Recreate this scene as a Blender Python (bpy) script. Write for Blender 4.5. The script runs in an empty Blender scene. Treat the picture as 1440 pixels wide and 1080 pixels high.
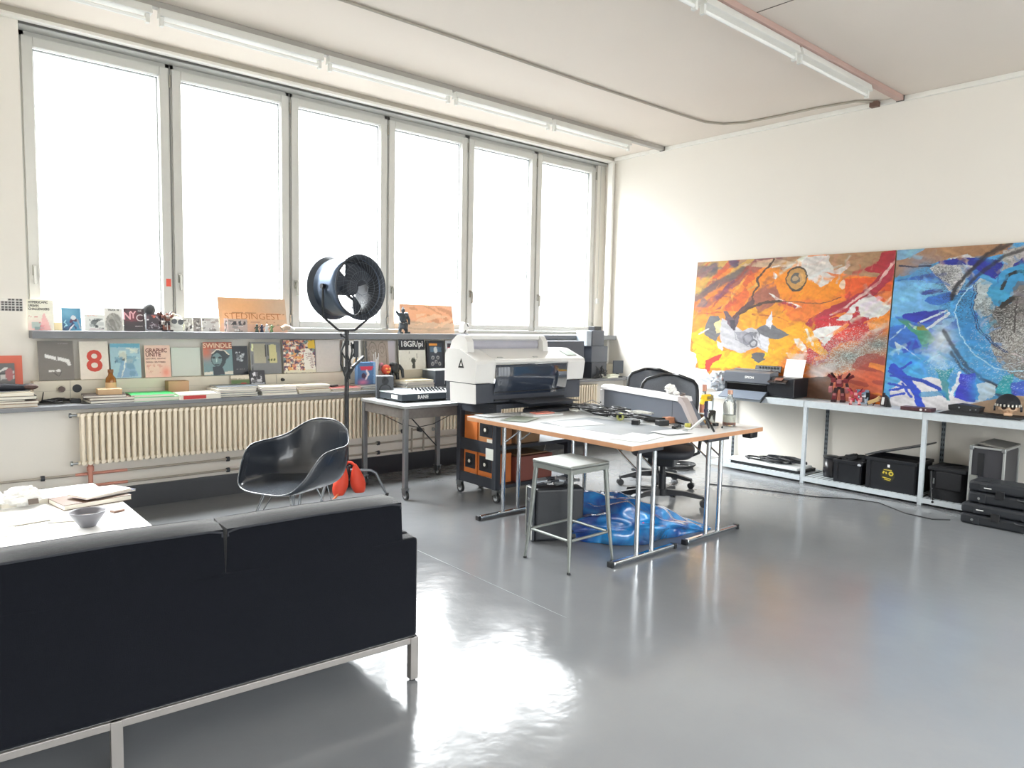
import bpy, math, random
import numpy as np
from mathutils import Vector, Matrix
R = math.radians
sc = bpy.context.scene
COL = sc.collection
rnd = random.Random(7)

# ---------------------------------------------------------------- materials
def lin(h):
    if not isinstance(h, str): return tuple(h)
    h = h.lstrip('#')
    return tuple(((c/255)/12.92 if c/255 <= .04045 else ((c/255+.055)/1.055)**2.4) for c in (int(h[i:i+2], 16) for i in (0, 2, 4)))
_mats = {}
def mat(name, col, rough=.5, metal=0., var=.06, scale=9., bump=0., bscale=60., **kw):
    """Principled surface whose colour is varied a little by a noise texture."""
    if name in _mats: return _mats[name]
    m = bpy.data.materials.new(name); m.use_nodes = True
    nt = m.node_tree; b = nt.nodes['Principled BSDF']
    c = lin(col)
    tc = nt.nodes.new('ShaderNodeTexCoord')
    n = nt.nodes.new('ShaderNodeTexNoise'); n.inputs['Scale'].default_value = scale; n.inputs['Detail'].default_value = 3
    nt.links.new(tc.outputs['Object'], n.inputs['Vector'])
    mx = nt.nodes.new('ShaderNodeMix'); mx.data_type = 'RGBA'
    nt.links.new(n.outputs['Fac'], mx.inputs['Factor'])
    mx.inputs['A'].default_value = (*[max(0, x*(1-var)) for x in c], 1)
    mx.inputs['B'].default_value = (*[min(1, x*(1+var)) for x in c], 1)
    nt.links.new(mx.outputs['Result'], b.inputs['Base Color'])
    b.inputs['Roughness'].default_value = rough
    b.inputs['Metallic'].default_value = metal
    for k, v in kw.items(): b.inputs[k.replace('_', ' ')].default_value = v
    if bump:
        n2 = nt.nodes.new('ShaderNodeTexNoise'); n2.inputs['Scale'].default_value = bscale; n2.inputs['Detail'].default_value = 4
        nt.links.new(tc.outputs['Object'], n2.inputs['Vector'])
        bp = nt.nodes.new('ShaderNodeBump'); bp.inputs['Strength'].default_value = bump; bp.inputs['Distance'].default_value = .01
        nt.links.new(n2.outputs['Fac'], bp.inputs['Height']); nt.links.new(bp.outputs['Normal'], b.inputs['Normal'])
    _mats[name] = m
    return m
def paintmat(name, rough=.5, grain=.0):
    """Surface coloured by the printed or painted colour attribute of its mesh."""
    if name in _mats: return _mats[name]
    m = bpy.data.materials.new(name); m.use_nodes = True
    nt = m.node_tree; b = nt.nodes['Principled BSDF']
    a = nt.nodes.new('ShaderNodeAttribute'); a.attribute_name = 'Col'
    tc = nt.nodes.new('ShaderNodeTexCoord')
    n = nt.nodes.new('ShaderNodeTexNoise'); n.inputs['Scale'].default_value = 45; n.inputs['Detail'].default_value = 5
    nt.links.new(tc.outputs['Object'], n.inputs['Vector'])
    mr = nt.nodes.new('ShaderNodeMapRange'); mr.inputs['To Min'].default_value = 1-grain; mr.inputs['To Max'].default_value = 1+grain
    mr.inputs['From Min'].default_value = .3; mr.inputs['From Max'].default_value = .7
    nt.links.new(n.outputs['Fac'], mr.inputs['Value'])
    mx = nt.nodes.new('ShaderNodeMix'); mx.data_type = 'RGBA'; mx.blend_type = 'MULTIPLY'; mx.inputs['Factor'].default_value = 1
    nt.links.new(a.outputs['Color'], mx.inputs['A']); nt.links.new(mr.outputs['Result'], mx.inputs['B'])
    nt.links.new(mx.outputs['Result'], b.inputs['Base Color'])
    b.inputs['Roughness'].default_value = rough
    _mats[name] = m
    return m

# ---------------------------------------------------------------- mesh builder
class MB:
    def __init__(s): s.v = []; s.f = []; s.m = []; s.sm = []
    def add(s, vs, fs, mi=0, smooth=False, T=None):
        o = len(s.v)
        if T is not None: vs = [tuple(T @ Vector(p)) for p in vs]
        s.v += [tuple(p) for p in vs]
        for f in fs: s.f.append(tuple(i+o for i in f)); s.m.append(mi); s.sm.append(smooth)
        return s
    def box(s, x0, y0, z0, x1, y1, z1, mi=0, T=None):
        x0, x1 = min(x0, x1), max(x0, x1); y0, y1 = min(y0, y1), max(y0, y1); z0, z1 = min(z0, z1), max(z0, z1)
        v = [(x0,y0,z0),(x1,y0,z0),(x1,y1,z0),(x0,y1,z0),(x0,y0,z1),(x1,y0,z1),(x1,y1,z1),(x0,y1,z1)]
        return s.add(v, [(0,3,2,1),(4,5,6,7),(0,1,5,4),(1,2,6,5),(2,3,7,6),(3,0,4,7)], mi, False, T)
    def cbox(s, c, size, rot=(0,0,0), mi=0):
        from mathutils import Euler
        T = Matrix.Translation(c) @ Euler([R(a) for a in rot]).to_matrix().to_4x4()
        a, b, d = [q/2 for q in size]
        return s.box(-a,-b,-d,a,b,d, mi, T)
    def prism(s, poly, ax, a, b, mi=0, smooth=False, T=None):
        """poly in the two other axes (kept in xyz order), extruded along ax from a to b."""
        def p(q, t):
            return {'x': (t, q[0], q[1]), 'y': (q[0], t, q[1]), 'z': (q[0], q[1], t)}[ax]
        n = len(poly)
        v = [p(q, a) for q in poly]+[p(q, b) for q in poly]
        f = [tuple(range(n)), tuple(range(2*n-1, n-1, -1))]
        s.add(v, f, mi, False, T)
        return s.add(v, [(i, i+n, (i+1) % n+n, (i+1) % n) for i in range(n)], mi, smooth, T)
    def cyl(s, p0, p1, r0, r1=None, n=16, mi=0, caps=True, smooth=True):
        r1 = r0 if r1 is None else r1
        p0 = Vector(p0); p1 = Vector(p1); d = (p1-p0).normalized()
        a = d.orthogonal().normalized(); b = d.cross(a)
        v = []
        for p, r in ((p0, r0), (p1, r1)):
            v += [p+(a*math.cos(2*math.pi*i/n)+b*math.sin(2*math.pi*i/n))*r for i in range(n)]
        s.add(v, [(i, (i+1) % n, (i+1) % n+n, i+n) for i in range(n)], mi, smooth)
        if caps: s.add(v, [tuple(range(n-1, -1, -1)), tuple(range(n, 2*n))], mi, False)
        return s
    def tube(s, pts, r, n=8, mi=0, closed=False):
        pts = [Vector(p) for p in pts]; N = len(pts); fr = []
        prev = None
        for i in range(N):
            if closed: d = pts[(i+1) % N]-pts[i-1]
            else: d = pts[min(i+1, N-1)]-pts[max(i-1, 0)]
            d.normalize()
            a = d.orthogonal().normalized() if prev is None else (prev-d*prev.dot(d)).normalized()
            prev = a; fr.append((a, d.cross(a)))
        v = []
        for i, p in enumerate(pts):
            rr = r[i] if isinstance(r, (list, tuple)) else r
            a, b = fr[i]
            v += [p+(a*math.cos(2*math.pi*k/n)+b*math.sin(2*math.pi*k/n))*rr for k in range(n)]
        f = []
        for i in range(N if closed else N-1):
            j = (i+1) % N
            f += [(i*n+k, i*n+(k+1) % n, j*n+(k+1) % n, j*n+k) for k in range(n)]
        s.add(v, f, mi, True)
        if not closed: s.add(v, [tuple(range(n-1, -1, -1)), tuple(range((N-1)*n, N*n))], mi, False)
        return s
    def lathe(s, prof, c=(0,0,0), n=24, mi=0, T=None, smooth=True):
        v = []
        for r, z in prof: v += [(c[0]+r*math.cos(2*math.pi*k/n), c[1]+r*math.sin(2*math.pi*k/n), c[2]+z) for k in range(n)]
        f = []
        for i in range(len(prof)-1): f += [(i*n+k, i*n+(k+1) % n, (i+1)*n+(k+1) % n, (i+1)*n+k) for k in range(n)]
        return s.add(v, f, mi, smooth, T)
    def ell(s, c, r, n=14, m=9, mi=0, T=None):
        if isinstance(r, (int, float)): r = (r, r, r)
        v = []
        for j in range(m+1):
            t = math.pi*j/m
            v += [(c[0]+r[0]*math.sin(t)*math.cos(2*math.pi*k/n), c[1]+r[1]*math.sin(t)*math.sin(2*math.pi*k/n), c[2]+r[2]*math.cos(t)) for k in range(n)]
        f = []
        for j in range(m): f += [(j*n+k, (j+1)*n+k, (j+1)*n+(k+1) % n, j*n+(k+1) % n) for k in range(n)]
        return s.add(v, f, mi, True, T)
    def grid(s, fn, nu, nv, mi=0, smooth=True, T=None, flip=False):
        v = [fn(i/nu, j/nv) for j in range(nv+1) for i in range(nu+1)]
        w = nu+1
        f = [(j*w+i, j*w+i+1, (j+1)*w+i+1, (j+1)*w+i) for j in range(nv) for i in range(nu)]
        if flip: f = [q[::-1] for q in f]
        return s.add(v, f, mi, smooth, T)

def tag(o, label=None, cat=None, group=None, kind=None):
    if label: o['label'] = label
    if cat: o['category'] = cat
    if group: o['group'] = group
    if kind: o['kind'] = kind
    return o
def thing(name, label, cat, loc=(0,0,0), rz=0., group=None):
    o = bpy.data.objects.new(name, None); COL.objects.link(o)
    o.location = loc; o.rotation_euler = (0, 0, R(rz)); o.empty_display_size = .05
    return tag(o, label, cat, group)
def obj(name, mb, mats, parent=None, world=False, weld=False, bev=0., sub=0, seg=2, solid=0., label=None, loc=None, rz=0.):
    """One mesh object. world=True: the mesh is in room coordinates, parent unrotated."""
    if not isinstance(mats, (list, tuple)): mats = [mats]
    v = mb.v
    off = None
    if world and parent is not None:
        off = Vector(parent.location)
    elif loc is not None and parent is None: off = None
    if off is not None: v = [(p[0]-off.x, p[1]-off.y, p[2]-off.z) for p in v]
    me = bpy.data.meshes.new(name); me.from_pydata(v, [], mb.f)
    for m in mats: me.materials.append(m)
    me.polygons.foreach_set('material_index', mb.m); me.polygons.foreach_set('use_smooth', mb.sm)
    me.update()
    if weld:
        import bmesh
        b_ = bmesh.new(); b_.from_mesh(me); bmesh.ops.remove_doubles(b_, verts=b_.verts, dist=.0004); b_.to_mesh(me); b_.free(); me.update()
    o = bpy.data.objects.new(name, me); COL.objects.link(o)
    if parent is not None: o.parent = parent
    if loc is not None: o.location = loc; o.rotation_euler = (0, 0, R(rz))
    if bev:
        b = o.modifiers.new('bevel', 'BEVEL'); b.width = bev; b.segments = seg; b.limit_method = 'ANGLE'; b.angle_limit = R(40)
    if solid:
        b = o.modifiers.new('solid', 'SOLIDIFY'); b.thickness = solid; b.offset = 0
    if sub:
        b = o.modifiers.new('sub', 'SUBSURF'); b.levels = sub; b.render_levels = sub
    if label: o['label'] = label
    return o
def single(name, label, cat, mb, mats, loc, rz=0., group=None, **kw):
    o = obj(name, mb, mats, None, loc=loc, rz=rz, **kw)
    return tag(o, label, cat, group)
def struct(name, mb, mats, parent=None, **kw):
    o = obj(name, mb, mats, parent, **kw)
    if parent is None: o['kind'] = 'structure'
    return o
def copy_tree(o, parent=None):
    c = o.copy(); COL.objects.link(c)
    if parent is not None: c.parent = parent
    for ch in list(o.children): copy_tree(ch, c)
    return c
def text(name, body, size, m, parent, loc, rot, ext=.0006, align='CENTER', sx=1., bold=0.):
    cu = bpy.data.curves.new(name, 'FONT'); cu.body = body; cu.size = size; cu.extrude = ext; cu.offset = bold
    cu.align_x = align; cu.align_y = 'CENTER'; cu.materials.append(m)
    cu.resolution_u = 3
    tmp = bpy.data.objects.new('tmp', cu); COL.objects.link(tmp)
    me = bpy.data.meshes.new_from_object(tmp.evaluated_get(bpy.context.evaluated_depsgraph_get()))
    bpy.data.objects.remove(tmp); me.name = name
    o = bpy.data.objects.new(name, me); COL.objects.link(o)
    o.parent = parent; o.location = loc; o.rotation_euler = [R(a) for a in rot]; o.scale = (sx, 1, 1)
    return o

# ---------------------------------------------------------------- printed and painted flat art
def _vnoise(x, y, seed):
    rs = np.random.RandomState(seed); g = rs.rand(64, 64)
    xi = np.floor(x).astype(int); yi = np.floor(y).astype(int); fx = x-xi; fy = y-yi
    fx = fx*fx*(3-2*fx); fy = fy*fy*(3-2*fy)
    a = g[yi % 64, xi % 64]; b = g[yi % 64, (xi+1) % 64]; c = g[(yi+1) % 64, xi % 64]; d = g[(yi+1) % 64, (xi+1) % 64]
    return (a*(1-fx)+b*fx)*(1-fy)+(c*(1-fx)+d*fx)*fy
class Art:
    """Colours for a flat picture, held per grid vertex; u to the right, v down, both 0..1."""
    def __init__(s, w, h, bg, wob=0., wf=14, H=None):
        s.w, s.h = w, h
        s.U, s.V = np.meshgrid(np.linspace(0, 1, w), np.linspace(0, 1, h))
        s.asp = h/w
        s.c = np.zeros((h, w, 3)); s.c[:] = lin(bg)
        s.u = s.U+wob*(_vnoise(s.U*wf, s.V*wf, 1)-.5)*2+wob*(_vnoise(s.U*wf*3, s.V*wf*3, 5)-.5)
        s.v = s.V+wob*(_vnoise(s.U*wf, s.V*wf, 2)-.5)*2+wob*(_vnoise(s.U*wf*3, s.V*wf*3, 6)-.5)
        s.H = H
    def q(s, pts):
        if s.H is None: return pts
        h = s.H; out = []
        for x, y in pts:
            d = h[6]*x+h[7]*y+1
            out.append(((h[0]*x+h[1]*y+h[2])/d, (h[3]*x+h[4]*y+h[5])/d))
        return out
    def mixin(s, k, col):
        k = np.clip(k, 0, 1)[..., None]; s.c = s.c*(1-k)+np.array(lin(col))*k
    def poly(s, pts, col, a=1.):
        pts = s.q(pts); ins = np.zeros(s.u.shape, bool); n = len(pts)
        for i in range(n):
            x0, y0 = pts[i]; x1, y1 = pts[(i+1) % n]
            if y0 == y1: continue
            ins ^= ((s.v < max(y0, y1)) & (s.v >= min(y0, y1)) & (s.u < x0+(s.v-y0)*(x1-x0)/(y1-y0)))
        s.mixin(ins*a, col); return s
    def dist(s, pts):
        d = np.full(s.u.shape, 9.)
        for (x0, y0), (x1, y1) in zip(pts[:-1], pts[1:]):
            ax, ay = x1-x0, (y1-y0)*s.asp; L = ax*ax+ay*ay+1e-12
            px, py = s.u-x0, (s.v-y0)*s.asp
            t = np.clip((px*ax+py*ay)/L, 0, 1)
            d = np.minimum(d, np.hypot(px-t*ax, py-t*ay))
        return d
    def line(s, pts, w, col, a=1., soft=0.):
        d = s.dist(s.q(pts))
        k = (d < w/2)*1. if soft == 0 else np.clip(1-(d-w/2)/soft, 0, 1)
        s.mixin(k*a, col); return s
    def dot(s, c, rx, ry, col, a=1., ring=0.):
        c = s.q([c])[0]
        d = np.hypot((s.u-c[0])/rx, (s.v-c[1])/ry)
        k = (d < 1)*1. if not ring else ((d < 1) & (d > 1-ring))*1.
        s.mixin(k*a, col); return s
    def haze(s, c, rx, ry, col, a=1.):
        c = s.q([c])[0]; d = ((s.u-c[0])/rx)**2+((s.v-c[1])/ry)**2
        s.mixin(np.exp(-d*1.5)*a, col); return s
    def speck(s, c, rx, ry, col, dens, seed):
        c = s.q([c])[0]; d = ((s.u-c[0])/rx)**2+((s.v-c[1])/ry)**2
        r = np.random.RandomState(seed).rand(*s.u.shape)
        k = (r < dens*np.exp(-d*1.5))*1.
        k = np.maximum(k, .35*np.roll(k, 1, 1))
        s.mixin(k*.75, col); return s
    def brush(s, seed, amt=.25):
        """dry brush drag: each patch of colour is smeared a little along one direction"""
        n1 = _vnoise(s.U*9+s.V*14, s.V*60-s.U*34, seed); n2 = _vnoise(s.U*70, s.V*70, seed+1); n3 = _vnoise(s.U*5, s.V*5, seed+2)
        k = (1+amt*(n1-.5)+amt*.6*(n2-.5)+amt*.7*(n3-.5))[..., None]
        s.c = np.clip(s.c*k, 0, 1)
        sh = ((n2-.5)*3.2*s.w/330).astype(int); ii = np.clip(np.arange(s.w)[None, :]+sh, 0, s.w-1); jj = np.clip(np.arange(s.h)[:, None]+(sh*.6).astype(int), 0, s.h-1)
        s.c = s.c[jj, ii]; return s
    def streaks(s, c, rx, ry, ang, freq, col, thr, seed, a=1.):
        c = s.q([c])[0]; d = np.hypot((s.u-c[0])/rx, (s.v-c[1])/ry)
        ca, sa = math.cos(R(ang)), math.sin(R(ang)); x = s.u; y = s.v*s.asp
        n = _vnoise((x*ca+y*sa)*freq*.18, (-x*sa+y*ca)*freq, seed)
        s.mixin((n > thr)*(d < 1)*a, col); return s
    def dabs(s, n, seed, ang, length, width, jit=25, lo=.78, hi=1.3, a=.75):
        """brush marks in tones of the paint already there"""
        rs = np.random.RandomState(seed)
        for _ in range(n):
            u0, v0 = rs.rand(), rs.rand(); th = R(ang+rs.randn()*jit); L = length*(.4+rs.rand()); w = width*(.4+rs.rand()*1.2)
            i0, i1 = int(max(0, (u0-L-w)*s.w)), int(min(s.w, (u0+L+w)*s.w)+1); j0, j1 = int(max(0, (v0-(L+w)/s.asp)*s.h)), int(min(s.h, (v0+(L+w)/s.asp)*s.h)+1)
            U = s.u[j0:j1, i0:i1]-u0; V = (s.v[j0:j1, i0:i1]-v0)*s.asp
            t = U*math.cos(th)-V*math.sin(th); q = U*math.sin(th)+V*math.cos(th)+.6*(t*t)/max(L, .01)*rs.randn()*.5
            k = np.clip(1.3-abs(q)/w*1.3, 0, 1)*(abs(t) < L*.5)*(.6+.4*_vnoise(q*400+seed, t*12+9, 3))
            c0 = s.c[min(s.h-1, int(v0*s.h)), min(s.w-1, int(u0*s.w))]; c = np.clip(c0*(lo+rs.rand()*(hi-lo))*(1+rs.randn(3)*.07), 0, 1)
            s.c[j0:j1, i0:i1] = s.c[j0:j1, i0:i1]*(1-(k*a)[..., None])+c*(k*a)[..., None]
        return s
    def blocks(s, n, seed, cols, u0=0., v0=0., u1=1., v1=1., a=1., sz=1.):
        rs = np.random.RandomState(seed)
        for i in range(n):
            x, y = u0+rs.rand()*(u1-u0), v0+rs.rand()*(v1-v0); w, h = (.03+rs.rand()*.13)*sz, (.02+rs.rand()*.09)*sz
            k = ((abs(s.u-x) < w) & (abs(s.v-y) < h) & (s.U > u0) & (s.U < u1) & (s.V > v0) & (s.V < v1))*a
            s.mixin(k, cols[rs.randint(len(cols))])
        return s

def flat(name, art, w, h, th, mats, loc=(0,0,0), face='-y', lean=0., parent=None):
    """A board w x h x th standing on its lower edge; the picture is on the front (towards -y, local).
    lean: the top is tilted back by this angle. mats = [picture, edges]."""
    mb = MB()
    nw, nh = (art.w-1, art.h-1) if art is not None else (1, 1)
    def fn(a, b): return (-w/2+w*a, 0, h*(1-b))
    mb.grid(fn, nw, nh, 0, False, flip=True)
    nfront = len(mb.v)
    mb.add([(-w/2,0,0),(w/2,0,0),(w/2,th,0),(-w/2,th,0),(-w/2,0,h),(w/2,0,h),(w/2,th,h),(-w/2,th,h)],
           [(0,3,2,1),(4,5,6,7),(1,2,6,5),(2,3,7,6),(3,0,4,7)], 1)
    T = Matrix.Rotation(R(-lean), 4, 'X')
    mb.v = [tuple(T @ Vector(p)) for p in mb.v]
    rz = 0. if face == '-y' else (-90. if face == '-x' else face)
    o = obj(name, mb, mats, parent, loc=loc, rz=rz)
    if art is not None:
        ca = o.data.color_attributes.new('Col', 'FLOAT_COLOR', 'POINT')
        arr = np.ones((len(mb.v), 4)); arr[:nfront, :3] = art.c.reshape(-1, 3)
        ca.data.foreach_set('color', arr.ravel())
    return o
def cover(name, label, cat, art, w, h, th, loc, lean=8., rz='-y', edge=None, rough=.35, group=None):
    o = flat(name, art, w, h, th, [paintmat('printed_gloss' if rough < .45 else 'printed_matt', rough, .03), edge or PAPER], loc, rz, lean)
    return tag(o, label, cat, group)

# ---------------------------------------------------------------- common materials
WALL = mat('white_wall_paint', 'e8e3da', .7, var=.02, scale=2., bump=.03, bscale=90)
CEIL = mat('ceiling_paint', 'ded5ca', .8, var=.03, scale=1.2, bump=.02)
PAPER = mat('page_paper', 'e4dfd2', .8)
WHITE = mat('white_plastic', 'e8eaec', .35)
WGREY = mat('window_frame_paint', 'c9c8c2', .45, var=.02)
DGREY = mat('dark_grey_plastic', '33363d', .45)
BLACK = mat('black_plastic', '16181c', .42)
RUBBER = mat('black_rubber', '121214', .7)
CHROME = mat('chrome_tube', 'c8ccd0', .14, 1., var=.03)
STEEL = mat('brushed_steel', '9a9ea0', .35, 1., var=.08, scale=30)
GALV = mat('galvanised_steel', 'cdd5da', .45, .25, var=.12, scale=25)
ALU = mat('matt_aluminium', 'b9bab6', .4, .85, var=.04)
SILLM = mat('grey_sill_lacquer', '74767a', .5, var=.06, scale=6)
# ================================================================ THE ROOM
X0, X1, Y0, YW, YG, H = -2.6, 7.25, -3.2, 6.45, 6.62, 3.70
# floor: sealed grey screed, glossy and slightly wavy
fm = bpy.data.materials.new('grey_sealed_floor'); fm.use_nodes = True
nt = fm.node_tree; b = nt.nodes['Principled BSDF']; tc = nt.nodes.new('ShaderNodeTexCoord')
n1 = nt.nodes.new('ShaderNodeTexNoise'); n1.inputs['Scale'].default_value = .9; n1.inputs['Detail'].default_value = 6; n1.inputs['Roughness'].default_value = .6
nt.links.new(tc.outputs['Object'], n1.inputs['Vector'])
cr = nt.nodes.new('ShaderNodeValToRGB'); cr.color_ramp.elements[0].position = .3; cr.color_ramp.elements[1].position = .7
cr.color_ramp.elements[0].color = (*lin('6b6d70'), 1); cr.color_ramp.elements[1].color = (*lin('747678'), 1)
nt.links.new(n1.outputs['Fac'], cr.inputs['Fac']); nt.links.new(cr.outputs['Color'], b.inputs['Base Color'])
n2 = nt.nodes.new('ShaderNodeTexNoise'); n2.inputs['Scale'].default_value = 5.; n2.inputs['Detail'].default_value = 5
nt.links.new(tc.outputs['Object'], n2.inputs['Vector'])
mr = nt.nodes.new('ShaderNodeMapRange'); mr.inputs['To Min'].default_value = .11; mr.inputs['To Max'].default_value = .22
nt.links.new(n2.outputs['Fac'], mr.inputs['Value']); nt.links.new(mr.outputs['Result'], b.inputs['Roughness'])
n3 = nt.nodes.new('ShaderNodeTexNoise'); n3.inputs['Scale'].default_value = 7.; n3.inputs['Detail'].default_value = 3
nt.links.new(tc.outputs['Object'], n3.inputs['Vector'])
bp = nt.nodes.new('ShaderNodeBump'); bp.inputs['Strength'].default_value = .20; bp.inputs['Distance'].default_value = .012
nt.links.new(n3.outputs['Fac'], bp.inputs['Height']); nt.links.new(bp.outputs['Normal'], b.inputs['Normal'])
b.inputs['IOR'].default_value = 1.6
struct('floor', MB().box(X0-.1, Y0-.1, -.1, X1+.1, YW+.3, 0), fm)
JNT = mat('floor_joint', '83878a', .3)
struct('trim_9', MB().box(2.563, 2.5, 0, 2.566, 4.3, .0006), JNT)
struct('ceiling', MB().box(X0-.1, Y0-.1, H, X1+.1, YG+.2, H+.15), CEIL)
struct('wall_east', MB().box(X1, Y0-.1, 0, X1+.15, YG+.2, H), WALL)
struct('wall_west', MB().box(X0-.15, Y0-.1, 0, X0, YG+.2, H), WALL)
# unseen wall behind the camera: glazing added as fill light for the south-facing sides
ws = MB().box(X0, Y0-.15, 0, X1, Y0, .55).box(X0, Y0-.15, 3.4, X1, Y0, H)
SE = [X0, -2.2, .05, 2.30, 4.55, 6.8, X1]
for x in SE[1:-1]: ws.box(x-.06, Y0-.15, .55, x+.06, Y0, 3.4)
ws.box(X0, Y0-.15, .55, -2.26, Y0, 3.4).box(6.86, Y0-.15, .55, X1, Y0, 3.4)
struct('wall_south', ws, WALL)
# window wall: parapet, recess behind the shelf, pier at the left, head above the windows
XP = .766
w = MB()
w.box(X0, 6.14, 0, X1, 6.45, .821)
w.box(X0, 6.45, 0, X1, 6.8, 1.36)
w.box(-.30, 6.45, 1.36, XP, 6.8, H); w.box(X0, 6.45, 3.63, -.30, 6.8, H); w.box(X0, 6.45, 1.36, -2.46, 6.8, H)
w.box(XP, 6.45, 3.63, X1, 6.8, H)
w.box(XP, 6.70, 1.36, X1, 6.8, 1.40)
w.box(7.10, 6.56, 1.384, X1, 6.8, 3.63)
struct('wall_north', w, WALL)
struct('baseboard_north', MB().box(X0, 6.115, 0, X1, 6.14, .176), mat('black_baseboard', '23252b', .35))
struct('trim_1', MB().box(X0, 5.965, .821, X1, 6.45, .851), SILLM, bev=.003)               # deep sill board
struct('trim_2', MB().box(XP, 6.28, 1.326, X1, 6.58, 1.384), SILLM, bev=.003)             # upper ledge
tk = MB().box(XP, 6.31, .851, X1, 6.45, 1.006)
for x in (1.0, 2.62, 4.6): tk.box(x-.0015, 6.3085, .87, x+.0015, 6.31, 1.004, 1)
tk.box(XP, 6.3085, .93, X1, 6.31, .931, 1)
struct('trim_3', tk, [mat('cable_trunking_cream', 'd9d2c0', .5), mat('trunking_gap', '8f8a7d', .7)])
# ceiling trims
t = MB().box(X0, 6.40, 3.655, X1, 6.45, H); t.box(X0, 6.385, 3.632, X1, 6.45, 3.655, 1)
struct('trim_4', t, [mat('ceiling_batten_tan', 'b3ada0', .6), mat('ceiling_edge_white', 'e8e6df', .5)])
struct('trim_5', MB().box(7.21, Y0, 3.655, X1, 6.385, H), mat('ceiling_edge_white', 'e8e6df', .5), bev=.004)
struct('trim_6', MB().box(XP, 6.465, 3.612, X1, 6.60, 3.6295).box(XP, 6.45, 3.616, X1, 6.4645, 3.6295, 1), [mat('head_frame_grey', 'a9aaa6', .6), mat('shadow_gap_dark', '4a4a46', .7)])
struct('trim_7', MB().box(4.630, Y0, 3.697, 4.637, 2.85, 3.70), mat('ceiling_joint', '6f6860', .8))
c = MB().box(7.17, 6.37, .852, 7.20, 6.45, 3.63); c.cyl((7.225, 6.40, 1.02), (7.225, 6.40, 3.63), .014, n=12)
struct('trim_8', c, mat('ceiling_edge_white', 'e8e6df', .5))

# windows: six tilt-and-turn casements, each its own structure
gm = bpy.data.materials.new('window_glass'); gm.use_nodes = True
nt = gm.node_tree; nt.nodes.clear()
o_ = nt.nodes.new('ShaderNodeOutputMaterial'); tr = nt.nodes.new('ShaderNodeBsdfTransparent'); gl = nt.nodes.new('ShaderNodeBsdfGlossy')
gl.inputs['Roughness'].default_value = .02; fr = nt.nodes.new('ShaderNodeFresnel'); fr.inputs['IOR'].default_value = 1.3
nn = nt.nodes.new('ShaderNodeTexNoise'); nn.inputs['Scale'].default_value = .7
mc = nt.nodes.new('ShaderNodeMapRange'); mc.inputs['To Min'].default_value = .93; mc.inputs['To Max'].default_value = .99
nt.links.new(nn.outputs['Fac'], mc.inputs['Value']); nt.links.new(mc.outputs['Result'], tr.inputs['Color'])
geo = nt.nodes.new('ShaderNodeNewGeometry'); inv = nt.nodes.new('ShaderNodeMath'); inv.operation = 'SUBTRACT'; inv.inputs[0].default_value = 1
nt.links.new(geo.outputs['Backfacing'], inv.inputs[1]); mu = nt.nodes.new('ShaderNodeMath'); mu.operation = 'MULTIPLY'
nt.links.new(inv.outputs[0], mu.inputs[0]); nt.links.new(fr.outputs['Fac'], mu.inputs[1])   # reflect on the outer side of each face only
ms = nt.nodes.new('ShaderNodeMixShader'); nt.links.new(mu.outputs[0], ms.inputs['Fac'])
nt.links.new(tr.outputs[0], ms.inputs[1]); nt.links.new(gl.outputs[0], ms.inputs[2]); nt.links.new(ms.outputs[0], o_.inputs['Surface'])
EDGES = [.782, 1.832, 2.880, 3.935, 4.975, 6.030, 7.085]
GZ0, GZ1 = 1.492, 3.505
for k in range(4):  # added windows out of view, letting fill light in from behind the camera
    a, b_ = SE[k+1]+.061, SE[k+2]-.061
    f = MB().box(a, Y0-.10, .551, a+.05, Y0-.04, 3.399).box(b_-.05, Y0-.10, .551, b_, Y0-.04, 3.399).box(a+.05, Y0-.10, .551, b_-.05, Y0-.04, .60).box(a+.05, Y0-.10, 3.35, b_-.05, Y0-.04, 3.399)
    wf = struct('window_%d' % (k+7), f, WGREY)
    obj('pane', MB().box(a+.05, Y0-.072, .60, b_-.05, Y0-.068, 3.35), gm, wf)
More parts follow.
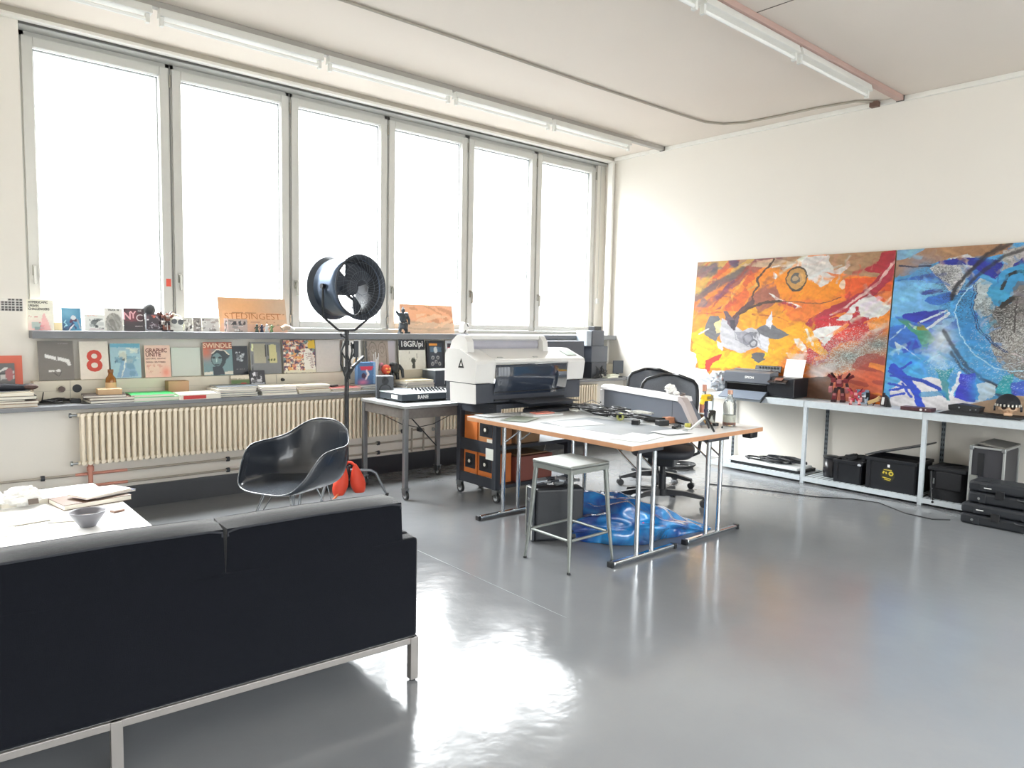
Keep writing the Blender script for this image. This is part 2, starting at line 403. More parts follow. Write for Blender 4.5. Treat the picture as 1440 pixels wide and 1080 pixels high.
# two unseen windows added beyond the left edge to brighten ceiling and floor
for k, (a, b_) in enumerate(((-2.46, -1.38), (-1.38, -.30))):
    f = MB().box(a, 6.60, 1.36, a+.09, 6.70, 3.63).box(b_-.09, 6.60, 1.36, b_, 6.70, 3.63).box(a+.09, 6.60, 3.50, b_-.09, 6.70, 3.63).box(a+.09, 6.60, 1.36, b_-.09, 6.70, 1.49)
    wf = struct('window_%d' % (k+11), f, WGREY)
    obj('pane', MB().box(a+.09, 6.648, 1.49, b_-.09, 6.652, 3.50), gm, wf)
HND = mat('window_handle_metal', '9c9a92', .3, .8)
STK = mat('orange_sticker', 'd8503a', .5)
for i in range(6):
    a, b_ = EDGES[i], EDGES[i+1]
    f = MB()
    # outer frame
    f.box(a-.0, 6.60, 1.384, a+.035, 6.70, 3.615); f.box(b_-.035, 6.60, 1.384, b_, 6.70, 3.615)
    f.box(a, 6.60, 3.575, b_, 6.70, 3.615); f.box(a, 6.585, 1.384, b_, 6.70, 1.425)
    wf = struct('window_%d' % (i+1), f, WGREY, bev=.003)
    s_ = MB(); q0, q1 = a+.012, b_-.012
    g0, g1 = a+.085, b_-.085
    s_.box(q0, 6.575, 1.428, g0, 6.635, 3.578); s_.box(g1, 6.575, 1.428, q1, 6.635, 3.578)
    s_.box(g0, 6.575, GZ1, g1, 6.635, 3.578); s_.box(g0, 6.575, 1.428, g1, 6.635, GZ0)
    obj('sash', s_, WGREY, wf, bev=.006)
    be = MB(); be.box(g0, 6.632, GZ0, g0+.012, 6.66, GZ1); be.box(g1-.012, 6.632, GZ0, g1, 6.66, GZ1); be.box(g0, 6.632, GZ1-.012, g1, 6.66, GZ1); be.box(g0, 6.632, GZ0, g1, 6.66, GZ0+.012)
    obj('glazing_bead', be, mat('bead_grey', 'a9adae', .5), wf)
    obj('pane', MB().box(g0, 6.648, GZ0, g1, 6.652, GZ1), gm, wf)
    hd = MB(); hx = q0+.036
    hd.box(hx-.014, 6.563, 1.80, hx+.014, 6.575, 1.88); hd.cyl((hx, 6.575, 1.86), (hx, 6.535, 1.86), .008, n=10); hd.box(hx-.01, 6.528, 1.735, hx+.01, 6.542, 1.868)
    obj('handle', hd, HND, wf, bev=.002)
    hg = MB(); hg.cyl((b_-.004, 6.572, 1.47), (b_-.004, 6.572, 1.55), .009, n=10); hg.cyl((b_-.004, 6.572, 3.42), (b_-.004, 6.572, 3.52), .009, n=10)
    obj('hinge', hg, HND, wf)
    if i == 0: obj('sticker', MB().box(q1-.05, 6.573, 1.765, q1-.012, 6.5748, 1.83), STK, wf, label='small orange red warning sticker')
    obj('gasket_line', MB().box(b_-.0045, 6.598, 1.43, b_+.0045, 6.602, 3.60), mat('gasket_dark', '80807c', .8), wf)

# ---------------------------------------------------------------- ceiling lights: two rows of batten lamps on trunking rails
RAILM = mat('lamp_rail_grey', 'a7a39c', .5); TUBEM = mat('lamp_tube_glass', 'f2f2ee', .25)
CAPM = mat('lamp_socket_white', 'dcdcd6', .5)
def rail(x0, x1, y, label, pink=False):
    t = thing('lamp_rail', label, 'lamp rail', (x0, y, H), 0, 'lighting rails under the ceiling')
    m = MB().box(x0, y-.03, H-.045, x1, y+.03, H-.001)
    obj('channel', m, mat('lamp_rail_shade_pink', 'b79a90', .5) if pink else RAILM, t, True, bev=.003)  # pinkish colour paints in the shade on the unlit rail side
    obj('end_cap', MB().box(x1-.012, y-.034, H-.05, x1, y+.034, H-.001), mat('rail_end_dark', '4c4844', .6), t, True)
def lamp(x0, y, label):
    t = thing('batten_lamp', label, 'ceiling lamp', (x0, y, H-.045), 0, 'fluorescent batten lamps')
    L = 1.24
    obj('housing', MB().prism([(y-.045, H-.105), (y+.045, H-.105), (y+.03, H-.046), (y-.03, H-.046)], 'x', x0+.01, x0+L, 0), CAPM, t, True, bev=.004)
    obj('fluorescent_tube', MB().cyl((x0+.04, y-.005, H-.14), (x0+L-.04, y-.005, H-.14), .013, n=12), TUBEM, t, True)
    for xx in (x0+.012, x0+L-.04): obj('lamp_socket', MB().box(xx, y-.022, H-.165, xx+.026, y+.014, H-.104), CAPM, t, True, bev=.003)
rail(-2.5, 7.20, 5.60, 'long grey lamp rail on the ceiling nearest the windows')
rail(1.2, 7.20, 2.86, 'lamp rail with painted pinkish shade on the ceiling above the two paintings side', True)
nm = ['first', 'second', 'third', 'fourth', 'fifth']
for k, x in enumerate([.20, 1.48, 2.76, 4.04, 5.32]):
    lamp(x, 5.585, 'unlit batten lamp in the window row, %s counted from the left pier' % nm[k])
for k, x in enumerate([2.76, 4.04, 5.31]):
    lamp(x, 2.88, 'unlit batten lamp in the inner ceiling row, %s' % ['farthest from the painting wall', 'middle one of the row', 'closest to the painting wall'][k])
cb = [(0.9,4.66,0),(2.45,4.64,0),(3.48,4.63,0),(4.80,4.64,0),(6.24,4.62,0),(6.62,4.60,0),(6.82,4.50,0),(6.93,4.30,0),(6.96,3.9,0),(6.97,3.54,0),(7.03,3.2,0),(7.16,3.08,0)]
t = thing('ceiling_cable', 'thin grey cable run on the ceiling bending towards the painting wall', 'cable', (4.8, 4.64, H-.012))
obj('cable_run', MB().tube([(x-4.8, y-4.64, 0) for x, y, z in cb], .011, 8), mat('ceiling_cable_grey', 'a39c8f', .5), t)
obj('junction_box', MB().box(2.34, -1.60, -.05, 2.40, -1.52, -.0), mat('junction_brown', '6b5346', .6), t, bev=.004)

# ---------------------------------------------------------------- radiators and pipes
RADM = mat('radiator_cream', 'ece0ca', .4, var=.03)
def radiator(x0, x1, label):
    t = thing('radiator', label, 'radiator', (x0, 6.03, .40), 0, 'column radiators under the sill')
    m = MB(); n = int((x1-x0)/.0425)
    for i in range(n):
        x = x0+.02+i*.0425
        m.cyl((x, 5.985, .425), (x, 5.985, .765), .0145, n=10); m.cyl((x, 6.045, .425), (x, 6.045, .765), .0125, n=8)
        for z in (.415, .772): m.cyl((x, 5.975, z), (x, 6.055, z), .0155, n=8)
    obj('radiator_columns', m, RADM, t, True)
    h = MB(); h.cyl((x0-.01, 6.015, .415), (x1+.01, 6.015, .415), .016, n=10); h.cyl((x0-.01, 6.015, .772), (x1+.01, 6.015, .772), .016, n=10)
    obj('header_tube', h, RADM, t, True)
    v = MB()
    for z in (.415, .772): v.cyl((x0-.05, 6.015, z), (x0-.01, 6.015, z), .008, n=8); v.cyl((x0-.06, 6.015, z), (x0-.045, 6.015, z), .018, n=10)
    obj('valve', v, STEEL, t, True)
    br = MB()
    for xx in (x0+.35, x1-.35): br.box(xx, 6.05, .5, xx+.03, 6.139, .53); br.box(xx, 6.05, .7, xx+.03, 6.139, .73)
    obj('wall_bracket', br, STEEL, t, True)
radiator(1.0, 3.74, 'long cream column radiator behind the moulded armchair')
radiator(4.20, 6.6, 'cream column radiator behind the large format printer trolley')
PIPE = mat('heating_pipe_grey', 'a79f92', .45); COPPER = mat('heating_pipe_salmon', 'c98a78', .45)
for z, lb in ((.315, 'upper heating pipe along the wall beneath the radiators'), (.222, 'lower heating pipe along the wall just above the black baseboard')):
    t = thing('heating_pipe', lb, 'pipe', (2, 6.09, z), 0)
    obj('pipe_run', MB().cyl((-2.5, 6.09, z), (7.1, 6.09, z), .0095, n=10), PIPE, t, True)
    obj('primed_section', MB().cyl((.98, 6.09, z), (1.33, 6.09, z), .0115, n=10), COPPER, t, True, label='salmon primed stretch of pipe')
    k = MB()
    for x in (.775, 2.1, 3.55, 4.6): k.cyl((x-.012, 6.09, z), (x+.012, 6.09, z), .02, n=12); k.cyl((x, 6.09, z), (x, 6.14, z), .005, n=6)
    obj('pipe_clamp', k, DGREY, t, True)
t = thing('pipe_riser', 'short salmon riser joining the two pipes below the radiator end', 'pipe', (1.07, 6.09, .2))
obj('riser_tube', MB().cyl((1.075, 6.06, .19), (1.075, 6.06, .40), .017, n=10), COPPER, t, True)
obj('fitting', MB().cyl((1.075, 6.06, .34), (1.075, 6.06, .375), .025, n=10), COPPER, t, True)
t = thing('pipe_riser', 'short grey riser and valve cluster between the two radiators', 'pipe', (3.95, 6.07, .2))
obj('riser_tube', MB().cyl((3.92, 6.06, .2), (3.92, 6.06, .44), .01, n=10).cyl((4.06, 6.06, .2), (4.06, 6.06, .42), .01, n=10).cyl((3.92, 6.06, .42), (4.06, 6.06, .42), .01, n=10), PIPE, t, True)
obj('valve', MB().cyl((3.99, 6.06, .42), (3.99, 6.0, .42), .02, n=10).cyl((3.80, 6.06, .415), (3.84, 6.06, .415), .022, n=10), DGREY, t, True)

# sockets on the trunking
t = thing('wall_socket', 'round socket with a dark plug in the trunking beside the grey gun book', 'socket', (.94, 6.308, .945))
obj('socket_plate', MB().cyl((.94, 6.309, .945), (.94, 6.300, .945), .030, n=20), mat('socket_cream', 'c8bfae', .5), t, True)
obj('plug', MB().cyl((.94, 6.300, .945), (.94, 6.262, .945), .021, n=14), mat('plug_brown', '5a4a44', .5), t, True)
single('cable_port', 'round black cable hole in the trunking below the number eight book', 'cable port',
       MB().cyl((0, 0, 0), (0, -.005, 0), .031, n=24), BLACK, (1.045, 6.3085, .945))
single('thermostat_knob', 'small dark knob on the trunking above the magazine stacks', 'knob', MB().cyl((0, 0, 0), (0, -.03, 0), .016, .012, n=14), BLACK, (2.675, 6.309, .955))
# ================================================================ SOFA
FAB = mat('charcoal_wool', '0f1117', .95, var=.12, scale=60, bump=.25, bscale=420, Sheen_Weight=.45, Sheen_Roughness=.35, Specular_IOR_Level=.12)
PIPING = mat('charcoal_piping', '2c2e34', .9)
SFR = mat('sofa_frame_satin_steel', '8a8683', .5, .6)
sofa = thing('sofa', 'charcoal three seat sofa on slim steel frame seen from behind', 'sofa', (1.615, 2.432, 0), -3.45)
L = 2.24
fr = MB(); zt = .190
for x in (-L, 0-.034): pass
fr.box(-L, .004, zt-.026, 0, .034, zt); fr.box(-L, .766, zt-.026, 0, .796, zt)
fr.box(-L, .004, zt-.026, -L+.03, .796, zt); fr.box(-.03, .004, zt-.026, 0, .796, zt)
obj('steel_frame', fr, SFR, sofa, bev=.002)
for x in (-.036, -L/2-.018, -L):
    for y in (0., .764):
        obj('leg', MB().box(x, y, .008, x+.036, y+.036, zt), SFR, sofa, bev=.002)
        obj('leg_glide', MB().cyl((x+.018, y+.018, 0), (x+.018, y+.018, .009), .014, n=12), BLACK, sofa)
obj('seat_base', MB().box(-L+.07, .09, zt+.001, -.07, .79, .30), FAB, sofa, bev=.012, seg=3)
obj('back_panel', MB().box(-L+.004, .004, zt+.001, -.004, .085, .615), FAB, sofa, bev=.014, seg=3)
for x in (-.072, -L): obj('armrest', MB().box(x+.002, .086, zt+.001, x+.070, .792, .618), FAB, sofa, bev=.014, seg=3)
def cushion(x0, x1, y0, y1, z0, z1, puff):
    """soft box: faces bulge and corners stay pinched"""
    m = MB(); n = 12
    cx, cy, cz = (x0+x1)/2, (y0+y1)/2, (z0+z1)/2; hx, hy, hz = (x1-x0)/2, (y1-y0)/2, (z1-z0)/2
    def sh(a, b, c):
        e = 1-.02*abs(a*b*c)**.7
        px = puff*(1-b*b)*(1-c*c)*a/hx*.5; py = puff*(1-a*a)*(1-c*c)*b/hy*.5 if hy < .2 else puff*(1-a**4)*(1-c*c)*b/hy
        pz = puff*(1-a**4)*(1-b*b)*c/hz*.6
        return (cx+hx*a*e+px*hx, cy+hy*b*e+py*hy, cz+hz*c*e+pz*hz)
    for ax, sg in ((0,-1),(0,1),(1,-1),(1,1),(2,-1),(2,1)):
        def fn(u, v, ax=ax, sg=sg):
            a, b = u*2-1, v*2-1
            a = math.sin(a*math.pi/2)*.35+a*.65; b = math.sin(b*math.pi/2)*.35+b*.65
            p = [a, b]; p.insert(ax, sg); return sh(*p)
        fl = (sg < 0) if ax != 1 else (sg > 0)
        m.grid(fn, n, n, 0, True, flip=fl)
    return m
for k in range(3):
    x1 = -.072-k*.6985; x0 = x1-.6985
    s = obj('seat_cushion', cushion(x0, x1, .20, .795, .302, .44, .02), FAB, sofa, bev=.0)
    b = obj('back_cushion', cushion(x0, x1, .012, .185, .43, .772, .020), FAB, sofa)
    # piping round the rear and front faces of the back cushion
    pp = MB()
    for y in (.014, .183):
        c = [(x0+.009, y, .742), (x0+.010, y, .757), (x0+.05, y, .766), ((x0+x1)/2, y, .770), (x1-.05, y, .766), (x1-.010, y, .757), (x1-.009, y, .742)]
        pp.tube(c, .0045, 6)
    obj('piping', pp, PIPING, b)

# ================================================================ COFFEE TABLE
TW = mat('white_laminate', 'eeeeec', .3, var=.02)
ct = thing('coffee_table', 'low square white coffee table behind the sofa', 'coffee table', (.38, 4.48, 0))
obj('table_top', MB().box(-.24, 3.885, .375, .978, 5.09, .42), [TW], ct, True, bev=.003)
obj('apron', MB().box(-.20, 3.925, .33, .94, 5.05, .3745), mat('table_edge_grey', '8a8c84', .5), ct, True)
for x in (-.22, .92):
    for y in (3.905, 5.03): obj('leg', MB().box(x, y, 0, x+.04, y+.04, .3295), ALU, ct, True, bev=.002)
ZC = .42
t = thing('bowl', 'grey white ceramic bowl near the corner of the coffee table', 'bowl', (.718, 4.15, ZC))
CER = mat('glazed_ceramic', '77767c', .35)
obj('bowl_body', MB().lathe([(0, .004), (.034, 0), (.038, .004), (.060, .035), (.083, .072), (.086, .080), (.082, .081), (.078, .074), (.055, .038), (.032, .012), (0, .010)], n=36), CER, t)
obj('contents', MB().lathe([(0, .058), (.04, .056), (.066, .05)], n=24), mat('bowl_contents_brown', '4a3a33', .9, bump=.6, bscale=90), t)
def slab(name, label, cat, c, w, d, h, rz, m, art=None, group=None, top=None):
    """a book, magazine or paper pile lying flat; cover on top, page block between"""
    t = thing(name, label, cat, c, rz, group)
    if h < .009:
        obj('cover', MB().box(-w/2, -d/2, 0, w/2, d/2, h), m, t)
        return t
    k = min(.003, h*.15)
    obj('page_block', MB().box(-w/2+.003, -d/2+.003, k+.0002, w/2-.003, d/2-.003, h-k-.0002), top or PAPER, t)
    cv = MB().box(-w/2, -d/2, 0, w/2, d/2, k).box(-w/2, -d/2, h-k, w/2, d/2, h).box(-w/2, d/2-.002, k, w/2, d/2, h-k)
    obj('cover', cv, m, t)
    return t
NEWS = mat('newsprint', '9c988c', .8, var=.5, scale=22)
slab('paper_pile', 'large white paper pile at the far edge of the coffee table', 'paper', (.66, 4.93, ZC), .52, .26, .03, 4, mat('bright_paper', 'f3f2ee', .7))
slab('magazine', 'brown covered thick magazine at the bottom of the coffee table pile', 'magazine', (.83, 4.70, ZC), .36, .24, .030, 10, mat('mag_brown', '5e4636', .4, var=.4, scale=14))
slab('magazine', 'navy magazine sticking out of the coffee table pile to the window side', 'magazine', (.93, 4.735, ZC+.0305), .24, .17, .012, 18, mat('mag_navy', '20233f', .35))
slab('magazine', 'pink and white magazine on top of the coffee table pile', 'magazine', (.88, 4.70, ZC+.043), .28, .17, .012, 24, mat('mag_pinkwhite', 'ead9d6', .3, var=.25, scale=8))
slab('newspaper', 'printed flyer half under the ceramic bowl', 'paper', (.66, 4.36, ZC), .15, .14, .004, -20, NEWS)
slab('newspaper', 'spread newspaper with dark print beside the white crumpled bag', 'newspaper', (.42, 4.46, ZC), .30, .22, .006, 8, NEWS)
slab('newspaper', 'folded pale newspaper closest to the sofa on the coffee table', 'newspaper', (.28, 4.28, ZC), .26, .17, .005, -12, mat('newsprint_pale', 'e5e1d2', .8, var=.2, scale=18))
single('matchbox', 'small brown patterned box behind the ceramic bowl', 'box', MB().box(-.03, -.022, 0, .03, .022, .012), mat('matchbox_brown', '7a5e50', .6, var=.5, scale=60), (.90, 4.37, ZC), 20, bev=.001)
def crumple(r, seed, sq=(1, 1, .6), n=22, amp=.25):
    m = MB(); rs = random.Random(seed); ph = [(rs.uniform(1, 5), rs.uniform(0, 6), rs.uniform(1, 5), rs.uniform(0, 6)) for _ in range(6)]
    def fn(u, v):
        th = u*2*math.pi; t = v*math.pi
        d = 1+sum(amp/6*math.sin(a*3*math.cos(th)*math.sin(t)+b)*math.cos(c*3*math.cos(t)+d_+a*math.sin(th)*2) for a, b, c, d_ in ph)*2
        return (r*sq[0]*d*math.sin(t)*math.cos(th), r*sq[1]*d*math.sin(t)*math.sin(th), max(0, r*sq[2]*(1+d*math.cos(t)*.98)))
    return m.grid(fn, n, n//2+2, 0, False, flip=True)
BAGW = mat('white_crumpled_paper', 'f0efec', .6)
t = thing('paper_bag', 'crumpled white paper bag with a dark printed square on the coffee table', 'paper bag', (.51, 4.80, ZC))
obj('bag_body', crumple(.075, 3, (1.2, .8, .75)), BAGW, t)
obj('printed_square', MB().cbox((.045, -.066, .035), (.05, .004, .03), (-20, 0, 8)), mat('print_brown', '6b6058', .7), t)
single('paper_bag', 'crumpled white paper at the far left end of the coffee table', 'paper bag', crumple(.085, 8, (1.1, .9, .8)), BAGW, (.33, 4.86, ZC))

# ================================================================ MOULDED ARMCHAIR
SHELL = mat('graphite_moulded_shell', '2b3038', .24, Coat_Weight=.5, var=.03)
WIRE = mat('chair_wire_chrome', '8a8f94', .25, 1.)
ac = thing('moulded_armchair', 'dark grey moulded shell armchair on a wire base beside the lamp stand', 'armchair', (2.03, 4.585, 0), 203)
rim = [(0,.315,0,.382),(25,.305,.15,.386),(40,.275,.235,.415),(52,.215,.285,.49),(62,.155,.312,.575),(72,.085,.325,.635),(90,-.03,.328,.652),(110,-.14,.318,.658),(130,-.225,.275,.685),(150,-.285,.205,.745),(165,-.31,.11,.79),(180,-.318,0,.802)]
def rimp(th):
    s = 1
    th = th % 360
    if th > 180: th = 360-th; s = -1
    for i in range(len(rim)-1):
        a, b = rim[i][0], rim[i+1][0]
        if a <= th <= b:
            k = (th-a)/(b-a); p0 = rim[i-1] if i else (0, rim[1][1], -rim[1][2], rim[1][3]); p3 = rim[i+2] if i+2 < len(rim) else (0, rim[-2][1], -rim[-2][2], rim[-2][3])
            q = [.5*(2*rim[i][c]+(rim[i+1][c]-p0[c])*k+(2*p0[c]-5*rim[i][c]+4*rim[i+1][c]-p3[c])*k*k+(3*rim[i][c]-p0[c]-3*rim[i+1][c]+p3[c])*k**3) for c in (1, 2, 3)]
            return (q[0], s*q[1], q[2])
def shell(u, v):
    x, y, z = rimp(u*360); a = v*math.pi/2
    h = (1-(1-v)**2)**.85; g = v**3.2
    cx = -.02
    z0 = .378
    return (cx+(x-cx)*h, y*h, z0+(z-z0)*g)
sh_ = obj('seat_shell', MB().grid(shell, 64, 20, 0, True), SHELL, ac, weld=True, solid=.007, sub=1)
rm = MB().tube([rimp(k*3.75) for k in range(96)], .0052, 8, closed=True)
obj('shell_rim', rm, SHELL, ac, sub=0)
wb = MB()
feet = [(.24, .23), (.24, -.23), (-.22, .21), (-.22, -.21)]
tops = [(.13, .11), (.13, -.11), (-.12, .11), (-.12, -.11)]
for (fx, fy), (tx, ty) in zip(feet, tops):
    for dx, dy in ((.04, 0), (-.03, .04*(1 if ty > 0 else -1)), (-.01, -.05*(1 if ty > 0 else -1))):
        wb.tube([(fx, fy, .012), (tx+dx, ty+dy, .362)], .004, 6)
for a, b in ((0, 3), (1, 2), (0, 2), (1, 3)):
    p, q = feet[a], feet[b]; f_ = .35
    wb.tube([(p[0]*.75, p[1]*.75, .14), (0 if (a, b) in ((0, 3), (1, 2)) else (p[0]+q[0])/2*.8, 0 if (a, b) in ((0, 3), (1, 2)) else p[1]*.55, .20), (q[0]*.75, q[1]*.75, .14)], .004, 6)
wb.tube([(tops[i][0], tops[i][1], .366) for i in (0, 1, 3, 2)], .004, 6, closed=True)
obj('wire_base', wb, WIRE, ac)
ft = MB()
for fx, fy in feet: ft.cyl((fx, fy, 0), (fx, fy, .016), .013, .008, n=12)
obj('foot_glide', ft, BLACK, ac)

# ================================================================ DRUM FAN ON STAND
FX, FY, FZ = 2.872, 5.45, 1.778
FANM = mat('fan_charcoal_steel', '3b4048', .35, .4, var=.06)
DRUM = mat('fan_drum_steel', '5e6b7e', .3, .8)
WIREM = mat('fan_guard_wire', '5e666e', .35, .6)
fan = thing('drum_fan', 'charcoal drum fan with wire guard on top of the tall black stand', 'fan', (FX, FY, FZ), math.degrees(math.atan2(-.978, .212)))
# local x = blowing axis
def ringmb(x, r, rt, n=40, mi=0):
    return [(x, r*math.cos(2*math.pi*k/n), r*math.sin(2*math.pi*k/n)) for k in range(n)]
m = MB()
XT = Matrix.Rotation(R(90), 4, 'Y')
m.lathe([(.236, -.15), (.232, -.05), (.232, .06), (.238, .14)], n=48, T=XT)
obj('drum', m, DRUM, fan, solid=.003)
obj('drum_lining', MB().lathe([(.2285, -.15), (.2285, .14)], n=48, T=XT), mat('fan_lining_dark', '24272d', .6), fan, solid=.002)
for sx, nm_ in ((.18, 'front_flare'), (-.18, 'rear_flare')):
    s_ = 1 if sx > 0 else -1
    m = MB().lathe([(.237, .135*s_), (.246, .150*s_), (.264, .172*s_), (.269, .180*s_), (.263, .186*s_), (.242, .166*s_), (.231, .15*s_)], n=48, T=XT)
    obj(nm_, m, FANM, fan)
m = MB()
for k in range(36):
    a = 2*math.pi*k/36+.1
    m.tube([(-.178, .03*math.cos(a), .03*math.sin(a)), (-.205, .14*math.cos(a+.25), .14*math.sin(a+.25)), (-.182, .262*math.cos(a+.45), .262*math.sin(a+.45))], .0014, 4)
for r in (.06, .13, .2): m.tube(ringmb(-.195, r, 0), .0016, 4, closed=True)
obj('rear_guard', m, WIREM, fan)
m = MB()
for k in range(36):
    a = 2*math.pi*k/36
    m.tube([(.178, .06*math.cos(a), .06*math.sin(a)), (.200, .15*math.cos(a+.2), .15*math.sin(a+.2)), (.182, .262*math.cos(a+.4), .262*math.sin(a+.4))], .0012, 4)
for r in (.062, .13, .2): m.tube(ringmb(.192, r, 0), .0014, 4, closed=True)
obj('front_guard', m, WIREM, fan)
m = MB().cyl((-.06, 0, 0), (.07, 0, 0), .062, n=24)
for k in range(3):
    a0 = 2*math.pi*k/3+R(-65)
    def bl(u, v, a0=a0):
        r = .05+.172*u; w_ = (.62-.20*u) if k == 0 else (.75-.10*u)
        a = a0+(v-.5)*w_*1.9; x = .035-(v-.5)*.10
        return (x, r*math.cos(a), r*math.sin(a))
    m.grid(bl, 8, 8, 0, True)
obj('rotor_blades', m, mat('fan_blade_dark', '363a43', .6), fan, solid=.004)
m = MB().cyl((-.16, 0, 0), (-.05, 0, 0), .062, n=24)
for a in (0, 120, 240): m.box(-.12, -.008, 0, -.10, .008, .228, T=Matrix.Rotation(R(a), 4, 'X'))
obj('motor', m, BLACK, fan)
m = MB()
Bz = 1.425-FZ
pts = [(0, .245, .02), (0, .245, -.245), (0, .105, Bz+.012), (0, .08, Bz), (0, -.08, Bz), (0, -.105, Bz+.012), (0, -.245, -.245), (0, -.245, .02)]
m.tube(pts, .0105, 8)
m.cyl((0, .215, 0), (0, .262, 0), .02, n=14); m.cyl((0, -.262, 0), (0, -.215, 0), .02, n=14)
obj('yoke_bracket', m, BLACK, fan)
m = MB().tube([(0, .268, 0), (-.03, .27, .03), (-.05, .27, .07)], .005, 6)
obj('tilt_lever', m, BLACK, fan)
st = thing('light_stand', 'tall black stand with bent steel feet carrying the drum fan', 'stand', (FX, FY, 0))
m = MB().cyl((FX, FY, .10), (FX, FY, 1.10), .0185, n=16).cyl((FX, FY, 1.10), (FX, FY, 1.41), .0145, n=16)
obj('pole', m, mat('stand_black', '1b1c1f', .35), st, True)
m = MB().cyl((FX, FY, 1.06), (FX, FY, 1.12), .026, n=16).cyl((FX, FY, 1.30), (FX, FY, 1.34), .022, n=16).cyl((FX, FY, 1.385), (FX, FY, 1.423), .02, n=14)
m.cyl((FX, FY, .20), (FX, FY, .275), .03, n=16).cyl((FX, FY, .09), (FX, FY, .15), .03, n=16)
obj('collar', m, BLACK, st, True)
m = MB().cyl((FX-.02, FY, 1.365), (FX-.055, FY-.01, 1.385), .006, n=8).cyl((FX-.05, FY-.01, 1.37), (FX-.06, FY-.01, 1.40), .010, n=8)
m.cyl((FX+.02, FY, 1.09), (FX+.055, FY-.01, 1.11), .006, n=8)
obj('clamp_knob', m, BLACK, st, True)
legm = mat('stand_leg_steel', '6f7377', .3, .6)
for dx, dy, z0 in ((.30, -.165, .235), (-.27, -.12, .26), (-.02, .31, .25)):
    L_ = math.hypot(dx, dy); ux, uy = dx/L_, dy/L_
    m = MB().tube([(FX+ux*.02, FY+uy*.02, z0-.0), (FX+ux*.20, FY+uy*.20, z0-.005), (FX+ux*.245, FY+uy*.245, z0-.03), (FX+ux*.34, FY+uy*.34, .012)], .0115, 8)
    obj('leg', m, legm, st, True)
    obj('rubber_foot', MB().cyl((FX+ux*.335, FY+uy*.335, 0), (FX+ux*.343, FY+uy*.343, .03), .015, n=10), RUBBER, st, True)
# clamps and cable bundle hanging on the stand
t = thing('hanging_clamps', 'bundle of black clamps and cable hanging high on the fan stand', 'clamps', (FX, FY, 1.33))
rs = random.Random(4); m = MB()
for k in range(7):
    a = rs.uniform(-.5, .6)
    x0 = FX+rs.uniform(-.045, .05)
    m.tube([(x0, FY-.025, 1.33-rs.uniform(0, .03)), (x0+rs.uniform(-.05, .05), FY-.035, 1.25), (x0+rs.uniform(-.04, .04), FY-.03, 1.14), (FX+rs.uniform(-.03, .02), FY-.028, 1.05-rs.uniform(0, .06))], .007, 6)
obj('cable_bundle', m, BLACK, t, True)
m = MB().box(FX+.045, FY-.05, 1.20, FX+.085, FY-.03, 1.34).cbox((FX+.085, FY-.04, 1.16), (.02, .03, .14), (0, 50, 0))
obj('clamp_jaw', m, DGREY, t, True, bev=.004)
# orange sandbags over the feet
ORG = mat('orange_sandbag_fabric', 'd8452c', .6, bump=.3, bscale=25)
t = thing('sandbag', 'bright orange red saddle sandbag hung over the foot of the fan stand', 'sandbag', (FX-.02, FY-.04, 0))
def lobe(cx, cy, tilt):
    m = MB()
    def fn(u, v):
        a = u*2*math.pi; z = v
        r = .066*math.sin(math.pi*min(1, .10+z*.86))**.6*(.55+.75*(1-z))
        return (cx+tilt*(1-z)*.05+r*1.0*math.cos(a), cy+r*.75*math.sin(a), .045+.25*z)
    return m.grid(fn, 18, 12, 0, True)
obj('bag_lobe', lobe(FX-.055, FY-.06, -1), ORG, t, True)
obj('bag_lobe', lobe(FX+.045, FY-.06, .9), ORG, t, True)
obj('carry_strap', MB().tube([(FX-.055, FY-.06, .28), (FX-.02, FY-.05, .315), (FX+.015, FY-.05, .31), (FX+.045, FY-.06, .28)], .012, 6), ORG, t, True)
m = MB().tube([(FX-.10, FY-.08, .08), (FX-.15, FY-.10, .045), (FX-.20, FY-.11, .012)], .009, 6)
obj('loose_strap', m, mat('strap_orange', 'c76a3c', .6), t, True)
# ================================================================ METAL DESK with its casters
def caster(name, x, y, parent, h=.10, r=.038, world=True, m1=None):
    m = MB().box(x-.018, y-.03, h-.05, x-.012, y+.03, h).box(x+.012, y-.03, h-.05, x+.018, y+.03, h).box(x-.026, y-.034, h-.006, x+.026, y+.034, h)
    m.box(x-.018, y-.028, r, x-.012, y+.008, h-.04).box(x+.012, y-.028, r, x+.018, y+.008, h-.04)
    c = obj(name, m, m1 or STEEL, parent, world)
    w_ = MB().cyl((x-.0105, y-.012, r), (x+.0105, y-.012, r), r, n=20)
    if world and parent is not None: w_.v = [(p[0]-parent.location.x, p[1]-parent.location.y, p[2]-parent.location.z) for p in w_.v]
    obj('wheel', w_, mat('caster_tyre', '2a2c2e', .5), c)
    h_ = MB().cyl((x-.0112, y-.012, r), (x+.0112, y-.012, r), r*.62, n=16)
    if world and parent is not None: h_.v = [(p[0]-parent.location.x, p[1]-parent.location.y, p[2]-parent.location.z) for p in h_.v]
    obj('hub', h_, mat('caster_hub', 'b5b9bb', .4), c)
DESKM = mat('worn_steel_desk', '77787a', .38, .75, var=.18, scale=14)
dk = thing('steel_desk', 'worn steel desk on casters beneath the record mixer', 'desk', (3.64, 5.42, 0))
obj('desk_top', MB().box(3.20, 5.06, .775, 4.06, 5.80, .803), mat('desk_top_worn', 'a3a7a8', .3, .6, var=.15, scale=12), dk, True, bev=.004)
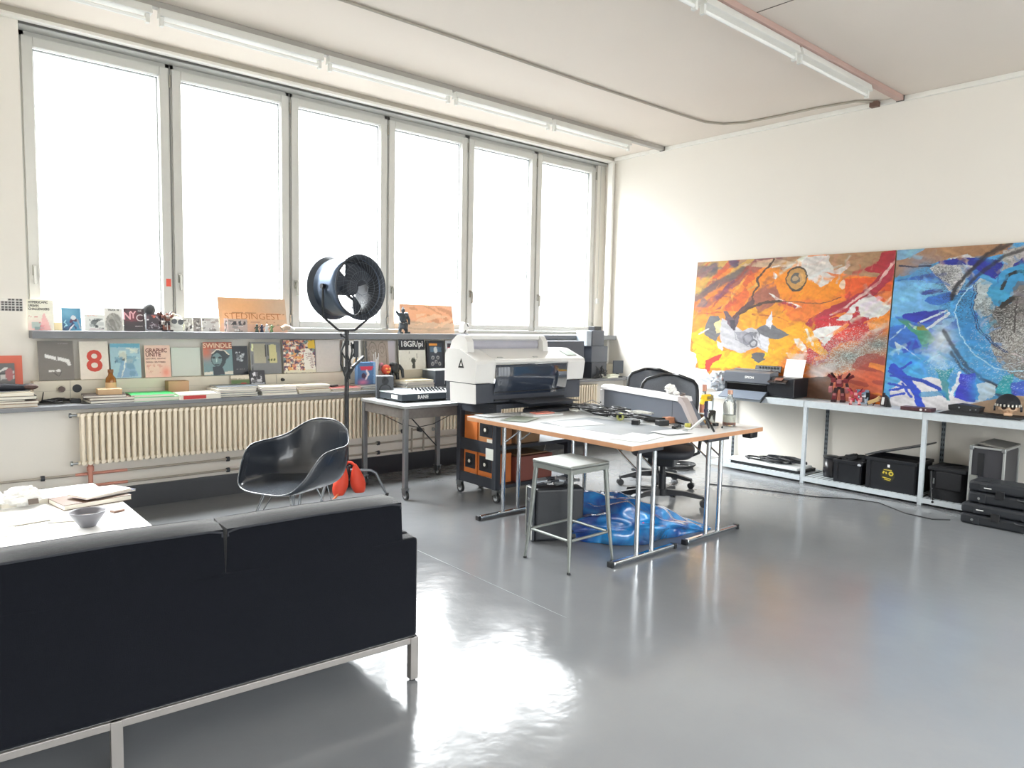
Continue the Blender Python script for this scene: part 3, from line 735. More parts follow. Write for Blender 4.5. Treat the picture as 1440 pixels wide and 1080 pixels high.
obj('apron', MB().box(3.215, 5.075, .69, 4.045, 5.093, .7745).box(3.215, 5.767, .69, 4.045, 5.785, .7745).box(3.215, 5.093, .69, 3.233, 5.767, .7745).box(4.027, 5.093, .69, 4.045, 5.767, .7745), mat('desk_apron_rust', '6f6a66', .5, .5, var=.3, scale=30), dk, True, bev=.003)
for x in (3.205, 4.015):
    for y in (5.065, 5.755):
        obj('leg', MB().box(x, y, .10, x+.04, y+.04, .774), DESKM, dk, True, bev=.004)
        caster('caster', x+.02, y+.02, dk)
obj('brace_rod', MB().cyl((3.62, 5.77, .69), (4.03, 5.77, .28), .006, n=8), BLACK, dk, True)
t = thing('hanging_cable', 'thin black cable sagging under the steel desk', 'cable', (3.45, 5.4, .69))
obj('cable_run', MB().tube([(3.25, 5.55, .688), (3.38, 5.4, .60), (3.5, 5.32, .57), (3.62, 5.25, .60), (3.8, 5.2, .688)], .004, 6), BLACK, t, True)

# DJ mixer case on the desk
MIXM = mat('mixer_charcoal', '3c434a', .4, .3); SILV = mat('mixer_silver_top', 'cfd5d8', .3, .5)
t = thing('record_mixer', 'wide flat record mixer with silver top and white lettering on the desk', 'mixer', (3.64, 5.45, .804))
obj('case', MB().box(3.315, 5.29, .815, 3.955, 5.66, .872), MIXM, t, True, bev=.004)
obj('top_plate', MB().box(3.310, 5.285, .873, 3.96, 5.665, .880), SILV, t, True, bev=.002)
m = MB(); rs = random.Random(2)
for i in range(9):
    for j in range(4):
        x, y = 3.60+i*.036, 5.36+j*.07
        m.cyl((x, y, .880), (x, y, .898+.004*(j % 2)), .007, .006, n=8)
obj('knobs', m, BLACK, t, True)
obj('platter', MB().cyl((3.45, 5.45, .880), (3.45, 5.45, .888), .085, n=32).cyl((3.45, 5.45, .888), (3.45, 5.45, .898), .01, n=10), SILV, t, True)
obj('feet', MB().cyl((3.35, 5.32, .804), (3.35, 5.32, .816), .014, n=10).cyl((3.92, 5.32, .804), (3.92, 5.32, .816), .014, n=10).cyl((3.35, 5.62, .804), (3.35, 5.62, .816), .014, n=10).cyl((3.92, 5.62, .804), (3.92, 5.62, .816), .014, n=10), RUBBER, t, True)
TW_ = mat('lettering_white', 'f0f0ee', .5)
tx = text('brand_lettering', 'RANE', .045, TW_, t, (3.535-3.64, 5.2885-5.45, .843-.804), (90, 0, 0), bold=.001)
obj('side_badge', MB().box(3.3135, 5.36, .828, 3.3148, 5.46, .862), TW_, t, True)
# speakers
SPK = mat('speaker_charcoal', '3a3d43', .5); CONE = mat('speaker_cone', '1d1f23', .6)
def speaker(label, cx, cy, z, w_, d_, h_, rz, group=None):
    t = thing('loudspeaker', label, 'loudspeaker', (cx, cy, z), rz, group)
    obj('cabinet', MB().box(-w_/2, -d_/2, 0, w_/2, d_/2, h_), SPK, t, bev=.008, seg=3)
    obj('woofer', MB().lathe([(w_*.36, 0), (w_*.37, .004), (w_*.33, .005), (w_*.30, -.004), (w_*.1, -.018), (0, -.012)], n=28, T=Matrix.Translation((0, -d_/2-.0005, h_*.36)) @ Matrix.Rotation(R(90), 4, 'X')), CONE, t)
    obj('tweeter', MB().lathe([(w_*.2, 0), (w_*.2, .003), (w_*.1, .002), (0, .008)], n=20, T=Matrix.Translation((0, -d_/2-.0005, h_*.78)) @ Matrix.Rotation(R(90), 4, 'X')), CONE, t)
    return t
speaker('black studio loudspeaker at the window corner of the steel desk', 3.40, 5.725, .803, .155, .115, .205, -24)
t = thing('loudspeaker', 'charcoal loudspeaker with pale top lying on the sill beside the large printer', 'loudspeaker', (4.36, 6.14, .852))
obj('cabinet', MB().box(4.17, 6.02, .852, 4.55, 6.26, 1.010), mat('speaker_blue_grey', '474e58', .5), t, True, bev=.004)
obj('pale_top', MB().box(4.17, 6.02, 1.0105, 4.55, 6.26, 1.022), mat('pale_panel', 'dfe5e4', .4), t, True, bev=.002)
obj('front_seam', MB().box(4.285, 6.0185, .872, 4.288, 6.0195, 1.008), mat('pale_panel', 'dfe5e4', .4), t, True)

# ================================================================ PRINTER TROLLEY
CARTM = mat('trolley_charcoal_steel', '3a3e46', .45, .3, var=.05)
cx0, cx1, cy0, cy1 = 3.755, 4.66, 4.53, 5.08
tr_ = thing('printer_trolley', 'charcoal steel trolley on casters under the large format printer', 'trolley', (4.2, 4.8, 0))
for x in (cx0, cx1-.055):
    for y in (cy0, cy1-.05):
        obj('post', MB().box(x, y, .11, x+.055, y+.05, .80), CARTM, tr_, True, bev=.004)
        caster('caster', x+.028, y+.028, tr_, h=.11, r=.042)
obj('top_shelf', MB().box(cx0, cy0, .795, cx1, cy1, .835), CARTM, tr_, True, bev=.003)
obj('shelf', MB().box(cx0+.012, cy0+.003, .445, cx1-.012, cy1-.003, .475), CARTM, tr_, True)
obj('shelf', MB().box(cx0+.012, cy0+.003, .115, cx1-.012, cy1-.003, .145), CARTM, tr_, True)
for x in (cx0+.008, cx1-.018):
    for z0, z1 in ((.40, .50), (.112, .20), (.74, .794)): obj('side_rail', MB().box(x, cy0+.051, z0, x+.01, cy1-.051, z1), CARTM, tr_, True)
obj('label_card', MB().box(cx0-.003, cy0+.03, .36, cx0-.001, cy0+.13, .455), mat('card_white', 'dfe2da', .6), tr_, True, label='white paper card taped to the post')
# contents
ORB = mat('box_orange', 'd77a3a', .55, var=.1); REDB = mat('box_red_brown', '8e5248', .55, var=.08); KRAFT = mat('kraft_cardboard', 'a98767', .75, var=.06)
def stickerbox(name, label, cat, x0, y0, z0, x1, y1, z1, m, disc=True, group=None):
    t = thing(name, label, cat, ((x0+x1)/2, (y0+y1)/2, z0), 0, group)
    obj('carton', MB().box(x0, y0, z0, x1, y1, z1), m, t, True, bev=.003)
    if disc:
        yy = (y0+y1)/2; zz = z0+(z1-z0)*.60
        obj('dark_panel', MB().box(x0-.003, y0+.02, zz-.06, x0-.001, y1-.02, zz+.07), mat('box_print_dark', '23262e', .5), t, True)
        obj('round_print', MB().cyl((x0-.003, yy+.01, zz), (x0-.006, yy+.01, zz), .042, n=20).cyl((x0-.0061, yy+.01, zz), (x0-.007, yy+.01, zz), .016, n=14, mi=1), [mat('box_print_black', '101216', .4), mat('box_print_white', 'e8e4da', .5)], t, True)
        obj('white_print', MB().box(x0-.003, y0+.015, z0+.01, x0-.001, y0+.09, z0+.05), mat('box_print_white', 'e8e4da', .5), t, True)
G = 'orange ink cartons on the trolley'
stickerbox('ink_carton', 'orange carton with dark print, lower trolley shelf, farther from camera', 'box', 3.79, 4.83, .146, 3.99, 5.01, .40, ORB, True, G)
stickerbox('ink_carton', 'orange carton with dark print and white label, lower trolley shelf nearest post', 'box', 3.79, 4.60, .146, 3.99, 4.81, .40, ORB, True, G)
stickerbox('ink_carton', 'plain orange carton on the upper trolley shelf, farther one', 'box', 3.79, 4.83, .476, 3.99, 5.01, .70, ORB, False, G)
stickerbox('ink_carton', 'orange carton with dark blue print on the upper trolley shelf', 'box', 3.79, 4.60, .476, 3.99, 4.81, .68, mat('box_orange_pale', 'c98a5a', .55), True, G)
stickerbox('carton', 'brown carton on the upper trolley shelf behind the folding table legs', 'box', 4.02, 4.58, .476, 4.30, 4.95, .62, KRAFT, False)
stickerbox('carton', 'large red brown carton on the lower trolley shelf', 'box', 4.01, 4.56, .146, 4.44, 4.95, .36, REDB, False)
t = thing('carton_flap', 'open kraft cardboard tray lying on the red brown carton', 'box', (4.2, 4.75, .362))
obj('tray', MB().box(4.05, 4.60, .362, 4.42, 4.92, .372), KRAFT, t, True)
obj('raised_flap', MB().cbox((4.40, 4.76, .42), (.012, .3, .11), (0, 18, 0)), mat('grey_card', '8b8781', .7), t, True)

# ================================================================ LARGE FORMAT PRINTER
PW = mat('printer_white', 'dcdbd8', .35, var=.02); PD = mat('printer_charcoal', '3a3e47', .4, var=.03); PGL = mat('printer_smoked_cover', '2c3442', .08, var=.02, Coat_Weight=.5)
px0, px1 = 3.54, 4.80
lp = thing('large_format_printer', 'large white and charcoal wide format printer on the trolley', 'printer', (4.17, 4.75, .836))
# lower charcoal base with white left cheek
obj('base_unit', MB().box(px0+.012, 4.565, .846, px1-.02, 4.97, 1.010), PD, lp, True, bev=.008)
obj('side_cheek', MB().prism([(4.545, .850), (4.885, .838), (4.895, 1.008), (4.552, 1.008)], 'x', px0, px0+.010), PW, lp, True)
prof = [(4.552, 1.014), (4.530, 1.175), (4.540, 1.205), (4.77, 1.292), (4.93, 1.292), (4.97, 1.24), (4.97, 1.014)]
obj('end_housing', MB().prism(prof, 'x', px0, 3.74), PW, lp, True, bev=.012, seg=3)
obj('end_housing', MB().prism(prof, 'x', 4.585, px1), PW, lp, True, bev=.012, seg=3)
obj('top_cover', MB().prism([(4.545, 1.168), (4.53, 1.185), (4.542, 1.2085), (4.77, 1.2955), (4.93, 1.2955), (4.93, 1.25), (4.6, 1.168)], 'x', 3.7405, 4.5845), PW, lp, True, bev=.003)
cv = MB()
def fn(u, v):
    z = 1.165-.29*v; y = 4.548-.035*math.sin(v*math.pi)*.6+.03*v
    return (3.745+.835*u, y, z)
cv.grid(fn, 4, 12, 0, True)
obj('front_window', cv, PGL, lp, True, solid=.004)
obj('inner_carriage', MB().box(4.25, 4.62, 1.03, 4.43, 4.72, 1.11).box(3.80, 4.70, .98, 4.52, 4.72, 1.0), mat('carriage_grey', '9ba3b0', .4), lp, True, bev=.01)
obj('paper_slot', MB().box(3.75, 4.548, .862, 4.56, 4.562, .874).box(3.75, 4.552, .93, 4.56, 4.562, .938), BLACK, lp, True)
# roll cover at the back
hp = [(4.675, 1.262), (4.69, 1.355), (4.735, 1.405), (4.83, 1.405), (4.90, 1.36), (4.93, 1.29)]
obj('roll_cover_end', MB().prism(hp, 'x', 3.56, 3.625), PW, lp, True, bev=.01, seg=3)
obj('roll_cover_end', MB().prism(hp, 'x', 4.41, 4.47), PW, lp, True, bev=.01, seg=3)
obj('roll_cover_top', MB().prism([(4.735, 1.372), (4.735, 1.404), (4.83, 1.404), (4.90, 1.36), (4.92, 1.30), (4.88, 1.30)], 'x', 3.626, 4.409), PW, lp, True, bev=.004)
obj('paper_roll', MB().cyl((3.63, 4.79, 1.325), (4.405, 4.79, 1.325), .048, n=24), mat('roll_lilac_grey', 'a9a8b2', .5), lp, True)
cb_ = MB()
cb_.box(4.63, 4.60, 1.2285, 4.69, 4.64, 1.2400); cb_.box(4.70, 4.61, 1.234, 4.76, 4.66, 1.2465)
obj('control_panel', MB().cbox((4.70, 4.655, 1.252), (.13, .11, .006), (20.6, 0, 0)), mat('panel_grey_green', '8f9a92', .4), lp, True, bev=.002)
obj('lid_catch', MB().cbox((3.82, 4.575, 1.224), (.05, .02, .006), (20.6, 0, 0)).cbox((4.22, 4.575, 1.224), (.05, .02, .006), (20.6, 0, 0)), mat('catch_grey', 'b7b8b6', .4), lp, True)
# warning triangle on the left cheek
tm = MB().add([(px0-.0012, 4.700, 1.135), (px0-.0012, 4.780, 1.135), (px0-.0012, 4.740, 1.215), (px0-.0012, 4.722, 1.150), (px0-.0012, 4.758, 1.150), (px0-.0012, 4.740, 1.188)],
              [(0, 3, 4, 1), (1, 4, 5, 2), (2, 5, 3, 0)])
obj('triangle_sticker', tm, mat('triangle_black', '101214', .5), lp, True, solid=.001, label='black outlined triangle sticker')
obj('latch', MB().cyl((4.36, 4.563, .965), (4.36, 4.553, .965), .012, n=14), mat('latch_pale', 'c7ccc9', .4), lp, True)
obj('paper_tray', MB().prism([(4.30, .852), (4.56, .852), (4.56, .862), (4.30, .858)], 'x', 3.92, 4.50), DGREY, lp, True)
obj('printer_feet', MB().box(3.80, 4.6, .836, 3.90, 4.95, .8455).box(4.45, 4.6, .836, 4.55, 4.95, .8455), BLACK, lp, True)

# ================================================================ WORK TABLE (board on two folding frames)
wt = thing('work_table', 'white topped work table with wood edge on chrome folding legs', 'table', (4.2, 3.68, 0))
TZ = .765
obj('table_top', MB().box(3.432, 2.822, TZ-.004, 4.968, 4.502, TZ), mat('table_white_paint_stained', 'd3d5d5', .3, var=.12, scale=2.2), wt, True)
obj('edge_band', MB().box(3.430, 2.820, TZ-.034, 4.970, 4.504, TZ-.0042), mat('beech_plywood_edge', 'bd8c68', .55, var=.12, scale=20), wt, True, bev=.001)
for fx in (3.655, 4.425):
    for fy, s_ in ((2.875, 1), (4.215, -1)):
        f = MB()
        obj('foot_bar', MB().box(fx-.31, fy-.02, .008, fx+.31, fy+.02, .034), CHROME, wt, True, bev=.008)
        e = MB(); e.box(fx-.335, fy-.022, 0, fx-.31, fy+.022, .036); e.box(fx+.31, fy-.022, 0, fx+.335, fy+.022, .036)
        obj('foot_cap', e, BLACK, wt, True, bev=.004)
        for dx in (-.078, .078):
            obj('leg', MB().cyl((fx+dx, fy, .03), (fx+dx, fy, TZ-.06), .0165, n=16), CHROME, wt, True)
            obj('stay', MB().cyl((fx+dx, fy, TZ-.19), (fx+dx, fy+s_*.22, TZ-.045), .0065, n=8), CHROME, wt, True)
        obj('leg_plate', MB().box(fx-.13, fy-.03, TZ-.062, fx+.13, fy+.03, TZ-.0345), DGREY, wt, True, bev=.002)
obj('under_rail', MB().box(3.66, 2.91, TZ-.05, 3.70, 4.18, TZ-.0345).box(4.40, 2.91, TZ-.05, 4.44, 4.18, TZ-.0345), DGREY, wt, True)
single('power_brick', 'black box clamped beneath the table corner nearest the shelf', 'box', MB().box(-.05, -.04, 0, .05, .04, .055), BLACK, (4.925, 2.90, TZ-.09), bev=.012, seg=3)

# stains and sheets on the table top: grey printed sheets
SHT = mat('sheet_grey_ink', '84898f', .35, var=.35, scale=5); SHW = mat('sheet_white', 'd9dbdb', .35)
_sz = [TZ]
def sheet(label, x, y, w_, d_, rz, m, z=TZ, group=None):
    z = _sz[0]; _sz[0] += .0016
    return single('paper_sheet', label, 'paper', MB().box(-w_/2, -d_/2, .0003, w_/2, d_/2, .0015), m, (x, y, z), rz, group)
sheet('large grey stained sheet across the middle of the work table', 3.98, 3.50, .58, .84, 4, SHT)
sheet('white sheet near the front corner of the work table', 3.72, 3.02, .34, .24, 12, SHW)
sheet('white sheet lying over the grey sheet towards the printer', 3.86, 3.72, .36, .26, -14, SHW, TZ+.0024)
sheet('white sheet with green dark smudge by the left table edge', 3.66, 4.12, .30, .21, 25, mat('sheet_green_ink', '8b9386', .4, var=.3, scale=12))
sheet('small white sheet in front of the mini tripod', 4.10, 3.02, .24, .17, -8, SHW)
sheet('pale sheet at the rear left corner of the work table', 3.62, 4.40, .26, .18, -5, SHW)
t = thing('notebook', 'salmon red notebook lying on white paper near the rear edge', 'notebook', (4.02, 4.26, TZ), -8)
obj('white_pad', MB().box(-.15, -.09, 0, .15, .09, .012), SHW, t)
obj('red_cover', MB().box(-.09, -.05, .0122, .09, .05, .020), mat('notebook_salmon', 'd98a7c', .5), t)
# cutter / dark flat device behind, overhanging the rear edge
t = thing('flatbed_scanner', 'flat dark device at the rear edge of the work table before the large printer', 'scanner', (4.24, 4.395, TZ), 3)
obj('body', MB().box(-.25, -.085, .0, .25, .085, .028), DGREY, t, bev=.006)
obj('lid', MB().box(-.24, -.08, .0285, .24, .08, .040), BLACK, t, bev=.004)

# grey plotter standing diagonally on the table
import math as _m
pa, pb = Vector((4.84, 4.355, 0)), Vector((4.475, 3.075, 0)); dd = (pb-pa); LL = dd.length
pl = thing('plotter', 'long grey fronted plotter with white top standing along the table edge', 'plotter', (pa.x, pa.y, TZ), math.degrees(math.atan2(dd.y, dd.x)))
# local x along the length (towards camera), local y = away from camera side is +y? front faces -y
PLG = mat('plotter_grey_front', '6a6f7a', .4, var=.03); PLW = mat('plotter_white', 'e4e3e4', .35, var=.02)
SG = 1 if (Matrix.Rotation(pl.rotation_euler.z, 3, 'Z') @ Vector((0, 1, 0))).x > 0 else -1
def yy(a): return a*SG
m = MB()
m.add([(.05, yy(0), .012), (LL-.03, yy(0), .012), (LL-.20, yy(.0), .172), (.05, yy(0), .172),
       (.05, yy(.115), .012), (LL-.03, yy(.115), .012), (LL-.20, yy(.115), .172), (.05, yy(.115), .172)],
      [(0,1,2,3),(4,7,6,5),(3,2,6,7),(0,4,5,1),(0,3,7,4),(1,5,6,2)])
obj('front_panel', m, PLG, pl, bev=.004)
m = MB().prism([(yy(-.012), .173), (yy(-.006), .195), (yy(.03), .212), (yy(.115), .212), (yy(.125), .18), (yy(.125), .173)] , 'x', .0, LL-.21)
obj('top_cover', m, PLW, pl, bev=.004)
m = MB().prism([(LL-.215, .212), (LL-.17, .205), (LL-.125, .165), (LL, .0), (LL-.045, .0), (LL-.17, .150), (LL-.215, .173)], 'y', yy(-.012), yy(.045))
obj('sloping_end', m, mat('plotter_end_taupe', 'b3a9a8', .45), pl, bev=.004)
m = MB().box(0, yy(-.016), .0, .048, yy(.125), .172)
obj('end_cap', m, PLW, pl, bev=.012, seg=3)
obj('cap_screw', MB().cyl((.024, yy(-.0165), .05), (.024, yy(-.020), .05), .009, n=12), BLACK, pl)
obj('panel_seam', MB().box(LL*.78, yy(-.0012), .012, LL*.78+.003, yy(-.0002), .172), DGREY, pl)
obj('feet', MB().box(.06, yy(.02), 0, .12, yy(.10), .0118).box(LL-.30, yy(.02), 0, LL-.24, yy(.10), .0118), BLACK, pl)
def onpl(a, b, z):
    p = Matrix.Rotation(pl.rotation_euler.z, 3, 'Z') @ Vector((a, yy(b), 0)); return (pl.location.x+p.x, pl.location.y+p.y, TZ+z)
single('tissue_ball', 'crumpled white tissue ball on top of the plotter', 'tissue', crumple(.042, 12, (1.15, 1, .9)), BAGW, onpl(LL*.70, .06, .2125))
single('tissue_ball', 'small white scrap beside the tissue ball on the plotter', 'tissue', crumple(.022, 15, (1.2, 1, .7)), BAGW, onpl(LL*.765, .05, .2125))
single('brush', 'small brown tool lying on the sloping end of the plotter', 'tool', MB().tube([(-.03, 0, .006), (.03, .01, .006)], .006, 8).tube([(.0, -.02, .016), (.02, .025, .02)], .004, 6), mat('tool_brown', '6a5a52', .6), onpl(LL-.245, .06, .2125))
# ================================================================ SMALL THINGS ON THE WORK TABLE
GLS = mat('clear_bottle_glass', 'eef2ef', .05, var=.01, Transmission_Weight=.92, IOR=1.3)
LIQ = mat('clear_liquid', 'e8efe6', .05, var=.01, Transmission_Weight=.85, IOR=1.2)
LIQA = mat('amber_liquid', 'e39a35', .15, var=.05, Transmission_Weight=.5)
t = thing('glass_bottle', 'clear square glass bottle with copper coloured cap near the table corner', 'bottle', (4.79, 3.00, TZ))
obj('bottle_body', MB().lathe([(0, .003), (.044, 0), (.048, .006), (.048, .165), (.040, .195), (.020, .222), (.017, .228), (.017, .262), (.0, .262)], n=28), GLS, t)
obj('label', MB().lathe([(.0486, .03), (.0486, .085)], n=28), mat('bottle_label_grey', 'a9aba0', .5, var=.4, scale=50), t)
obj('foot_print', MB().lathe([(.0484, .008), (.0484, .05)], n=12), mat('bottle_label_rust', 'a2614f', .5, var=.3, scale=40), t)
obj('cap', MB().cyl((0, 0, .2425), (0, 0, .272), .0195, n=20), mat('cap_copper', 'c9a08c', .35, .3), t)
t = thing('glass_bottle', 'slim bottle with amber spirit and tall salmon cap behind the mini tripod', 'bottle', (4.70, 3.17, TZ))
obj('bottle_body', MB().lathe([(0, .003), (.030, 0), (.032, .006), (.032, .17), (.026, .20), (.014, .225), (.014, .27), (0, .27)], n=24), GLS, t)
obj('spirit', MB().lathe([(0, .006), (.029, .006), (.029, .075), (0, .075)], n=24), LIQA, t)
obj('label', MB().lathe([(.0326, .09), (.0326, .155)], n=24), mat('bottle_label_salmon', 'cf8a75', .5, var=.3, scale=50), t)
obj('cap', MB().cyl((0, 0, .255), (0, 0, .305), .0165, n=18), mat('cap_salmon', 'c98f78', .4), t)
t = thing('beaker', 'clear glass tumbler standing beside the amber spirit bottle', 'glass', (4.80, 3.16, TZ))
obj('beaker_body', MB().lathe([(0, .004), (.026, 0), (.030, .10), (.028, .10), (.024, .006), (0, .006)], n=24), GLS, t)
single('lens_cap', 'small black cap lying between the two bottles', 'cap', MB().cyl((0, 0, 0), (0, 0, .022), .024, n=18), BLACK, (4.70, 3.06, TZ), bev=.004)
single('ink_pellet', 'tiny black pellet in front of the clear bottle', 'pellet', MB().ell((0, 0, .008), .008), BLACK, (4.62, 2.95, TZ))
# mini tripod with yellow gadget
t = thing('mini_tripod', 'small black tripod holding a yellow gadget near the table edge', 'tripod', (4.42, 2.96, TZ))
m = MB()
for a in (250, 20, 140):
    m.tube([(0, 0, .095), (math.cos(R(a))*.05, math.sin(R(a))*.05, .055), (math.cos(R(a))*.105, math.sin(R(a))*.105, .006)], [.009, .010, .007], 8)
for k, a in enumerate((250, 20, 140)):
    obj('leg', MB().tube([(0, 0, .10), (math.cos(R(a))*.05, math.sin(R(a))*.05, .055), (math.cos(R(a))*.105, math.sin(R(a))*.105, .006)], [.010, .010, .007], 8), BLACK if k != 2 else ALU, t)
obj('center_column', MB().cyl((0, 0, .09), (0, 0, .215), .013, n=14).cyl((0, 0, .135), (0, 0, .155), .017, n=14), mat('tripod_violet_black', '23203a', .35), t)
YEL = mat('gadget_yellow', 'e9c21c', .4)
obj('yellow_gadget', MB().box(-.045, -.018, .215, .03, .018, .262).cbox((-.052, 0, .21), (.022, .03, .04), (0, 25, 0)), YEL, t, bev=.006)
obj('clamp', MB().box(-.02, -.022, .2255, .022, -.0185, .25).cbox((.045, 0, .235), (.03, .03, .045), (0, 20, 0)), mat('clamp_brown', '7a6a3c', .5), t, bev=.003)
# cables: a tangle, chargers and plugs
CAB = [mat('cable_black', '1c1d20', .5), mat('cable_grey', '6f7275', .5), mat('cable_white', 'd8d8d2', .5)]
rs = random.Random(11)
t = thing('cable_tangle', 'tangle of black and white cables in front of the grey plotter', 'cables', (4.50, 4.05, TZ))
for k in range(20):
    cx, cy = rs.uniform(4.26, 4.56), rs.uniform(3.50, 4.32)
    pts = []
    a0 = rs.uniform(0, 6); r0 = rs.uniform(.04, .10)
    for i in range(18):
        a = a0+i*.7; r = r0*(1+.35*math.sin(i*1.3+k))
        pts.append((cx+r*math.cos(a)*.8+i*.002, cy+r*math.sin(a)*1.5, TZ+.006+.004*k % .03+.010*abs(math.sin(i*.9+k))+.002*k))
    ci = 2 if k % 7 == 3 else (1 if k % 5 == 2 else 0)
    obj('cable_loop', MB().tube(pts, .0055, 5), CAB[ci], t, True)
t = thing('cable_loop_stiff', 'stiff thin wire loop standing up at the far end of the cable tangle', 'cable', (4.5, 4.25, TZ))
obj('wire', MB().tube([(4.42, 4.28, TZ+.004), (4.46, 4.25, TZ+.06), (4.53, 4.18, TZ+.10), (4.56, 4.10, TZ+.07), (4.52, 4.05, TZ+.02), (4.45, 4.10, TZ+.004)], .003, 5), CAB[1], t, True)
def brick(label, x, y, w_, d_, h_, rz, m=BLACK, name='charger'):
    t = thing(name, label, 'charger', (x, y, TZ), rz)
    obj('body', MB().box(-w_/2, -d_/2, 0, w_/2, d_/2, h_), m, t, bev=.004)
    obj('cord', MB().tube([(w_/2, 0, h_/2), (w_/2+.04, .02, .006), (w_/2+.08, -.02, .005), (w_/2+.13, .01, .005)], .003, 5), CAB[0], t)
brick('black power brick closest to the front of the cable tangle', 4.22, 3.44, .07, .055, .035, 30)
brick('black charger between the power brick and the tripod', 4.36, 3.30, .09, .06, .04, -20)
brick('small black plug lying on the white sheet', 4.30, 3.14, .045, .03, .02, 10)
brick('small black plug closest to the mini tripod', 4.38, 3.16, .04, .03, .022, 50)
brick('grey adapter at the far end of the table by the flat dark device', 4.52, 4.38, .10, .07, .035, 70, DGREY)
brick('black adapter among the cables beside the plotter middle', 4.50, 3.86, .10, .05, .035, 80)
single('card_box', 'small orange brown box behind the charger beside the plotter end', 'box', MB().box(-.04, -.03, 0, .04, .03, .045), mat('small_box_salmon', 'c78a68', .6), (4.52, 3.36, TZ), -10, bev=.002)
t = thing('tape_roll', 'roll of yellow green tape standing in the cable tangle', 'tape', (4.30, 3.66, TZ), 20)
obj('tape', MB().lathe([(.017, -.01), (.030, -.01), (.030, .01), (.017, .01), (.017, -.01)], n=24, T=Matrix.Translation((0, 0, .030)) @ Matrix.Rotation(R(90), 4, 'Y')), mat('tape_yellow_green', 'c2c77a', .5), t)
single('tape_roll', 'small yellow roll lying beside the foot of the mini tripod', 'tape', MB().lathe([(.012, 0), (.022, 0), (.022, .025), (.012, .025), (.012, 0)], n=18), mat('tape_olive_yellow', 'c9c25a', .5), (4.46, 3.14, TZ))
t = thing('dark_cable_coil', 'coil of black cable with mouse in the middle of the tangle', 'cable coil', (4.42, 3.74, TZ))
pts = [(4.42+.06*math.cos(i*.5)*(1+.1*math.sin(i)), 3.74+.085*math.sin(i*.5), TZ+.006+.0012*i) for i in range(44)]
obj('coil', MB().tube(pts, .005, 6), CAB[0], t, True)
t = thing('cable_bundle', 'bundle of black cords lying behind the chargers near the plotter end', 'cables', (4.44, 3.42, TZ))
for k in range(5):
    pts = [(4.44+.045*math.cos(i*.8+k)*(1+.2*k % .5), 3.45+.09*math.sin(i*.8+k*.7), TZ+.006+.010*k*.6+.008*abs(math.sin(i*.7))) for i in range(12)]
    obj('cord', MB().tube(pts, .0045, 5), CAB[0], t, True)
t = thing('eyeglasses', 'thin wire spectacles lying in front of the mini tripod', 'spectacles', (4.28, 3.02, TZ), 15)
m = MB(); m.tube([(-.03+.022*math.cos(a/10*6.283), .018*math.sin(a/10*6.283), .006) for a in range(10)], .0018, 5, closed=True)
m.tube([(.03+.022*math.cos(a/10*6.283), .018*math.sin(a/10*6.283), .006) for a in range(10)], .0018, 5, closed=True); m.tube([(-.008, 0, .008), (.008, 0, .008)], .0018, 5)
m.tube([(-.052, 0, .006), (-.05, .10, .004)], .0018, 5); m.tube([(.052, 0, .006), (.05, .10, .004)], .0018, 5)
obj('frame_wire', m, STEEL, t)

# ================================================================ STOOL
SEATM = mat('stool_steel', '858986', .45, .8, var=.1, scale=18)
sl = thing('metal_stool', 'square topped brushed metal stool before the work table', 'stool', (3.228, 3.142, 0))
obj('seat', MB().box(-.175, -.175, .630, .175, .175, .652), SEATM, sl, bev=.008, seg=3)
obj('seat_skirt', MB().box(-.170, -.170, .600, .170, -.160, .6295).box(-.170, .160, .600, .170, .170, .6295).box(-.170, -.160, .600, -.160, .160, .6295).box(.160, -.160, .600, .170, .160, .6295), SEATM, sl)
for sx in (-1, 1):
    for sy in (-1, 1):
        m = MB().tube([(sx*.155, sy*.155, .615), (sx*.178, sy*.178, .24), (sx*.198, sy*.198, .012)], [.017, .014, .008], 10)
        obj('leg', m, SEATM, sl)
        obj('foot_glide', MB().cyl((sx*.198, sy*.198, 0), (sx*.198, sy*.198, .013), .012, n=12), BLACK, sl)
for a, b in (((-1,-1),(1,-1)), ((1,-1),(1,1)), ((1,1),(-1,1)), ((-1,1),(-1,-1))):
    k = .176
    p, q = Vector((a[0]*k, a[1]*k, .195)), Vector((b[0]*k, b[1]*k, .195)); d = (q-p).normalized()*.014
    obj('stretcher', MB().tube([p+d, q-d], .0095, 8), SEATM, sl)

# ================================================================ BLACK EQUIPMENT CASE under the table
CASEM = mat('case_black_shell', '202328', .45, bump=.1, bscale=200)
cs = thing('equipment_case', 'black hard case standing upright between stool and blue bag', 'case', (3.27, 3.545, 0), -27)
obj('case_shell', MB().box(.030, .0, .006, .38, .145, .375), CASEM, cs, bev=.02, seg=3)
obj('case_edge', MB().box(.0, .012, .006, .0295, .133, .385), mat('case_dark_side', '2e3238', .45), cs, bev=.012, seg=3)
obj('metal_rim', MB().tube([(.0, .14, .02), (.0, .14, .37), (.0, .005, .385), (.0, .005, .02)], .006, 8), ALU, cs)
obj('hinge', MB().box(-.006, .045, .10, -.001, .10, .12).box(-.006, .045, .28, -.001, .10, .30), STEEL, cs)
cam_ = thing('cable_heap', 'heap of grey cables and clamps lying on the black upright case', 'cables', (3.45, 3.52, .376), -27)
rs = random.Random(5)
for k in range(6):
    pts = [(-.10+.05*k+.04*math.cos(i*.9+k), .035*math.sin(i*.9+k)+.02, .012+.008*(k % 3)+.018*abs(math.sin(i*.8+k))) for i in range(10)]
    obj('cord', MB().tube(pts, .008, 6), CAB[1] if k % 2 else DGREY, cam_)
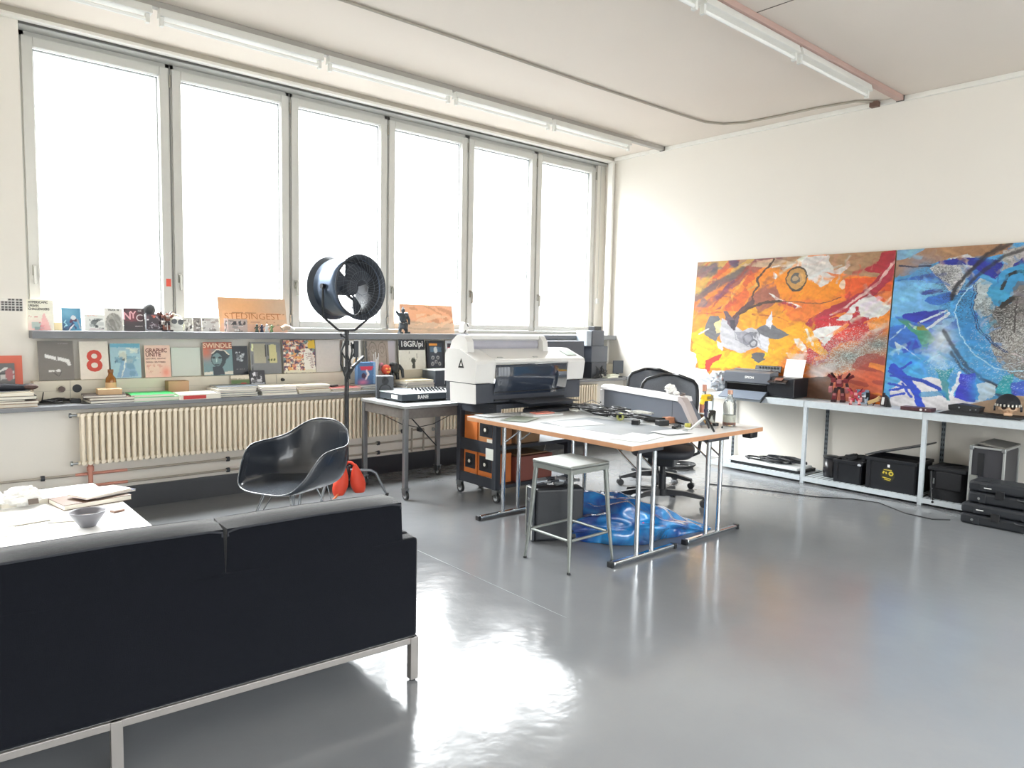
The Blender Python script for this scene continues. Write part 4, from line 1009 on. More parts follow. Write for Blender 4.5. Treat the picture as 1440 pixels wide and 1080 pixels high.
obj('clamp_body', MB().cyl((-.13, .02, .03), (-.05, .03, .035), .028, n=14).cyl((.02, .03, .04), (.09, .02, .03), .032, n=14), mat('clamp_metal', '8b9096', .3, .7), cam_)

# ================================================================ BLUE BAG
bm_ = bpy.data.materials.new('blue_translucent_plastic'); bm_.use_nodes = True
nt = bm_.node_tree; b = nt.nodes['Principled BSDF']; tc = nt.nodes.new('ShaderNodeTexCoord')
nz = nt.nodes.new('ShaderNodeTexNoise'); nz.inputs['Scale'].default_value = 3.5; nz.inputs['Detail'].default_value = 4; nz.inputs['Distortion'].default_value = 1.2
nt.links.new(tc.outputs['Object'], nz.inputs['Vector'])
cr = nt.nodes.new('ShaderNodeValToRGB'); cr.color_ramp.elements[0].position = .35; cr.color_ramp.elements[1].position = .68
cr.color_ramp.elements[0].color = (*lin('0d3a86'), 1); cr.color_ramp.elements[1].color = (*lin('1f9be6'), 1)
nt.links.new(nz.outputs['Fac'], cr.inputs['Fac']); nt.links.new(cr.outputs['Color'], b.inputs['Base Color'])
b.inputs['Roughness'].default_value = .14; b.inputs['Transmission Weight'].default_value = .25; b.inputs['Coat Weight'].default_value = .6; b.inputs['Coat Roughness'].default_value = .08
v = nt.nodes.new('ShaderNodeTexVoronoi'); v.feature = 'DISTANCE_TO_EDGE'; v.inputs['Scale'].default_value = 7
nz2 = nt.nodes.new('ShaderNodeTexNoise'); nz2.inputs['Scale'].default_value = 4
mxv = nt.nodes.new('ShaderNodeMix'); mxv.data_type = 'RGBA'; mxv.inputs['Factor'].default_value = .25
nt.links.new(tc.outputs['Object'], nz2.inputs['Vector']); nt.links.new(tc.outputs['Object'], mxv.inputs['A']); nt.links.new(nz2.outputs['Color'], mxv.inputs['B']); nt.links.new(mxv.outputs['Result'], v.inputs['Vector'])
bp = nt.nodes.new('ShaderNodeBump'); bp.inputs['Strength'].default_value = .4; bp.inputs['Distance'].default_value = .03
nt.links.new(v.outputs['Distance'], bp.inputs['Height']); nt.links.new(bp.outputs['Normal'], b.inputs['Normal'])
bg = thing('plastic_bag', 'big crumpled translucent blue plastic bag lying under the work table', 'bag', (4.02, 3.36, 0), -27)
def bagf(u, v):
    # long ridge from the tall end (local -x) to the pinched end (local +x)
    a = u*2*math.pi; t = v
    x = -.47+1.15*t
    env = (math.sin(math.pi*min(1, (t*.93+.045)))**.42)
    hgt = (.30*(1-t**1.5)+.03)*(.6+.4*env)*(.0+env)
    wid = (.32*(1-t)**.5+.10)*env
    fold = 1+.09*math.sin(a*5+t*9)+.06*math.sin(a*9-t*17)+.05*math.sin(t*23+a*3)
    return (x+.015*math.sin(a*7+t*20), wid*math.cos(a)*fold+.02*math.sin(t*11), max(.0, hgt*(.5+.5*math.sin(a))*fold if math.sin(a) > -.3 else hgt*.02))
obj('bag_film', MB().grid(bagf, 56, 44, 0, True, flip=True), bm_, bg, weld=True)
REDT = mat('red_tie', 'c8405a', .5)
obj('red_tie', MB().tube([(.18, -.26, .10), (.20, -.25, .12), (.22, -.26, .10), (.26, -.24, .08)], .008, 6).tube([(-.05, -.305, .11), (0, -.30, .13), (.03, -.29, .14)], .005, 6), REDT, bg)

# ================================================================ OFFICE CHAIRS
MESHF = mat('chair_mesh_fabric', '6b6f76', .7, var=.25, scale=120)
def office(label, x, y, rz, back_h=1.09, group='mesh office swivel chairs'):
    t = thing('office_chair', label, 'office chair', (x, y, 0), rz, group)
    obj('hub', MB().cyl((0, 0, .085), (0, 0, .14), .045, n=18), BLACK, t)
    obj('gas_column', MB().cyl((0, 0, .14), (0, 0, .42), .024, n=16).cyl((0, 0, .14), (0, 0, .27), .032, n=16), BLACK, t)
    return t
def office_full(label, x, y, rz, arms, sh=.47):
    t = office(label, x, y, rz)
    for a in arms:
        ca, sa = math.cos(R(a)), math.sin(R(a)); T = Matrix.Rotation(R(a), 4, 'Z')
        m = MB().prism([(.03, .14), (.20, .128), (.345, .092), (.355, .070), (.30, .072), (.17, .092), (.03, .085)], 'y', -.022, .022, T=Matrix.Identity(4))
        m.v = [tuple(T @ Vector(p)) for p in m.v]
        arm = obj('base_arm', m, mat('chair_base_black', '1d1f23', .38), t, bev=.006)
        w_ = MB()
        for s_ in (-.013, .013):
            w_.cyl((ca*.345-sa*(s_-.009), sa*.345+ca*(s_-.009), .030), (ca*.345-sa*(s_+.009), sa*.345+ca*(s_+.009), .030), .030, n=18)
        w_.cyl((ca*.345, sa*.345, .045), (ca*.345, sa*.345, .074), .009, n=10)
        obj('caster', w_, mat('caster_black', '18191c', .35), arm)
    # seat: rounded pan, local +x is the front
    def st_(u, v):
        a = u*2*math.pi; r = v
        cx_ = .25*abs(math.cos(a))**.6*(1 if math.cos(a) > 0 else -1); cy_ = .255*abs(math.sin(a))**.6*(1 if math.sin(a) > 0 else -1)
        return (cx_*r, cy_*r, sh+.012-.02*r*r+.02*(cx_*r < -.15))
    obj('seat', MB().grid(st_, 32, 8, 0, True), mat('chair_seat_dark', '2b2d33', .6), t, weld=True, solid=.07, sub=1)
    obj('seat_mechanism', MB().box(-.16, -.11, .35, .12, .11, .425).box(-.27, -.035, .40, -.12, .035, .43), BLACK, t, bev=.01)
    # back: curved oval frame with mesh
    def bk(u, v):
        a = (u*2-1); z = sh+.14+v*(1.09-sh-.14)
        w_ = .245*(1-.32*abs(v-.55)**2*2)*(1 if v < .8 else math.sqrt(max(0, 1-((v-.8)/.2)**2))*.62+.38)
        yv = a*w_
        return (-.265-.05*v+.09*(a*a)*1.0+.03*math.sin(v*math.pi), yv, z)
    obj('back_mesh', MB().grid(bk, 16, 16, 0, True), MESHF, t, solid=.006)
    per = [bk(k/10, 0) for k in range(11)]+[bk(1, k/12) for k in range(1, 13)]+[bk(1-k/10, 1) for k in range(1, 11)]+[bk(0, 1-k/12) for k in range(1, 12)]
    obj('back_frame', MB().tube(per, .014, 8, closed=True), BLACK, t)
    obj('back_spine', MB().tube([(-.24, 0, .42), (-.325, 0, .50), (-.335, 0, .66)], .022, 8), BLACK, t)
    for s_ in (-1, 1):
        ar = MB().tube([(-.05, s_*.22, .43), (-.05, s_*.285, .46), (-.07, s_*.295, .60), (-.06, s_*.29, .655)], .014, 8)
        ao = obj('armrest_post', ar, BLACK, t)
        obj('arm_pad', MB().box(-.17, s_*.29-.04, .66, .10, s_*.29+.04, .685), BLACK, ao, bev=.01)
    return t
office_full('black swivel office chair with mesh back pulled up to the work table', 4.88, 3.67, 208, [-51-208, 21-208, 93-208, 126-208, 165-208])
office_full('second black swivel office chair standing behind, nearer the room corner', 5.47, 4.20, 236, [-68-236, 4-236, 76-236, 148-236, 220-236])
# ================================================================ SLOTTED STEEL SHELVING along the painting wall
SX0, SX1 = 6.74, 7.22
ST = .812
sy = [4.46, 3.385, 2.31, 1.235, .16]
shelf = thing('steel_shelving', 'low galvanised slotted angle shelving along the wall below the paintings', 'shelving', (6.98, 2.8, 0))
def slot_post(x, y, sx_, sy_):
    m = MB().box(x, y, 0, x+sx_*.034, y+sy_*.003, ST-.002).box(x, y+sy_*.0031, 0, x+sx_*.003, y+sy_*.034, ST-.002)
    return m
HOLE = mat('slot_hole_dark', '25282c', .7)
for i, y in enumerate(sy):
    m = slot_post(SX0, y-.017, 1, 1)
    obj('post', m, GALV, shelf, True)
    m = MB().box(SX1-.004, y-.017, 0, SX1, y+.017, ST-.002)
    o = obj('rear_post', m, mat('rear_post_grey', '6f767b', .5, .5), shelf, True)
    hm = MB()
    for k in range(16):
        z = .05+k*.047
        for dy in (-.008, .008): hm.box(SX1-.0055, y+dy-.004, z, SX1-.0045, y+dy+.004, z+.024)
    hm.v = [(p[0]-6.98, p[1]-2.8, p[2]) for p in hm.v]
    obj('slots', hm, HOLE, o)
for a, b in zip(sy[1:], sy[:-1]):
    for z0, z1, nm_ in ((ST-.062, ST, 'top_shelf'), (.020, .062, 'bottom_shelf')):
        m = MB().box(SX0-.004, a+.018, z0, SX0-.0005, b-.018, z1).box(SX0, a+.018, z1-.004, SX1-.006, b-.018, z1)
        m.box(SX1-.010, a+.018, z0, SX1-.006, b-.018, z1-.0045)
        o = obj(nm_, m, GALV, shelf, True)
        if nm_ == 'bottom_shelf':
            g = MB(); k = a+.03
            while k < b-.03: g.box(SX0+.02, k, z1+.0001, SX1-.03, k+.012, z1+.0012); k += .052
            g.v = [(p[0]-6.98, p[1]-2.8, p[2]) for p in g.v]
            obj('slat_grooves', g, mat('groove_grey', '7d858b', .5, .4), o)

# ---- wide format photo printer on the shelf
BP = mat('photo_printer_black', '202227', .3, var=.04); BPG = mat('photo_printer_grey_lid', '5a5f68', .3, var=.03)
pp_ = thing('photo_printer', 'wide black photo printer with open paper tray on the shelf', 'printer', (6.95, 3.93, ST+.0))
obj('body', MB().box(6.80, 3.545, ST+.006, 7.10, 4.335, ST+.205), BP, pp_, True, bev=.012, seg=3)
obj('feet', MB().box(6.84, 3.60, ST, 6.9, 3.7, ST+.0055).box(6.84, 4.2, ST, 6.9, 4.3, ST+.0055), RUBBER, pp_, True)
obj('front_lid', MB().prism([(6.795, ST+.125), (6.775, ST+.13), (6.785, ST+.235), (6.82, ST+.245), (6.95, ST+.25), (6.95, ST+.206)], 'y', 3.80, 4.335), BPG, pp_, True, bev=.004)
pp_m = MB().cbox((6.80, 3.71, ST+.175), (.10, .2, .02), (0, -25, 0))
obj('control_panel', pp_m, mat('panel_brownish_black', '3a3230', .25), pp_, True, bev=.004)
obj('panel_screen', MB().cbox((6.783, 3.70, ST+.190), (.05, .08, .003), (0, -25, 0)), mat('screen_dull', '8a5f52', .2), pp_, True)
obj('output_slot', MB().box(6.792, 3.84, ST+.045, 6.7985, 4.30, ST+.115), mat('slot_gloss_black', '0c0d10', .15), pp_, True)
obj('silver_line', MB().box(6.786, 3.84, ST+.1165, 6.7915, 4.30, ST+.121), STEEL, pp_, True)
obj('output_tray', MB().prism([(6.795, ST+.03), (6.67, ST-.035), (6.663, ST-.028), (6.79, ST+.045)], 'y', 3.83, 4.32), mat('tray_blue_grey', '6d7683', .35), pp_, True, label='grey paper tray hanging over the shelf edge')
obj('tray_side', MB().prism([(6.795, ST+.025), (6.665, ST-.06), (6.655, ST-.055), (6.79, ST+.055)], 'y', 3.818, 3.828), BP, pp_, True)
obj('feed_support', MB().cbox((6.99, 4.10, ST+.245), (.10, .52, .012), (0, 0, 0)).cbox((7.06, 3.98, ST+.27), (.012, .30, .07), (0, 15, 0)), BP, pp_, True, bev=.003)
obj('feed_support_bar', MB().cbox((6.96, 4.10, ST+.2605), (.04, .42, .012)), mat('bar_silver_grey', '9da0a5', .3, .5), pp_, True)
tn = MB()
for k in range(7): tn.cbox((7.049, 3.87+k*.034, ST+.285), (.004, .012, .02), (0, 15, 0))
obj('tray_notches', tn, mat('notch_black', '0a0a0c', .6), pp_, True)
obj('loaded_paper', MB().cbox((7.05, 3.68, ST+.29), (.003, .21, .20), (0, 18, 0)), mat('loaded_sheet', 'f1f0ee', .5), pp_, True)
text('brand_lettering', 'EPSON', .034, TW_, pp_, (6.7775-6.95, 4.03-3.93, .185), (84, 0, -90), bold=.0008)
single('clear_wrap', 'crumpled clear plastic wrap at the end of the shelf beside the black printer', 'plastic wrap', crumple(.11, 21, (.8, 1.0, .95), amp=.35),
       mat('clear_wrap_plastic', 'dfe6ee', .12, Transmission_Weight=.55), (6.93, 4.47, ST))

# ---- toys
def robot(label, x, y, z, s, rz, cols, lean=0, crouch=False):
    t = thing('toy_robot', label, 'toy robot', (x, y, z), rz)
    A, B, D = cols
    c = 0 if not crouch else -.035
    m = MB().cbox((0, 0, .150+c), (.05, .045, .055), (0, 0, 0)).cbox((0, -.02, .165+c), (.035, .02, .03), (20, 0, 0), 1).cbox((0, 0, .115+c), (.03, .03, .03), (0, 0, 0), 2)
    m.v = [(p[0]*s, p[1]*s, p[2]*s) for p in m.v]; obj('torso', m, [A, B, D], t, bev=.003*s)
    m = MB().cbox((0, -.003, .198+c), (.024, .026, .026)).cbox((-.012, 0, .215+c), (.004, .012, .024), (0, -20, 0), 2).cbox((.012, 0, .215+c), (.004, .012, .024), (0, 20, 0), 2)
    m.v = [(p[0]*s, p[1]*s, p[2]*s) for p in m.v]; obj('head', m, [A, B, D], t, bev=.002*s)
    for k in (-1, 1):
        m = MB().cbox((k*.045, 0, .172+c), (.035, .04, .034), (0, k*15, 0)).cbox((k*.058, -.008, .132+c), (.020, .024, .04), (0, k*-12, 0), 2).cbox((k*.060, -.026, .100+c), (.026, .034, .042), (25, 0, 0), 1)
        m.v = [(p[0]*s, p[1]*s, p[2]*s) for p in m.v]; obj('arm', m, [A, B, D], t, bev=.002*s)
        if crouch:
            m = MB().cbox((k*.030, -.03, .062), (.028, .06, .03), (10, 0, k*20)).cbox((k*.045, -.05, .035), (.026, .03, .05), (-15, 0, 0), 1).cbox((k*.048, -.06, .008), (.032, .055, .016), (0, 0, 0), 2)
        else:
            m = MB().cbox((k*.024, 0, .090), (.028, .032, .045), (0, k*-8, 0), 2).cbox((k*.030, -.004, .045), (.034, .038, .055), (0, k*-5, 0)).cbox((k*.030, -.012, .062), (.022, .03, .02), (0, 0, 0), 1).cbox((k*.033, -.012, .010), (.036, .06, .020), (0, 0, 0), 2)
        m.v = [(p[0]*s, p[1]*s, p[2]*s) for p in m.v]; obj('leg', m, [A, B, D], t, bev=.002*s)
        m = MB().cbox((k*.045, .035, .195+c), (.016, .012, .09), (20, k*35, 0), 2).cbox((k*.075, .035, .20+c), (.05, .006, .025), (0, k*-30, 0), 0)
        m.v = [(p[0]*s, p[1]*s, p[2]*s) for p in m.v]; obj('wing', m, [A, B, D], t)
    return t
RR = mat('toy_red', '8e2f38', .35, var=.15, scale=40); RP = mat('toy_pink', 'd79a98', .4); RK = mat('toy_dark', '2a2024', .4); RW = mat('toy_white', 'd9d6d4', .4); RS = mat('toy_slate', '4a4f58', .4); GD = mat('toy_gold', 'c9a874', .35, .3); RB = mat('toy_maroon', '5c2a2e', .4)
robot('tall maroon and pink toy robot standing before the orange painting', 6.95, 3.16, ST, 1.22, -75, (mat('toy_wine', '6e2029', .35, var=.2, scale=60), mat('toy_dusty_pink', 'a8686a', .4), mat('toy_dark_maroon', '2f1519', .4)))
robot('crouching crimson toy robot in front of the small framed card', 6.86, 2.96, ST, .78, -70, (mat('toy_crimson', 'b3364a', .35), RP, RR), crouch=True)
t = thing('framed_card', 'small blue grey picture card standing behind the crouching toy robot', 'picture card', (6.99, 2.96, ST), -80)
art = Art(24, 28, '8fa3b5', .02); art.poly([(0, 0), (1, 0), (1, .25), (0, .3)], '6d8aa2'); art.blocks(14, 4, ['d9dfe6', '4c4f5c', 'b9c4d0'], .1, .3, .9, .95); art.poly([(.4, .3), (.6, .3), (.75, .9), (.3, .9)], '57494f'); art.line([(.2, .5), (.5, .45), (.8, .5)], .06, 'eef0f4')
flat('card_front', art, .115, .135, .006, [paintmat('printed_gloss', .35, .03), BLACK], (0, 0, 0), 0, 8, t)
obj('rear_stand', MB().cbox((.045, .045, .06), (.03, .07, .11), (10, 0, 10)), BLACK, t)
t = thing('toy_animal', 'gold and black winged toy figure beside the seam of the two paintings', 'toy figure', (6.90, 2.76, ST), -80)
obj('wing', MB().cbox((-.05, 0, .045), (.10, .03, .035), (0, -25, 0)).cbox((-.02, .01, .065), (.07, .02, .03), (0, -40, 0)), GD, t, bev=.004)
obj('body', MB().cbox((.04, 0, .05), (.05, .04, .09), (0, 10, 0)).cbox((.035, 0, .11), (.025, .03, .035), (0, 0, 0)), RK, t, bev=.005)
obj('breast_plate', MB().cbox((.035, -.023, .055), (.022, .006, .07), (0, 5, 0)), RW, t, bev=.002)
obj('leg', MB().tube([(-.07, 0, .04), (-.10, -.01, .02), (-.09, -.02, .003)], .005, 6), RK, t)
obj('leg', MB().tube([(-.03, 0, .035), (-.04, -.02, .02), (-.045, -.03, .003)], .005, 6), RK, t)
obj('cape', MB().prism([(.055, .0), (.10, .0), (.075, .085), (.05, .11)], 'y', -.01, .03), BLACK, t)
t = thing('small_amplifier', 'slim dark red box with a round white knob on the shelf edge', 'audio box', (6.80, 2.40, ST), -90)
obj('box_body', MB().box(-.125, -.03, .003, .125, .09, .034), mat('amp_maroon', '4a2a30', .4, var=.5, scale=60), t, bev=.002)
obj('knob', MB().cyl((.045, -.0305, .018), (.045, -.036, .018), .011, n=16).cyl((.082, -.0305, .022), (.082, -.034, .022), .006, n=12), RW, t)
obj('feet', MB().box(-.11, -.02, 0, -.09, .0, .0028).box(.09, -.02, 0, .11, .0, .0028), RUBBER, t)
t = thing('folded_hat', 'flat black leather hat like object with steel rivets on the shelf', 'hat', (6.86, 2.045, ST), -90)
obj('brim', MB().prism([(-.20, .0), (.19, .0), (.15, .025), (.11, .03), (-.10, .035), (-.15, .02)], 'y', -.06, .12), mat('leather_black', '1e1f22', .5, bump=.4, bscale=40), t, bev=.006)
obj('crown', MB().prism([(-.115, .036), (.11, .031), (.12, .075), (.05, .085), (-.05, .092), (-.12, .078)], 'y', -.03, .10), mat('leather_black', '1e1f22', .5), t, bev=.008)
obj('rivets', MB().ell((-.035, -.032, .062), .008).ell((.05, -.033, .05), .006).ell((.09, -.033, .055), .006), STEEL, t)
# skull with a knitted cap on black book
BONE = mat('skull_bone', 'c9a789', .5, var=.15, scale=30)
single('black_book', 'flat black book below the skull at the right end of the shelf', 'book', MB().box(-.16, -.11, 0, .16, .11, .022), mat('book_cloth_black', '141518', .6), (6.92, 1.80, ST), -88, bev=.002)
t = thing('toy_skull', 'bone coloured skull wearing a black studded cap on the shelf', 'skull', (6.95, 1.76, ST+.0225), -72)
def sk(u, v):
    a, p = u*2*math.pi, v*math.pi
    x, y, z = math.sin(p)*math.cos(a), math.sin(p)*math.sin(a), math.cos(p)
    r = .078*(1+.05*(y > 0)*y)
    dx = dy = 0
    f = max(0, -y)
    for ex in (-.42, .42):
        d = math.hypot((x-ex)/.30, (z+.12)/.26)
        if d < 1 and y < 0: r -= .030*(1-d*d)
    dn = math.hypot(x/.13, (z+.48)/.16)
    if dn < 1 and y < 0: r -= .018*(1-dn*dn)
    if z < -.45: r *= 1-.22*abs(x)
    return (r*x*.92, r*y*1.1, .075+r*z*.98)
obj('cranium', MB().grid(sk, 44, 30, 0, True, flip=True), BONE, t, weld=True)
obj('eye_socket', MB().ell((-.030, -.058, .066), (.018, .012, .016)).ell((.030, -.058, .066), (.018, .012, .016)), mat('socket_dark_brown', '2e1c10', .8), t)
obj('jaw', MB().cbox((0, -.055, .012), (.06, .04, .024)), BONE, t, bev=.008)
def cap(u, v):
    a, p = u*2*math.pi, v*math.pi*.55; r = .089
    return (r*math.sin(p)*math.cos(a)*.95, r*1.12*math.sin(p)*math.sin(a)+.006, .088+r*math.cos(p))
obj('cap', MB().grid(cap, 32, 12, 0, True, flip=True), mat('cap_black_cloth', '17181c', .8), t, solid=.004)
m = MB()
for k in range(9):
    a = R(200+k*17); m.cbox((.093*math.cos(a), .104*math.sin(a)+.006, .086), (.012, .010, .02), (0, 0, math.degrees(a)+90))
obj('cap_studs', m, mat('stud_pale', 'cfcabf', .35, .4), t, bev=.002)
obj('ear_guard', MB().cyl((.084, 0, .055), (.098, 0, .055), .022, n=16).cyl((-.098, 0, .055), (-.084, 0, .055), .022, n=16), DGREY, t)

# ---- things on the bottom shelf
ZB = .063
t = thing('keyboard_case', 'flat white edged electronic case on the bottom shelf', 'case', (6.98, 3.76, ZB), 0)
obj('base', MB().box(6.80, 3.44, ZB, 7.14, 4.22, ZB+.03), BLACK, t, True, bev=.004)
obj('white_lid', MB().box(6.79, 3.46, ZB+.0305, 7.10, 4.24, ZB+.055), mat('lid_white', 'dfe2e2', .4), t, True, bev=.004)
t = thing('cable_heap', 'heap of black cables and straps on top of the white edged case', 'cables', (6.95, 3.75, ZB+.056))
rs = random.Random(9)
for k in range(9):
    cx_, cy_ = rs.uniform(6.90, 7.02), rs.uniform(3.55, 4.05)
    pts = [(cx_+.07*math.cos(i*.8+k), cy_+.12*math.sin(i*.8+k), ZB+.064+.006*k+.006*math.sin(i)) for i in range(11)]
    obj('cord', MB().tube(pts, .010, 6), CAB[0] if k % 3 else DGREY, t, True)
t = thing('cable_heap', 'loose black cable coil on the floor beneath the end of the shelf', 'cables', (6.35, 4.55, 0))
for k in range(4):
    pts = [(6.35+(.16+.01*k)*math.cos(i*.55+k), 4.55+(.12+.01*k)*math.sin(i*.55+k), .008+.011*k) for i in range(12)]
    obj('cord', MB().tube(pts, .007, 6), CAB[0], t, True)
t = thing('canister', 'black glossy cylindrical canister on the bottom shelf behind the post', 'canister', (6.98, 3.21, ZB))
obj('canister_body', MB().lathe([(0, 0), (.066, 0), (.070, .01), (.070, .185), (.0, .185)], n=28), mat('canister_gloss', '2b2b30', .2), t)
obj('lid', MB().lathe([(.073, .186), (.078, .192), (.078, .205), (.0, .207)], n=28), BLACK, t)
TUB = mat('tub_black_plastic', '17191e', .4, var=.05)
def tub(label, x0, y0, x1, y1, z0, z1, lid=False, logo=False):
    t = thing('storage_crate', label, 'crate', ((x0+x1)/2, (y0+y1)/2, z0), 0, 'black crates on the bottom shelf')
    w_ = .008
    m = MB().box(x0+.01, y0+.01, z0, x1-.01, y1-.01, z0+w_).box(x0+.01, y0+.01, z0+w_, x0+.01+w_, y1-.01, z1).box(x1-.01-w_, y0+.01, z0+w_, x1-.01, y1-.01, z1).box(x0+.01+w_, y0+.01, z0+w_, x1-.01-w_, y0+.01+w_, z1).box(x0+.01+w_, y1-.01-w_, z0+w_, x1-.01-w_, y1-.01, z1)
    obj('crate_body', m, TUB, t, True)
    m = MB().box(x0, y0, z1-.03, x0+.0095, y1, z1).box(x1-.0095, y0, z1-.03, x1, y1, z1).box(x0+.0095, y0, z1-.03, x1-.0095, y0+.0095, z1).box(x0+.0095, y1-.0095, z1-.03, x1-.0095, y1, z1)
    obj('rim', m, TUB, t, True, bev=.003)
    obj('corner_rib', MB().box(x0+.0035, y0+.02, z0+.005, x0+.0095, y0+.05, z1-.031).box(x0+.0035, y1-.05, z0+.005, x0+.0095, y1-.02, z1-.031), TUB, t, True)
    return t
t1 = tub('open black storage crate with folded cloth beside the canister', 6.79, 2.83, 7.16, 3.11, ZB, ZB+.215)
obj('pale_tag', MB().ell((6.783, 2.855, ZB+.19), (.006, .018, .012)), mat('tag_pale', 'b9bcc2', .5), t1, True)
single('black_cloth', 'folded black cloth filling the open storage crate', 'cloth', crumple(.16, 31, (1.0, .75, .30), amp=.3), mat('cloth_black', '15161a', .9), (6.975, 2.97, ZB+.16))
t2 = tub('taller black crate with yellow round logo and raised lid', 6.77, 2.35, 7.16, 2.80, ZB, ZB+.29)
obj('contents_black', MB().box(6.80, 2.38, ZB+.2, 7.13, 2.77, ZB+.262), mat('cloth_black', '15161a', .9), t2, True, bev=.02, seg=3)
obj('raised_lid', MB().cbox((6.97, 2.575, ZB+.372), (.36, .50, .012), (-17, 0, 0)), TUB, t2, True, bev=.004)
YL = mat('logo_yellow', 'c9b43a', .5, var=.3, scale=80)
m = MB().cyl((6.7795, 2.60, ZB+.145), (6.7785, 2.60, ZB+.145), .062, n=28)
lg = obj('logo_disc', m, mat('logo_dark', '2f2e1c', .5), t2, True)
m = MB().cyl((6.7784, 2.57, ZB+.16), (6.7776, 2.57, ZB+.16), .021, n=20).cyl((6.7775, 2.57, ZB+.16), (6.777, 2.57, ZB+.16), .010, n=14, mi=1)
m.cbox((6.778, 2.605, ZB+.115), (.001, .075, .008), (8, 0, 0)).cbox((6.778, 2.60, ZB+.10), (.001, .055, .006), (8, 0, 0)).cbox((6.778, 2.635, ZB+.165), (.001, .014, .024), (20, 0, 0)).cbox((6.778, 2.612, ZB+.162), (.001, .012, .02), (-20, 0, 0)).cbox((6.778, 2.60, ZB+.19), (.001, .07, .006), (0, 0, 0))
m.v = [(p[0]-t2.location.x, p[1]-t2.location.y, p[2]-t2.location.z) for p in m.v]
obj('logo_print', m, [YL, mat('logo_dark', '2f2e1c', .5)], lg)
obj('white_sticker', MB().box(6.7785, 2.585, ZB+.215, 6.7795, 2.605, ZB+.24), mat('sticker_white', 'e8e8e8', .5), t2, True)
bagm = mat('nylon_bag_black', '14151a', .75, bump=.5, bscale=18)
t = thing('camera_bag', 'soft black nylon bag on the bottom shelf behind the second post', 'bag', (6.97, 2.13, ZB))
def bagb(u, v):
    a = u*2*math.pi; z = v*.285
    p = (abs(math.cos(a))**.5*(1 if math.cos(a) > 0 else -1), abs(math.sin(a))**.5*(1 if math.sin(a) > 0 else -1))
    k = (1-.10*v)*(1+.03*math.sin(a*4+v*9))*(1 if v < .9 else 1-(v-.9)*5)
    return (p[0]*.17*k, p[1]*.15*k, z)
obj('bag_body', MB().grid(bagb, 32, 14, 0, True), bagm, t, weld=True)
obj('flap', MB().cbox((0, 0, .262), (.33, .30, .03), (0, 0, 0)).cbox((-.172, -.02, .17), (.012, .20, .15), (0, 0, 0)), bagm, t, bev=.012, seg=3)
obj('strap', MB().tube([(-.172, .12, .24), (-.185, .11, .12), (-.20, .09, .01), (-.24, .07, -.02)], .010, 6), BLACK, t)
obj('zipper_tab', MB().cbox((-.186, .09, .16), (.004, .012, .05)).ell((-.188, .10, .09), .008).ell((-.19, .10, .07), .007), STEEL, t)

# ---- flight case standing on the floor, two hard cases before it
FCM = mat('flight_case_edge', 'b9bcbb', .35, .7); FCP = mat('flight_case_panel', '35353a', .5)
t = thing('flight_case', 'upright rack case with aluminium edges against the shelving end', 'case', (6.95, 1.83, ZB))
fx0, fx1, fy0, fy1, fz = 6.62, 7.14, 1.845, 2.0, .575
fx0, fx1, fy0, fy1 = 6.755, 7.16, 1.70, 1.955
obj('case_panels', MB().box(fx0+.012, fy0+.012, ZB+.012, fx1-.012, fy1-.012, fz-.012), FCP, t, True)
e = MB(); r_ = .018
for x in (fx0, fx1-r_):
    for y in (fy0, fy1-r_): e.box(x, y, ZB, x+r_, y+r_, fz)
for z in (ZB, fz-r_):
    for y in (fy0, fy1-r_): e.box(fx0+r_, y, z, fx1-r_, y+r_, z+r_)
    for x in (fx0, fx1-r_): e.box(x, fy0+r_, z, x+r_, fy1-r_, z+r_)
obj('aluminium_edging', e, FCM, t, True, bev=.003)
e = MB()
for y in (fy0-.002, fy1-.030):
    for z in (ZB, fz-.034): e.box(fx0-.004, y, z, fx0+.03, y+.034, z+.036)
obj('ball_corner', e, STEEL, t, True, bev=.008, seg=3)
obj('front_slot', MB().box(fx0+.008, fy1-.105, .33, fx0+.0118, fy1-.06, .52), BLACK, t, True)
obj('butterfly_latch', MB().box(fx0-.012, fy1-.07, .25, fx0+.0115, fy1-.01, .33).box(fx0-.014, fy1-.06, .10, fx0+.0115, fy1-.01, .17), mat('latch_steel', 'a7a9a6', .3, .8), t, True, bev=.004)
obj('cover_flap', MB().cbox((6.96, 1.80, fz+.012), (.40, .20, .018), (6, 0, 0)), mat('flap_grey', '5e5c58', .5), t, True, bev=.004)
HC = mat('hard_case_black', '1f2227', .42, bump=.08, bscale=160)
